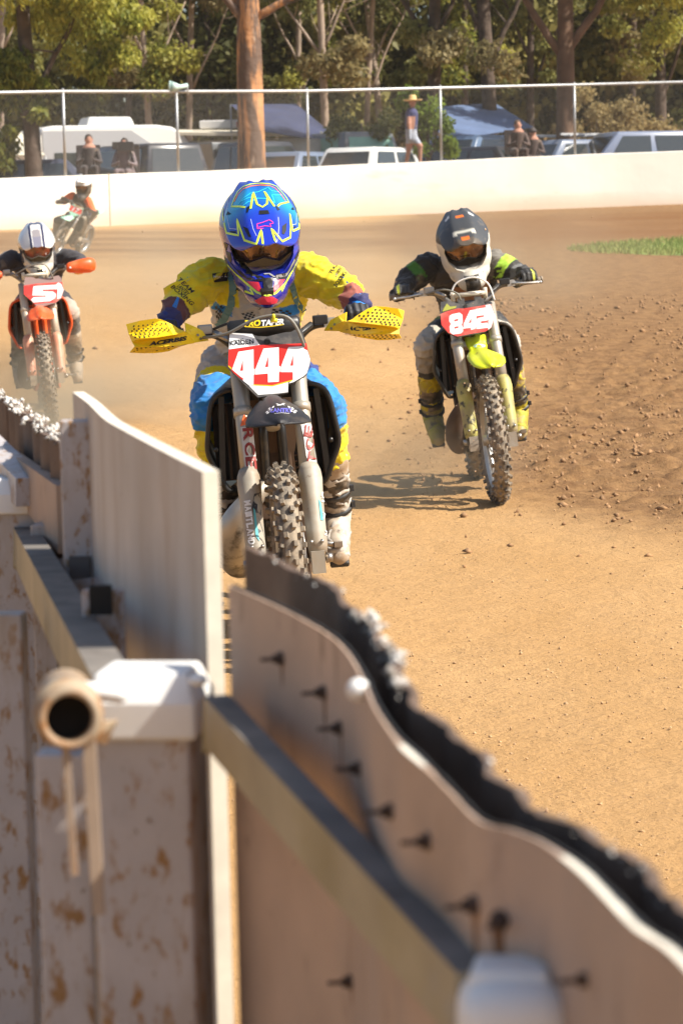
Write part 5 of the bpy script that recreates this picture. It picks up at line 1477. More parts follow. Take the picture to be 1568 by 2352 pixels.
J1 = joints(M1, dict(
    shL=(z3(525, 590), .70), shR=(z3(1005, 575), .70), elL=(z3(360, 715), .60), elR=(z3(1195, 660), .62),
    wrL=(z3(300, 815), .50), wrR=(z3(1290, 735), .52), head=(z3(772, 362), .52),
    hipL=(z3(590, 1080), .98), hipR=(z3(890, 1070), .98), knL=(z4(305, 300), .60), knR=(z4(1020, 300), .60),
    anL=(z4(405, 1050), .84), anR=(z4(1085, 960), .84), footL=(z4(400, 1190), .70), footR=(z4(1105, 1190), .70)))
grips(J1, M1, S1)
yl, wh, bl, nv_, gy, dk = (.74, .60, .006), (.50, .46, .40), (.012, .20, .55), (.015, .035, .19), (.40, .37, .34), (.03, .027, .027)
def col1(n, t, v, nr, xr):
    if n[:5] == 'upper': return yl
    if n[:4] == 'fore':
        if t < .55: return yl
        if t < .95: return (.10, .03, .03) if n[-1] == 'L' else (.34, .09, .06)
        return (.02, .02, .1)
    if n == 'torso':
        if t > .83 and abs(xr) > .06 or abs(xr) > .155: return yl
        if t > .74 and abs(xr) > .085: return bl if t < .80 or True else yl
        if t < .12: return wh
        return wh
    if n[:5] == 'thigh':
        if n[-1] == 'L': return gy if t < .5 and abs(xr) > .10 else (yl if t < .62 else bl)
        return nv_ if t < .55 else bl
    if n[:4] == 'shin': return bl if t < .10 else yl if t < .46 else dk if t < .54 else wh
    return wh
r1, G1_, body1 = make_rider('racer in yellow and white kit with blue and lime helmet riding the 444 bike', bike1, J1, col1, .006, folds=.011)
bootw = mat('boot_white', (.62, .57, .50), .5, dirt=((.3, .22, .15), 9, .5, .75)); bootk = mat('boot_black', (.025, .024, .024), .5, dirt=((.2, .15, .1), 10, .55, .8))
make_boots(rt=r1, G=G1_, J=J1, m=((.50, .43, .34), (.03, .028, .027)), sole=bootk)
def gl1(s_, h, f_, b): return (.02, .22, .62) if h > .030 and s_ == 'R' else (.02, .03, .16) if h > .03 else (.025, .024, .026)
make_gloves(r1, G1_, J1, gl1)
def shell1(v):
    if v.z < -.10 or v.y > .02 or abs(v.x) > .11: return (.012, .02, .26) if v.z > -.12 else (.022, .02, .28)
    return (.012, .03, .42)
def peak1(v):
    # violet-blue peak with a turquoise band across its root
    a = math.exp(-((v.y + .07) / .062) ** 2) * (.3 + .5 * min(1, abs(v.x) / .06))
    b0, b1 = Vector((.012, .035, .45)), Vector((.0, .42, .66)); return tuple(b0.lerp(b1, min(1, a)))
hl1, pk1, HM1 = make_helmet(r1, G1_, J1['head'], Matrix.Rotation(R(21), 3, 'X'), 1.12, shell1, dict(), peak1)
skh = Skin([pk1, hl1])
lime = mat('lime_line', (.62, .80, .06), .3, coat=.5); ora = mat('orange_line', (.9, .20, .01), .3, coat=.5); cy = mat('cyan_line', (.03, .50, .78), .3, coat=.5); pink = mat('pink_line', (.85, .06, .38), .3, coat=.5); wht = mat('fine_line', (.6, .65, .85), .3); blk = mat('vent_black', (.005, .005, .006), .5)
def Z(*a): return [zh(x, y) for x, y in a]
for pts in (Z((520, 590), (430, 575), (300, 575), (345, 450), (400, 340), (480, 265), (600, 225), (760, 212), (900, 222), (1000, 258), (1080, 350), (1150, 430), (1190, 505), (1060, 535), (1020, 572)),
            Z((600, 610), (640, 350), (700, 540), (785, 585), (855, 535), (865, 440), (815, 340), (970, 575)),
            Z((175, 600), (165, 720), (200, 900), (225, 990), (415, 1030), (385, 770), (505, 1105), (690, 1165), (765, 940), (795, 1190)),
            Z((1000, 1170), (925, 920), (1090, 1120), (1215, 1060), (1225, 900), (1210, 690), (1255, 960), (1355, 915), (1350, 760), (1310, 600), (1250, 480)),
            Z((235, 1480), (380, 1640), (560, 1800), (700, 1920), (860, 1975), (990, 1930), (1130, 1790), (1260, 1560), (1340, 1400)),
            Z((510, 1900), (650, 1950), (590, 1860)), Z((1080, 1900), (1130, 1800), (1070, 1860))):
    ribbon(skh, pts, .0074, 'lime_line', lime, pk1, .0016)
ribbon(skh, Z((345, 500), (400, 385), (480, 300), (600, 255), (760, 238), (900, 248), (980, 285), (1060, 370), (1140, 480)), .007, 'orange_line', ora, pk1, .0010)
for pts in (Z((400, 550), (480, 450), (600, 365), (720, 345), (870, 275), (920, 325), (1040, 350)), Z((1090, 395), (930, 395), (975, 520), (840, 450), (700, 445), (640, 480), (560, 500), (480, 560)), Z((430, 500), (560, 440), (640, 420))):
    ribbon(skh, pts, .0058, 'cyan_line', cy, pk1, .001)
ribbon(skh, Z((800, 920), (705, 925), (700, 850), (790, 825), (890, 785), (945, 820), (950, 840), (900, 850), (920, 890), (820, 880), (720, 905)), .0035, 'pink_mark', pink, pk1, .0016)
for pts in (Z((365, 235), (320, 350), (285, 490)), Z((250, 430), (230, 720), (270, 920), (385, 930)), Z((970, 190), (1080, 320), (1160, 420)), Z((600, 770), (640, 930), (690, 1035)), Z((1030, 740), (1040, 900), (1030, 1010)), Z((1315, 680), (1310, 850), (1245, 860))):
    ribbon(skh, pts, .0016, 'fine_line', wht, pk1, .001)
for pts in (Z((735, 640), (870, 635), (895, 690), (730, 700)), Z((475, 885), (560, 920), (610, 1055), (570, 1055)), Z((1090, 880), (1160, 830), (1150, 960), (1120, 1015), (1085, 1000)), Z((220, 710), (245, 650), (298, 690)), Z((1230, 620), (1250, 580), (1280, 630)), Z((540, 590), (590, 560), (560, 670), (535, 670)), Z((980, 560), (1060, 620), (1020, 640)), Z((275, 960), (380, 965), (375, 990), (285, 985)), Z((1255, 895), (1310, 880), (1305, 900), (1258, 915))):
    patch(skh, pts, [tuple(range(len(pts)))], 'vent', blk, pk1, .0018, sub=1)
pts = Z((825, 1125), (960, 1118), (955, 1175), (830, 1185)); patch(skh, pts, [(0, 1, 2, 3)], 'orange_patch', ora, pk1, .0018)
redp = mat('pink_plastic', (.75, .035, .07), .4)
for pts in (Z((545, 1745), (730, 1765), (790, 1935), (700, 1890), (600, 1810)), Z((975, 1740), (1130, 1712), (1060, 1840), (950, 1925)), Z((665, 2045), (790, 1985), (930, 1985), (1015, 2030), (1000, 2080), (900, 2105), (740, 2105))):
    patch(skh, pts, [tuple(range(len(pts)))], 'chin_vent', redp, hl1, .003, sub=2)
for pts in (Z((180, 1130), (330, 1200), (480, 1420), (640, 1640), (800, 1680), (790, 1750), (560, 1720), (420, 1620), (250, 1400)), Z((1395, 1080), (1330, 1290), (1180, 1600), (1000, 1640), (1000, 1720), (1150, 1700), (1260, 1500), (1370, 1280)), Z((790, 1690), (950, 1690), (930, 1950), (810, 1950))):
    patch(skh, pts, [tuple(range(len(pts)))], 'mouth_trim', mat('trim_black', (.02, .02, .021), .35), hl1, .0022, sub=2)
ribbon(skh, Z((810, 1640), (890, 1635), (960, 1680), (1150, 1640), (1200, 1560), (1280, 1400)), .010, 'trim_edge', mat('trim_grey', (.30, .30, .30), .4), hl1, .003)
# prints on the jersey
skb = Skin([body1])
teal = mat('strap_teal', (.12, .24, .23), .5, var=(10, .2))
def cz(*a): return [zc(x, y) for x, y in a]
ribbon(skb, cz((665, 180), (690, 260), (695, 350), (675, 470), (620, 580), (560, 640)), .027, 'chest_strap', teal, r1, .003)
ribbon(skb, cz((1175, 240), (1195, 330), (1225, 430), (1285, 510)), .023, 'chest_strap', teal, r1, .003)
pts = cz((518, 198), (650, 184), (648, 262), (535, 272)); patch(skb, pts, [(0, 1, 2, 3)], 'chest_patch', mat('patch_black', (.02, .016, .016), .6), r1, .002, sub=2)
text_px(skb, 'PORT-A-', *zc(590, 225), 4.5, 32, -4, 'lettering', whitev, r1, off=.01, sub=0, lift=.003)
text_px(skb, 'KAIDEN', *zc(765, 328), 8, 40, 2, 'lettering', blackv, r1, off=.03, lift=.002)
chequer(skb, cz((765, 530), (860, 515), (890, 560), (800, 590)), 5, 4, 'chequer_print', blackv, r1, .002)
chequer(skb, cz((1025, 490), (1190, 510), (1165, 570), (1010, 550)), 6, 4, 'chequer_print', blackv, r1, .002)
chequer(skb, cz((548, 470), (625, 455), (600, 560), (560, 590)), 4, 6, 'chequer_print', blackv, r1, .003)
pts = cz((905, 462), (965, 462), (970, 500), (945, 540), (925, 540), (905, 500)); patch(skb, pts, [tuple(range(6))], 'skull_print', mat('print_cream', (.6, .55, .45), .7, dirt=((.06, .05, .04), 60, .55, .6)), r1, .002, sub=1)
for tx, cx, cy, h, w_, a in (('TEAM', 955, 700, 17, 46, 44), ('LANTRY', 830, 900, 17, 34, 44), ('BOXING', 790, 1130, 17, 66, 42)):
    text_px(skb, tx, *zt1(cx, cy), h * K, w_ * 1.0, a, 'lettering', blackv, r1, off=.02, shear=.3 if tx == 'LANTRY' else .2)
for tx, cx, cy, h, w_, a in (('TEAM', 610, 600, 15, 42, -56), ('LANTRY', 800, 760, 14, 34, -56), ('BOXING', 900, 1080, 18, 56, -56)):
    text_px(skb, tx, *zt2(cx, cy), h * K, w_ * K * 1.25, a, 'lettering', blackv, r1, off=.02, shear=-.1)
blp = mat('print_blue', (.02, .16, .48), .6)
for z_, q in ((zt1, [(560, 1200), (650, 1270), (500, 1720), (330, 1640)]), (zt2, [(1000, 990), (1060, 1000), (1390, 1400), (1370, 1500)])):
    patch(skb, [z_(*p) for p in q], [(0, 1, 2, 3)], 'sleeve_print', blp, r1, .002, sub=1)
trg = mat('print_green', (.15, .42, .28), .6)
for z_, q in ((zt1, [(1020, 300), (1110, 440), (960, 520)]), (zt2, [(440, 320), (520, 420), (430, 440)])): patch(skb, [z_(*p) for p in q], [(0, 1, 2)], 'sleeve_print', trg, r1, .002)

# ================================================================== rider 842
C2 = ground_at(*z5(965, 2205), 14.8); Y2, L2, ST2 = 1.4, 6.6, 3
M2 = frame_of(C2, Y2, L2); S2 = steerM(ST2); PL2 = M2 @ S2 @ plateM()
Q = lambda *a: [zq(x, y) for x, y in a]
plate2 = Q((390, 200), (520, 185), (640, 225), (760, 230), (930, 150), (990, 150), (1000, 240), (1085, 232), (1140, 350), (1140, 420), (1095, 560), (1010, 620), (800, 655), (620, 690), (500, 640), (400, 520), (385, 370))
red2 = Q((386, 372), (470, 335), (630, 292), (700, 296), (1085, 232), (1138, 350), (1138, 420), (1092, 560), (1010, 612), (800, 645), (620, 682), (500, 636), (402, 520))
d8 = [Q((540, 375), (650, 350), (690, 380), (695, 480), (680, 520), (700, 560), (700, 610), (670, 640), (560, 655), (520, 625), (512, 545), (530, 505), (508, 470), (510, 400)), Q((575, 450), (632, 435), (634, 462), (577, 476)), Q((578, 550), (636, 538), (636, 564), (580, 576))]
d4 = [Q((795, 320), (885, 305), (885, 480), (905, 478), (905, 545), (880, 550), (865, 580), (810, 590), (808, 560), (705, 575), (708, 505)), Q((815, 425), (775, 498), (815, 490))]
d2 = [Q((880, 300), (1040, 275), (1060, 310), (1062, 420), (1040, 460), (950, 470), (948, 500), (1040, 490), (1060, 560), (885, 580), (885, 450), (905, 425), (990, 410), (992, 385), (880, 400)), ]
white2 = Q((1010, 245), (1080, 236), (1134, 352), (1134, 420), (1090, 555), (1050, 590), (1055, 450))
fl = (.62, .70, .02)
P2 = dict(steer=ST2, fork_guard=mat('fork_guard_lime', (.44, .40, .11), .55, var=(12, .25), dirt=[((.30, .23, .14), 7, .42, .62), ((.07, .06, .04), 22, .56, .64)]), shroud=mat('shroud_black', (.02, .019, .018), .4, dirt=((.13, .09, .055), 7, .45, .8)), fender=mat('fender_lime', fl, .4, dirt=((.4, .34, .08), 9, .62, .8)),
          rear_fender=blackv, fork_tube=mat('fork_silver2', (.42, .38, .32), .45, metal=.3, dirt=((.33, .24, .15), 7, .45, .8)), plate_poly=uvs(PL2, plate2), plate_base=mat('plate_grey'), pad=False, clampm=mat('clamp_cream', (.62, .56, .45), .5),
          decals=pdecs(PL2, [('red_field', [red2], redv2, .001), ('number', d8, whitev, .002), ('number', d4, whitev, .002), ('number', d2, whitev, .002), ('side_field', [white2], whitev, .0015)]),
          fender_secs=[(.245, .868, .058, .012, 0), (.225, .83, .055, .012, 0), (.18, .80, .045, .014, 0), (.10, .80, .07, .03, .0), (-.02, .795, .085, .032, .0), (-.14, .78, .092, .028, .004), (-.23, .755, .082, .024, .006), (-.28, .735, .055, .018, .006), (-.30, .724, .02, .008, .0)],
          exhaust=.75, pipem=muddark, bar=mat('bar_grey', (.2, .19, .18), .4, metal=.4),
          cables=[([(-.22, .37, 1.10), (-.14, .33, 1.115), (-.07, .30, 1.09), (-.05, .3, 1.05)], .005, 'g'), ([(-.1, .33, 1.08), (-.06, .33, 1.14), (.03, .32, 1.16), (.1, .31, 1.12), (.125, .30, 1.03)], .0045, 'w')])
bike2, PM2, _ = make_bike('dirt bike with red 842 plate and lime front fender, leaning over on churned soil', C2, Y2, L2, P2)
pl2 = [o for o in bike2.children if o.name.startswith('number_plate')][0]; sk = Skin([pl2])
patch(sk, Q((440, 280), (475, 225), (520, 270), (610, 262), (595, 290), (410, 340)), [tuple(range(6))], 'badge', mat('badge_olive', (.35, .36, .05), .5), pl2)
ch = Q(*[(733 + 26 * math.cos(a), 262 + 26 * math.sin(a)) for a in [2 * math.pi * i / 14 for i in range(14)]]); patch(sk, ch, [tuple(range(14))], 'plate_hole', mat('hole'), pl2)
sf = Skin([P2['_fender']]); f2 = P2['_fender']
for pts in (Q((700, 770), (760, 735), (820, 720), (860, 770), (820, 745), (760, 765), (690, 790)), Q((720, 830), (760, 850), (820, 880), (740, 860)), Q((890, 915), (1000, 905), (900, 922))):
    patch(sf, pts, [tuple(range(len(pts)))], 'decal', blackv, f2, .0035)
pts = Q(*[(930 + 80 * math.cos(a), 820 + 28 * math.sin(a)) for a in [2 * math.pi * i / 16 for i in range(16)]]); patch(sf, pts, [tuple(range(16))], 'badge', mat('badge_pale', (.3, .5, .55), .5), f2, .0035)
text_px(sf, 'SUMMIT', *zq(810, 682), 4.2, 22, -4, 'lettering', blackv, f2, off=.03, sub=0, lift=.004)
gd = [o for o in bike2.children if o.name.startswith('fork_guard')]; sg_ = Skin(gd)
J2 = joints(M2, dict(
    shL=(z5(455, 545), .72), shR=(z5(925, 530), .72), elL=(z5(320, 650), .68), elR=(z5(1065, 610), .66), wrL=(z5(245, 745), .52), wrR=(z5(1150, 605), .55), head=(z5(702, 385), .55),
    hipL=(z5(600, 1000), .98), hipR=(z5(880, 970), .98), knL=(z5(450, 1110), .62), knR=(z5(1000, 1090), .62),
    anL=(z5(490, 1600), .85), anR=(z5(1085, 1560), .85), footL=(z5(520, 1740), .70), footR=(z5(1090, 1700), .70)))
grips(J2, M2, S2)
bk2, gr2, lm2 = (.022, .02, .018), (.05, .17, .012), (.35, .60, .04)
def col2(n, t, v, nr, xr):
    if n[:5] == 'upper':
        a, b = (gr2, lm2) if n[-1] == 'L' else (lm2, lm2)
        if t < (.42 if n[-1] == 'L' else .28): return bk2 if n[-1] == 'L' else (.16, .145, .12)
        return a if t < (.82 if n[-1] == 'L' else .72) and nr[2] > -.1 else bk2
    if n[:4] == 'fore': return bk2 if n[-1] == 'L' else (.12, .12, .115) if t < .6 else bk2
    if n == 'torso':
        if t > .85: return (.06, .05, .04)
        if abs(xr) < .10 and t > .2: return (.33, .15, .06)
        return bk2
    if n[:5] == 'thigh':
        if t < .35: return (.10, .17, .02) if n[-1] == 'L' else bk2
        return (.45, .41, .34) if t > .62 or n[-1] == 'R' and t > .5 else (.06, .055, .045)
    if n[:4] == 'shin':
        return (.30, .26, .2) if t < .28 else (.05, .045, .035) if t < .36 else (.55, .42, .01) if t < .62 else (.06, .05, .03) if t < .72 else (.55, .42, .01)
    return (.35, .32, .02)
r2, G2_, body2 = make_rider('racer in black and green kit with a grey and white helmet, gripping the 842 bike', bike2, J2, col2, .008, folds=.010)
make_boots(r2, G2_, J2, ((.42, .33, .015), (.05, .042, .03)), bootk)
make_gloves(r2, G2_, J2, lambda s_, h, f_, b: (.03, .028, .026) if abs(b - .02) > .006 or h > .02 else (.5, .55, .05), .0055, k=1.08)
helmd = mat('helmet_dusty', attr=True, rough=.5, coat=.12, spec=.3, dirt=((.36, .28, .18), 18, .56, .85))
def shell2(v):
    if v.z > .03 and v.y < .08: return (.045, .045, .047)
    if abs(v.x) < .035 and v.z < -.115 and v.y < -.1: return (.03, .025, .02)
    return (.62, .58, .50)
def peak2(v):
    if abs(v.x) < .018 and (-.09 < v.y < -.06 or -.262 < v.y < -.235): return (.75, .16, .02)
    if .045 < abs(v.x) < .068 and -.05 < v.y < -.015: return (.7, .7, .68)
    if abs(v.x) < .055 and -.215 < v.y < -.195: return (.55, .53, .45)
    return (.055, .058, .062) if v.y > -.25 else (.10, .08, .06)
hl2, pk2, HM2 = make_helmet(r2, G2_, J2['head'], Matrix.Rotation(R(15), 3, 'X') @ Matrix.Rotation(R(-4), 3, 'Y'), 1.12, shell2, dict(shell=helmd), peak2)

# ================================================================== rider 5
C3 = ground_at(*z6(432, 2138), 20.5); Y3, L3 = 7.0, 4.6
M3 = frame_of(C3, Y3, L3); S3 = Matrix.Identity(4); PL3 = M3 @ plateM()
T = lambda *a: [zs(x, y) for x, y in a]
plate3 = T((352, 205), (460, 200), (500, 225), (700, 215), (720, 200), (820, 180), (850, 210), (870, 275), (895, 380), (855, 500), (780, 560), (640, 600), (530, 635), (470, 560), (335, 440), (335, 330))
red3 = T((338, 322), (520, 295), (600, 290), (868, 272), (892, 380), (852, 498), (780, 555), (640, 560), (490, 580), (430, 525), (337, 440))
d5 = [T((470, 330), (800, 308), (805, 372), (600, 378), (595, 400), (740, 405), (785, 440), (775, 495), (700, 540), (470, 558), (438, 520), (470, 485), (640, 478), (650, 462), (455, 460))]
d1 = [T((790, 300), (820, 278), (858, 300), (890, 380), (850, 495), (800, 510), (805, 380))]
orm = mat('orange_plastic', (.80, .10, .012), .42, var=(8, .08), dirt=((.6, .3, .14), 8, .5, .8))
P3 = dict(fork_guard=mat('fork_guard_salmon', (.60, .24, .14), .5, var=(10, .2), dirt=((.55, .4, .28), 7, .4, .7)), shroud=orm, fender=orm, rear_fender=orm, framem=orm, rim=mat('rim_black', (.03, .03, .03), .4), flap=mat('flap_orange', (.30, .05, .015), .8, var=(6, .4)), fender_secs=[(.24, .85, .05, .03, 0), (.12, .855, .075, .035, .0), (-.02, .845, .09, .042, .0), (-.13, .825, .10, .045, .004), (-.20, .80, .09, .038, .006), (-.25, .782, .06, .02, .004), (-.275, .772, .02, .006, .0)], plate_poly=uvs(PL3, plate3), plate_base=mat('plate_mauve', (.30, .20, .18), .5), pad=False,
          fork_tube=mat('fork_silver3', (.52, .44, .34), .45, metal=.25, dirt=((.45, .32, .2), 7, .45, .8)), clampm=mat('clamp_cream'), decals=pdecs(PL3, [('red_field', [red3], redv2, .001), ('number', d5, whitev, .003), ('number', d1, whitev, .0035)]), exhaust=.7, pipem=muddark, bar=mat('bar_grey'),
          louvre=mat('mud_light', (.12, .085, .05), .8))
bike3, PM3, _ = make_bike('orange dirt bike with red number 5 plate and orange hand guards, by the left edge', C3, Y3, L3, P3)
pl3 = [o for o in bike3.children if o.name.startswith('number_plate')][0]
for s_ in (-1, 1):
    mb = MB(); secs = []
    for q, hh, dd in ((0, .02, 0), (.02, .034, .0), (.10, .048, -.008), (.17, .052, -.005), (.205, .04, .02), (.215, .02, .05)):
        x = s_ * (.235 + q); c = Vector((x, .365 + dd + q * .05, 1.10 + q * .02))
        secs.append([c + Vector((0, -.014 * math.cos(a) + .02 * (abs(math.sin(a)) ** 3), math.sin(a) * hh)) for a in [math.pi * (k / 10 - .5) for k in range(11)]])
    mb.loft(secs, closed=False, cap=False); o = mb.build('hand_guard', orm, bike3); md = o.modifiers.new('s', 'SOLIDIFY'); md.thickness = .004
    mb = MB(); mb.tube([(s_ * .262, .35, 1.10), (s_ * .262, .342, 1.10)], .008, 8); mb.build('guard_bolt', whitev, o)
J3 = joints(M3, dict(
    shL=(z6(95, 790), .72), shR=(z6(540, 780), .72), elL=(z6(-60, 880), .66), elR=(z6(640, 810), .64), wrL=(z6(-40, 900), .52), wrR=(z6(700, 850), .53), head=(z6(305, 680), .55),
    hipL=(z6(230, 1150), .98), hipR=(z6(480, 1130), .98), knL=(z6(165, 1250), .62), knR=(z6(575, 1230), .62),
    anL=(z6(160, 1680), .85), anR=(z6(620, 1640), .85), footL=(z6(165, 1790), .70), footR=(z6(635, 1750), .70)))
grips(J3, M3, S3)
bk3 = (.03, .026, .03)
def col3(n, t, v, nr, xr):
    if n[:5] == 'thigh': return bk3 if t < .6 else (.38, .33, .27)
    if n[:4] == 'shin': return (.08, .065, .05) if t < .35 else (.45, .38, .28) if t < .5 else (.2, .15, .09)
    if n[:4] == 'foot': return (.2, .16, .11)
    return bk3
r3, G3_, body3 = make_rider('racer in plain black kit with a silver white helmet, on the orange number 5 bike', bike3, J3, col3, .011, folds=.006)
make_boots(r3, G3_, J3, ((.30, .24, .17), (.10, .075, .05)), bootk)
make_gloves(r3, G3_, J3, lambda s_, h, f_, b: (.75, .08, .06) if h > .02 else (.8, .5, .06), .006, k=1.1)
def shell3(v):
    if abs(v.x) > .1 and v.z < .02: return (.10, .09, .09)
    if v.z < -.10 and abs(v.x) < .06: return (.62, .55, .42)
    return (.62, .60, .55)
def peak3(v):
    u = abs(v.x)
    if u < .028 and v.y < -.12: return (.22, .21, .26) if v.y < -.2 else (.30, .27, .27)
    if .034 < u < .05 and v.y < .0 or (u < .045 and -.03 < v.y < .01): return (.03, .03, .07)
    return (.66, .64, .60)
hl3, pk3, HM3 = make_helmet(r3, G3_, J3['head'], Matrix.Rotation(R(15), 3, 'X') @ Matrix.Rotation(R(0), 3, 'Z'), 1.09, shell3, dict(goggle=mat('goggle_grey', (.25, .25, .25), .4), lens=mat('lens_red', (.22, .05, .02), .05, coat=1, var=(16, .7))), peak3)

# ================================================================== fourth rider, banked over in the bend
C4 = ground_at(*zr(345, 1800), 49.5); Y4, L4 = -16.0, -24
M4 = frame_of(C4, Y4, L4, .8); PL4 = M4 @ plateM()
def pl4(pdec): 
    pdec('red_field', [[(-.13, -.03), (.13, -.03), (.14, -.115), (.115, -.15), (-.115, -.15), (-.14, -.115)]], redv2, .002)
    V, F = number_shapes('17', .09, .06, .02); pdec('number', None, whitev, .004, raw=([(x - .01, y - .09) for x, y in V], F))
mint = mat('mint_plastic', (.36, .66, .50), .45, dirt=((.6, .55, .45), 7, .55, .8))
P4 = dict(fork_guard=mat('guard_cream', (.66, .54, .38), .5), shroud=mat('shroud_grey', (.33, .29, .22), .6, dirt=((.12, .09, .06), 5, .45, .6)), fender=mint, rear_fender=mint, plate_base=mint, decals=pl4, pad=False, clampm=mat('clamp_tan', (.55, .33, .18), .5), exhaust=.6, pipem=muddark)
bike4, PM4, _ = make_bike('mint green dirt bike banked steeply over in front of the white wall', C4, Y4, L4, P4, sc=.8)
J4 = joints(M4, dict(
    shL=(zr(735, 540), .78), shR=(zr(1060, 640), .78), elL=(zr(560, 650), .70), elR=(zr(1165, 900), .70), wrL=(zr(420, 670), .55), wrR=(zr(1120, 1040), .55), head=(zr(965, 330), .62),
    hipL=(zr(780, 1000), 1.05), hipR=(zr(960, 1080), 1.05), knL=(zr(420, 1060), .68), knR=(zr(1010, 1080), .70),
    anL=(zr(380, 1380), .85), anR=(zr(900, 1400), .85), footL=(zr(370, 1480), .72), footR=(zr(870, 1470), .72)))
grips(J4, M4, Matrix.Identity(4))
def col4(n, t, v, nr, xr):
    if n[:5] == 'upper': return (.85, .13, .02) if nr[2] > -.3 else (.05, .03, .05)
    if n[:4] == 'fore': return (.75, .12, .05) if t < .25 else (.05, .04, .12) if t < .6 else (.3, .26, .22)
    if n == 'torso': return (.05, .032, .025)
    if n[:5] == 'thigh': return (.05, .035, .03)
    return (.3, .25, .18)
r4, G4_, body4 = make_rider('racer with orange sleeves leaning into the bend in front of the white wall', bike4, J4, col4, .015, folds=.004, thick=1.15, width=1.2)
make_boots(r4, G4_, J4, ((.30, .24, .17), (.10, .075, .05)), bootk)
make_gloves(r4, G4_, J4, lambda s_, h, f_, b: (.25, .22, .19), .007, k=1.1)
hl4, pk4, HM4 = make_helmet(r4, G4_, J4['head'], Matrix.Rotation(R(-22), 3, 'Y') @ Matrix.Rotation(R(20), 3, 'X'), 1.32, lambda v: (.10, .085, .07) if v.z < .035 else (.70, .69, .66), dict(peak_secs=[(.02, .153, .050, .016), (-.03, .155, .078, .044), (-.08, .148, .090, .052), (-.13, .135, .090, .046), (-.165, .124, .075, .034), (-.18, .119, .05, .02)]), lambda v: (.72, .72, .70) if abs(v.x) < .085 and v.y > -.2 and (v.x ** 2 + (v.y + .07) ** 2) > .0002 else (.07, .06, .05))
for s_ in (-1, 1):
    mb = MB(); mb.box((s_ * .33, .36, 1.10), (.2, .02, .07), Matrix.Rotation(s_ * .15, 3, 'Z'), (1, .8)); mb.build('hand_guard', mat('guard_brown', (.12, .095, .07), .6), bike4, bevel=.008)
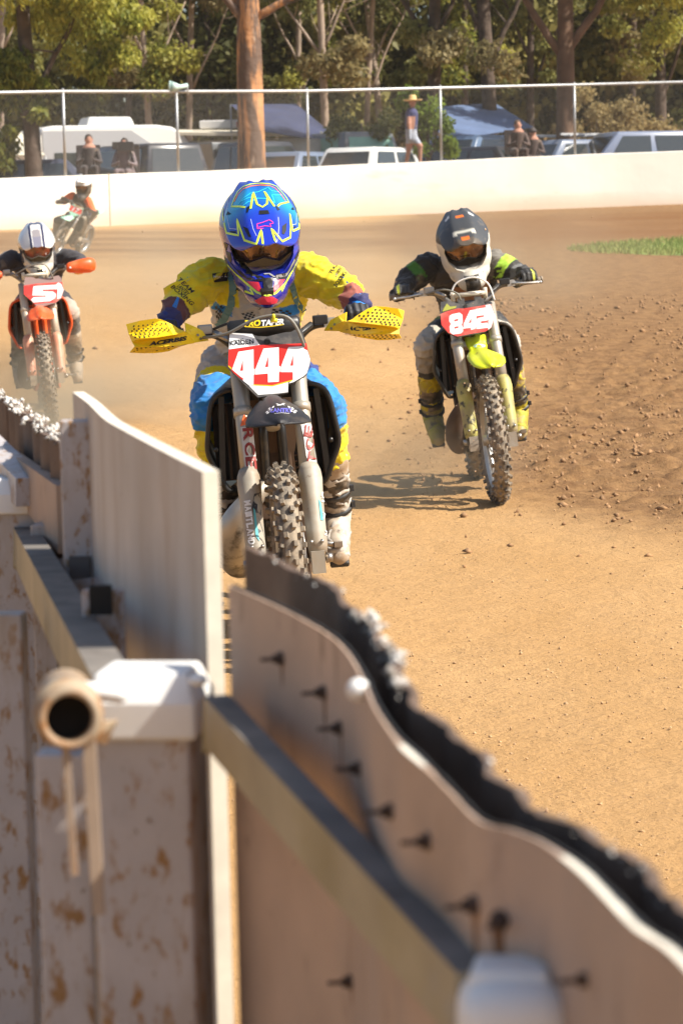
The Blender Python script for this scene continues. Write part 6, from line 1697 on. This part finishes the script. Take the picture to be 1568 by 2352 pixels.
# ------------------------------------------------------------------ parked vehicles, shelters and onlookers behind the fence
glassd = mat('car_glass', (.03, .04, .045), .08, coat=.3, spec=.8)
glassg = mat('green_glass', (.25, .45, .38), .1)
tyrem = mat('car_tyre', (.03, .03, .03), .8)
def paintm(name, c, dusty=.6): return mat(name, c, .28, coat=.5, dirt=((.35, .28, .2), 3, dusty, .9))
def quad_on(a, b, c, d, u0, u1, v0, v1):
    f = lambda u, v: (a * (1 - u) + b * u) * (1 - v) + (d * (1 - u) + c * u) * v
    return [f(u0, v0), f(u1, v0), f(u1, v1), f(u0, v1)]
def car(label, px, py_roof, Y, L, W, H, m, heading, cab=(.18, .82, .30, .70), kind='car', extras=None, group='vehicles parked behind the fence', glass=None, belt=.58):
    """cab = where the glasshouse starts and ends at the beltline and at the roof, as fractions of the length"""
    p = at(px, py_roof, Y); z0 = p.z - H
    rt = thing('parked_' + kind, label, kind, (p.x, p.y, z0), Matrix.Rotation(R(heading), 3, 'Z'), group)
    hb = H * belt; mb = MB(); secs = []
    for q, zl, zh_, w_ in ((0, .42, .50 * H / 1.5 + .12, .80), (.03, .30, .62 * hb / .87 + .05, .93), (.15, .25, hb * .92, 1), (.3, .25, hb, 1), (.7, .25, hb, 1), (.92, .25, hb * .97, .98), (.985, .3, hb * .9, .93), (1, .42, hb * .75, .85)):
        x = (q - .5) * L; w2 = W * w_ / 2
        secs.append([Vector((x, -w2, zl)), Vector((x, -w2 * 1.0, (zl + zh_) / 2)), Vector((x, -w2 * .95, zh_ - .05)), Vector((x, -w2 * .82, zh_)), Vector((x, w2 * .82, zh_)), Vector((x, w2 * .95, zh_ - .05)), Vector((x, w2, (zl + zh_) / 2)), Vector((x, w2, zl))])
    mb.loft(secs); b = mb.build('body', m, rt, bevel=.03)
    x0, x1, x2, x3 = [(cab[0] - .5) * L, (cab[1] - .5) * L, (cab[2] - .5) * L, (cab[3] - .5) * L]
    wb, wt = W * .46, W * .38
    B = [Vector((x0, -wb, hb - .03)), Vector((x1, -wb, hb - .03)), Vector((x1, wb, hb - .03)), Vector((x0, wb, hb - .03))]
    T_ = [Vector((x2, -wt, H - .04)), Vector((x3, -wt, H - .04)), Vector((x3, wt, H - .04)), Vector((x2, wt, H - .04))]
    U = [v + Vector((0, 0, .04)) - Vector((v.x * .04, v.y * .08, 0)) for v in T_]
    mb = MB(); mb.loft([B, T_, U]); mb.build('cabin', m, rt, bevel=.04)
    cm_ = (x0 + x1) / 2
    for i, (uu, vv) in enumerate((((.09, .47), (.12, .88)), ((.53, .90), (.12, .88)))):
        for side in (0, 1):
            a, b_, c, d = (B[0], B[1], T_[1], T_[0]) if side == 0 else (B[3], B[2], T_[2], T_[3])
            q = quad_on(a, b_, c, d, *uu, *vv); n_ = Vector((0, -1 if side == 0 else 1, .1)) * .012
            mb = MB(); mb.prism([v + n_ for v in q], n_ * .3); mb.build('window', glass or glassd, rt)
    for a, b_, c, d, n_ in ((B[3], B[0], T_[0], T_[3], Vector((-1, 0, .3))), (B[1], B[2], T_[2], T_[1], Vector((1, 0, .3)))):
        q = quad_on(a, b_, c, d, .08, .92, .12, .88); mb = MB(); mb.prism([v + n_ * .012 for v in q], n_ * .004); mb.build('windscreen', glass or glassd, rt)
    for sx in (-.31, .31):
        for sy in (-1, 1):
            mb = MB(); mb.tube([(sx * L, sy * (W / 2 - .20), .33), (sx * L, sy * (W / 2 + .0), .33)], .33, 20); wl = mb.build('wheel', tyrem, rt, bevel=.02)
            mb = MB(); mb.tube([(sx * L, sy * (W / 2 + .0), .33), (sx * L, sy * (W / 2 + .012), .33)], .2, 14); mb.build('rim', alloy, wl)
    for sy in (-1, 1):
        mb = MB(); mb.box((-L * .492, sy * W * .36, hb * .72), (.06, .3, .14)); mb.build('headlight', mat('lamp_glass', (.6, .6, .58), .1), rt, bevel=.02)
        mb = MB(); mb.box((L * .488, sy * W * .38, hb * .74), (.05, .16, .2)); mb.build('tail_light', mat('lamp_red', (.4, .02, .02), .2), rt, bevel=.02)
        mb = MB(); mb.box((x0 + .15, sy * (W / 2 + .06), hb + .1), (.08, .18, .14)); mb.build('mirror', m, rt, bevel=.03)
    if extras: extras(rt, L, W, H, hb)
    return rt
whitec = paintm('car_white', (.75, .75, .72), .68); silverb = paintm('car_silver_blue', (.16, .20, .28)); darkc = paintm('car_dark', (.035, .037, .045)); greyc = paintm('car_grey', (.14, .15, .16)); bluec = paintm('car_blue', (.11, .17, .27)); navyc = paintm('car_navy', (.05, .06, .10))
def rack(rt, L, W, H, hb):
    mb = MB()
    for x in (-.6, -.1, .4): mb.box((x, 0, H + .10), (.06, W * .75, .04))
    for y in (-.55, .55): mb.box((-.1, y, H + .13), (1.5, .05, .05))
    mb.build('roof_rack', mat('rack', (.5, .5, .5), .5), rt)
def canopy(rt, L, W, H, hb):
    mb = MB(); mb.prism([Vector((L * .12, -W * .45, hb)), Vector((L * .49, -W * .45, hb)), Vector((L * .47, -W * .42, H + .02)), Vector((L * .14, -W * .42, H + .02))], (0, W * .86, 0)); mb.build('canopy', greyc, rt, bevel=.03)
    mb = MB(); mb.prism([Vector((L * .18, -W * .46, hb + .12)), Vector((L * .44, -W * .46, hb + .12)), Vector((L * .43, -W * .445, H - .1)), Vector((L * .19, -W * .445, H - .1))], (0, -.01, 0)); mb.build('window', glassd, rt)
car('dark blue car low behind the wall at the far left', 70, 368, 69, 4.4, 1.75, 1.35, navyc, 8)
car('dark four wheel drive in front of the white caravan', 322, 334, 68.5, 4.7, 1.85, 1.75, darkc, -58, cab=(.2, .9, .33, .86), kind='four wheel drive'.replace(' ', '_'))
car('dark grey ute with a canopy, left of the big gum trunk', 585, 326, 71, 5.0, 1.85, 1.75, darkc, 128, cab=(.28, .66, .38, .62), kind='ute', extras=canopy)
car('silver hatchback with dark windows just right of the big gum trunk', 672, 350, 70, 4.0, 1.7, 1.45, silverb, 62)
car('white car with pale roof behind the fence in the middle of the row', 855, 340, 70, 4.6, 1.75, 1.5, whitec, 62, cab=(.14, .78, .24, .7))
car('dark van with a pale green windscreen beside the navy awning', 768, 308, 75, 4.6, 1.9, 2.0, greyc, 120, cab=(.05, .9, .12, .86), kind='van', glass=glassg)
car('blue wagon under the blue awning', 1095, 312, 72.5, 4.8, 1.8, 1.6, bluec, 55, cab=(.16, .85, .28, .8))
car('low dark car in front of the blue wagon', 1125, 337, 70, 4.4, 1.75, 1.4, darkc, -48)
car('silver blue car with a roof rack left of the last fence post', 1310, 322, 71.5, 4.5, 1.75, 1.5, silverb, 38, extras=rack)
car('silver blue sedan behind the last fence bay at the right', 1480, 303, 70.5, 4.7, 1.8, 1.5, paintm('car_silver', (.20, .24, .34)), 198, cab=(.2, .84, .33, .72))
for o in [c for c in COL.objects if c.name.startswith('parked_four')]: o['category'] = 'four wheel drive'
# white caravan with a rounded front
p = at(255, 291, 76); H = p.z - 1.75
rt = thing('caravan', 'white caravan with a rounded front and a box on its roof, behind the drooping tree', 'caravan', (p.x, p.y, 1.75), Matrix.Rotation(R(22), 3, 'Z'), None)
prof = [(-2.3, .35), (-2.35, 1.9), (-2.2, H - .08), (-1.9, H), (.9, H), (1.35, H - .06), (1.7, H - .3), (1.95, H - .75), (2.2, 1.0), (2.1, .35)]
mb = MB(); mb.prism([Vector((x, -1.1, z)) for x, z in prof], (0, 2.2, 0)); cv = mb.build('body', mat('caravan_white', (.80, .79, .76), .35, dirt=((.5, .44, .34), 1.5, .6, .9)), rt, bevel=.06)
mb = MB(); mb.prism([Vector((x, -1.105, z)) for x, z in [(-2.2, .5), (-2.2, H - .14), (.2, H - .14), (.75, H - .5), (.95, .5)]], (0, -.012, 0)); mb.build('side_grey', mat('caravan_shade_grey', (.42, .43, .46), .5), rt)  # grey sheet painting in the shaded half of the white caravan
for x in (-1.5, -.2): mb = MB(); mb.box((x, -1.125, H - .95), (.8, .02, .5)); mb.build('window', glassd, rt, bevel=.01)
mb = MB(); mb.prism([Vector((1.98, -.7, 1.7 - .0)), Vector((2.07, -.7, 1.35)), Vector((2.07, .7, 1.35)), Vector((1.98, .7, 1.7))], (.03, 0, .01)); mb.build('front_window', glassd, rt)
mb = MB(); mb.box((-.2, -.2, H + .12), (1.35, .9, .24), taper=(.85, .85)); mb.build('roof_unit', whitec, rt, bevel=.06)
for sy in (-1, 1): mb = MB(); mb.tube([(-.2, sy * .9, .33), (-.2, sy * 1.12, .33)], .33, 18); mb.build('wheel', tyrem, rt)
# flat roofed trailer
p = at(470, 312, 77); H = p.z - 1.75
rt = thing('box_trailer', 'cream roofed trailer with grey side panels left of the gum trunk', 'trailer', (p.x, p.y, 1.75), Matrix.Rotation(R(-6), 3, 'Z'))
mb = MB(); mb.box((0, 0, H * .55), (4.2, 2.0, H * .75)); mb.build('body', mat('trailer_white', (.66, .66, .64), .5), rt, bevel=.04)
mb = MB(); mb.box((-.3, -1.01, H * .68), (3.2, .03, .62)); mb.build('side_grey', mat('panel_grey', (.16, .18, .18), .5), rt)
mb = MB(); mb.prism([Vector((-2.4, -1.5, H + .06)), Vector((2.4, -1.5, H - .12)), Vector((2.4, 1.2, H + .02)), Vector((-2.4, 1.2, H + .2))], (0, 0, .08)); mb.build('roof', mat('roof_cream', (.72, .66, .52), .6), rt)
for sy in (-1, 1): mb = MB(); mb.tube([(0, sy * .9, .3), (0, sy * 1.05, .3)], .3, 18); mb.build('wheel', tyrem, rt)
mb = MB(); mb.box((.9, -.3, H + .28), (1.9, .5, .22)); mb.build('roof_load', mat('load_white', (.7, .68, .66), .5), rt, bevel=.03); mb = MB(); mb.box((1.2, -.56, H + .26), (.5, .02, .14)); mb.build('load_stripe', mat('load_red', (.5, .06, .05), .5), rt)
# awnings: cloth roofs on poles
def awning(label, pts, poles, m, name='awning', walls=(), wm=None):
    P_ = [at(px, py, Y) for px, py, Y in pts]; c = sum(P_, Vector()) / len(P_)
    rt = thing(name, label, name, (c.x, c.y, 1.75))
    mb = MB(); P_ = [q - Vector((c.x, c.y, 1.75)) for q in P_]
    n_ = (P_[1] - P_[0]).cross(P_[2] - P_[0]).normalized() * .02
    mb.prism(P_, n_); mb.build('roof', m, rt, smooth=False)
    for k in poles:
        q = P_[k]; mb = MB(); mb.tube([(q.x, q.y, 0), tuple(q)], .025, 8); mb.build('pole', galv, rt)
    for w_ in walls:
        W_ = [at(px, py, Y) - Vector((c.x, c.y, 1.75)) for px, py, Y in w_]; mb = MB(); mb.prism(W_, Vector((0, .02, 0))); mb.build('wall', wm or m, rt, smooth=False)
    return rt
navy = mat('awning_navy', (.035, .045, .10), .75, var=(1.2, .25), bump=(3, .4, .05)); blue = mat('awning_blue', (.10, .15, .27), .75, var=(1.0, .2), bump=(3, .4, .05))
awning('navy canvas awning sloping down behind the big gum trunk', [(530, 240, 76), (680, 238, 79), (790, 330, 75), (600, 300, 72.5)], [0, 2, 3], navy,
       walls=[[(640, 318, 74), (735, 318, 74), (740, 392, 74), (640, 392, 74)], [(735, 300, 75), (800, 340, 75), (800, 392, 75), (740, 392, 75)]], wm=mat('canvas_grey', (.46, .44, .40), .8, var=(1.5, .2)))
awning('blue canvas awning stretched over the wagon right of the straw hat', [(985, 246, 77), (1135, 236, 79), (1225, 292, 76), (1015, 322, 73)], [0, 2, 3], blue)
awning('cream tent with a pointed roof half hidden at the left edge', [(-20, 358, 74), (105, 358, 73), (60, 305, 76), (-20, 300, 76)], [1], mat('tent_cream', (.72, .66, .52), .8), name='tent')
# onlookers
skinm = (.42, .20, .13)
def onlooker(label, feet, joints_, colf, head, hair=None, hat=None, group='onlookers behind the fence', voxel=.022, face=(0, -1, 0)):
    base = Vector(feet); rt = thing('person', label, 'person', base, None, group)
    mb = MB()
    for a, b, ra, rb in joints_: mb.tube([Vector(a), Vector(a).lerp(Vector(b), .5), Vector(b)], [ra, (ra + rb) / 2 * 1.03, rb], 12, round_=True)
    h = Vector(head); mb.ell(h, (.078, .095, .115), nu=20, nv=14); mb.tube([h + Vector((0, .01, -.06)), h + Vector((0, .02, -.16))], .052, 12)
    f = Vector(face).normalized(); mb.ell(h + f * .088 + Vector((0, 0, -.015)), (.016, .016, .024), nu=10, nv=8)
    for s_ in (-1, 1): mb.ell(h + Vector((-f.y * s_, f.x * s_, 0)) * .082, (.018, .018, .032), nu=10, nv=8)
    me = fuse(mb, voxel, 2, 'body'); V = verts_of(me); set_col(me, np.array([lin(colf(Vector(v.tolist())))[:3] for v in V])); link('body', me, rt, clothm)
    if hair: mb = MB(); mb.ell(h - f * .02 + Vector((0, 0, .025)), (.088, .10, .108), nu=18, nv=12); mb.build('hair', mat('hair_' + hair, {'dark': (.03, .02, .015), 'brown': (.10, .055, .03)}[hair], .7), rt)
    if hat == 'straw':
        mb = MB(); mb.lathe([(0, .17), (.06, .17), (.085, .14), (.09, .06), (.10, .055), (.17, .045), (.225, .06), (.23, .052), (.17, .03), (.09, .03)], h + Vector((0, 0, .0)), 'Z', 28); mb.build('straw_hat', mat('straw', (.72, .48, .20), .8, var=(30, .15)), rt)
    if hat == 'cap':
        mb = MB(); mb.ell(h + Vector((0, 0, .04)), (.09, .105, .09), nu=18, nv=12); mb.bar(h + f * .08 + Vector((0, 0, .05)), h + f * .18 + Vector((0, 0, .035)), .13, .014); mb.build('cap', mat('cap_cloth', (.06, .05, .05), .8), rt)
    return rt
# man in a straw hat stepping along behind the fence
Yp = 66.0; f0 = at(945, 386, Yp); k_ = Yp / FPX
def pj(px, py, dy=0): q = at(px, py, Yp) - f0; return Vector((q.x, dy, q.z))
def colman(v):
    if v.z > 1.38: return skinm
    if v.z > .88: return (.03, .035, .12) if not (v.z < 1.18 and v.y < -.12) else skinm
    if v.z > .56: return (.33, .36, .42)
    if v.z > .14: return skinm
    return (.55, .52, .5)
onlooker('man in a wide straw hat, navy shirt and pale shorts standing behind the fence', f0,
         [(pj(945, 262), pj(944, 305), .15, .13), (pj(944, 300), pj(945, 318), .13, .14), (pj(940, 318), pj(938, 345, .0), .085, .065), (pj(938, 345), pj(932, 380, .0), .055, .04), (pj(950, 316), pj(964, 336, -.1), .085, .065), (pj(964, 336, -.1), pj(964, 372, -.08), .055, .038), (pj(964, 376, -.06), pj(968, 378, -.16), .04, .035), (pj(932, 383), pj(936, 384, -.1), .04, .035),
          (pj(940, 258, -.05), pj(938, 286, -.16), .065, .05), (pj(938, 286, -.16), pj(940, 312, -.18), .042, .03), (pj(940, 312, -.18), pj(941, 320, -.2), .032, .026), (pj(952, 258, .05), pj(954, 285, .14), .06, .05)],
         colman, pj(947, 235) + Vector((0, 0, .0)), hair='brown', hat='straw', face=(.5, -1, 0), voxel=.014)
def seated(label, px, py_head, Yp, colf, hair, hat=None, turn=1, lean=0):
    h = at(px, py_head, Yp); z0 = zground(h.x, Yp); H_ = h.z - z0
    base = Vector((h.x, Yp, z0)); hip = Vector((-.05 * turn, 0, H_ - .62)); shd = Vector((lean, -.05, H_ - .2))
    kn = hip + Vector((.1 * turn, -.42, .02))
    J = [(hip, shd, .15, .15)]
    for s_ in (-1, 1):
        J += [(hip + Vector((.09 * s_, 0, 0)), kn + Vector((.12 * s_, 0, 0)), .085, .06), (kn + Vector((.12 * s_, 0, 0)), kn + Vector((.12 * s_, -.02, -.42)), .055, .04), (kn + Vector((.12 * s_, -.02, -.44)), kn + Vector((.12 * s_, -.16, -.46)), .04, .035),
              (shd + Vector((.17 * s_, 0, -.02)), shd + Vector((.25 * s_, -.12, -.27)), .055, .045), (shd + Vector((.25 * s_, -.12, -.27)), shd + Vector((.12 * s_, -.32, -.22)), .04, .03), (shd + Vector((.12 * s_, -.32, -.22)), shd + Vector((.10 * s_, -.40, -.2)), .03, .025)]
    t = onlooker(label, base, J, lambda v: skinm if v.z > H_ - .16 else colf(v), Vector((lean, -.06, H_)), hair=hair, hat=hat, face=(.3 * turn, -1, 0), voxel=.018)
    c = thing('folding_chair', 'folding camp chair under ' + label.split(' sitting')[0], 'folding chair', base, None, 'folding chairs behind the fence')
    m_ = mat('chair_cloth', (.035, .025, .025), .85); mb = MB(); mb.box((hip.x, .02, hip.z - .14), (.5, .45, .03)); mb.build('seat', m_, c, bevel=.01)
    mb = MB(); mb.box((hip.x, .26, hip.z + .22), (.52, .03, .62), Matrix.Rotation(R(-10), 3, 'X')); mb.build('backrest', m_, c, bevel=.01)
    for sx in (-.24, .24):
        for sy in (-.2, .24): mb = MB(); mb.tube([(hip.x + sx, sy, 0), (hip.x + sx * .95, -sy * .2 + .03, hip.z - .14)], .012, 6); mb.build('leg', galv, c)
    return t
def cdk(a, b): return lambda v: skinm if v.z > H0[0] or (v.y < -.33 and v.z > .75) else a if v.z > .62 else b
H0 = [1.02]
seated('person in dark clothes sitting nearest the left fence post', 205, 322, 61.5, lambda v: (.04, .028, .028) if v.z > .3 else (.06, .05, .05), 'dark')
seated('person in grey and pink clothes sitting with a camera, right of the left post', 286, 330, 62.5, lambda v: (.16, .12, .13) if v.z > .45 else (.25, .3, .38), 'dark', turn=-1)
seated('person in dark brown clothes sitting with tan gear left of the last tree trunk', 1188, 288, 68.2, lambda v: (.07, .04, .03), 'brown', turn=1)
seated('person in a cap sitting low between the last two fence posts', 1222, 305, 68.6, lambda v: (.06, .035, .03), 'dark', hat='cap', turn=1)
p = at(300, 336, 62.3); t = thing('video_camera', 'black video camera on a tripod beside the seated people at the left', 'camera', (p.x, p.y, zground(p.x, p.y)))
mb = MB(); hz = p.z - zground(p.x, p.y); mb.box((-.1, 0, hz), (.34, .16, .2)); mb.box((-.33, 0, hz + .02), (.12, .2, .16)); mb.tube([(.08, 0, hz), (.2, 0, hz)], .05, 12); mb.build('body', mat('camera_black', (.03, .025, .025), .5), t, bevel=.01)
for k in range(3): mb = MB(); mb.tube([(0, 0, hz - .1), (.28 * math.cos(k * 2.1), .28 * math.sin(k * 2.1), 0)], .015, 6); mb.build('leg', mat('camera_black'), t)
# ------------------------------------------------------------------ dust, thrown dirt and haze
grain = mat('thrown_dirt', (.45, .3, .18), .9, var=(40, .4)); P = []; S_ = []
for _ in range(230):
    r_ = random.random(); Y = 13.6 + 3.0 * random.random(); q = at(random.gauss(1085, 75), random.uniform(690, 1190), Y)
    if q.z > .02: P.append(tuple(q)); S_.append(.0016 + .0022 * random.random() ** 2)
for _ in range(170):
    Y = random.uniform(9.9, 17); q = at(random.uniform(100, 1560), random.uniform(480, 1500), Y)
    if q.z > zground(q.x, q.y) + .02: P.append(tuple(q)); S_.append(.0012 + .0035 * random.random() ** 4)
tag(lumps('flying_dirt', P, S_, grain), 'specks of dirt flying in the air around the racing bikes', 'dirt', kind='stuff')
def dust(name, label, c, r, dens, col=(.97, .80, .56), scale=1.2):
    """billow of dust: denser towards its middle, broken up by noise"""
    mb = MB(); mb.ell((0, 0, 0), (1, 1, 1), nu=24, nv=16); m = bpy.data.materials.new(name + '_m'); m.use_nodes = True; t = m.node_tree; t.nodes.clear(); L = t.links.new
    o_ = t.nodes.new('ShaderNodeOutputMaterial'); v = t.nodes.new('ShaderNodeVolumePrincipled'); v.inputs['Color'].default_value = (*col, 1); v.inputs['Anisotropy'].default_value = .2
    tc = t.nodes.new('ShaderNodeTexCoord'); ln_ = t.nodes.new('ShaderNodeVectorMath'); ln_.operation = 'LENGTH'; L(tc.outputs['Object'], ln_.inputs[0])
    r1_ = t.nodes.new('ShaderNodeMapRange'); r1_.inputs[1].default_value = 1.0; r1_.inputs[2].default_value = .15; L(ln_.outputs['Value'], r1_.inputs[0])
    n = t.nodes.new('ShaderNodeTexNoise'); n.inputs['Scale'].default_value = scale; n.inputs['Detail'].default_value = 3; g = t.nodes.new('ShaderNodeNewGeometry'); L(g.outputs['Position'], n.inputs['Vector'])
    r2_ = t.nodes.new('ShaderNodeMapRange'); r2_.inputs[1].default_value = .38; r2_.inputs[2].default_value = .66; L(n.outputs[0], r2_.inputs[0])
    m1 = t.nodes.new('ShaderNodeMath'); m1.operation = 'MULTIPLY'; L(r1_.outputs[0], m1.inputs[0]); L(r2_.outputs[0], m1.inputs[1])
    m2 = t.nodes.new('ShaderNodeMath'); m2.operation = 'MULTIPLY'; m2.inputs[1].default_value = dens; L(m1.outputs[0], m2.inputs[0]); L(m2.outputs[0], v.inputs['Density']); L(v.outputs[0], o_.inputs['Volume'])
    me = mb.mesh(name); me.materials.append(m); o = link(name, me); o.location = c; o.scale = r
    tag(o, label, 'dust', kind='stuff'); return o
dust('dust_cloud', 'pale brown dust kicked up round the wheels of the orange bike', (C3.x + .1, C3.y + .1, .2), (1.2, 2.4, .6), 1.5)
dust('dust_cloud', 'pale dust hanging low over the track behind the orange bike', (C3.x + 1.2, C3.y + 12, .9), (5.5, 11, 1.3), .14)
dust('dust_cloud', 'thin dust trailing beside the rear wheel of the 842 bike', (C2.x - .5, C2.y + .8, .2), (.8, 1.6, .4), .8)
mb = MB(); mb.box((0, 60, 14), (140, 150, 32)); me = mb.mesh('haze', smooth=False)
m = bpy.data.materials.new('haze_m'); m.use_nodes = True; t = m.node_tree; t.nodes.clear(); o_ = t.nodes.new('ShaderNodeOutputMaterial'); v = t.nodes.new('ShaderNodeVolumePrincipled')
v.inputs['Color'].default_value = (.95, .86, .72, 1); v.inputs['Density'].default_value = .00025; t.links.new(v.outputs[0], o_.inputs['Volume']); me.materials.append(m)
hz_ = link('haze', me); tag(hz_, kind='stuff')
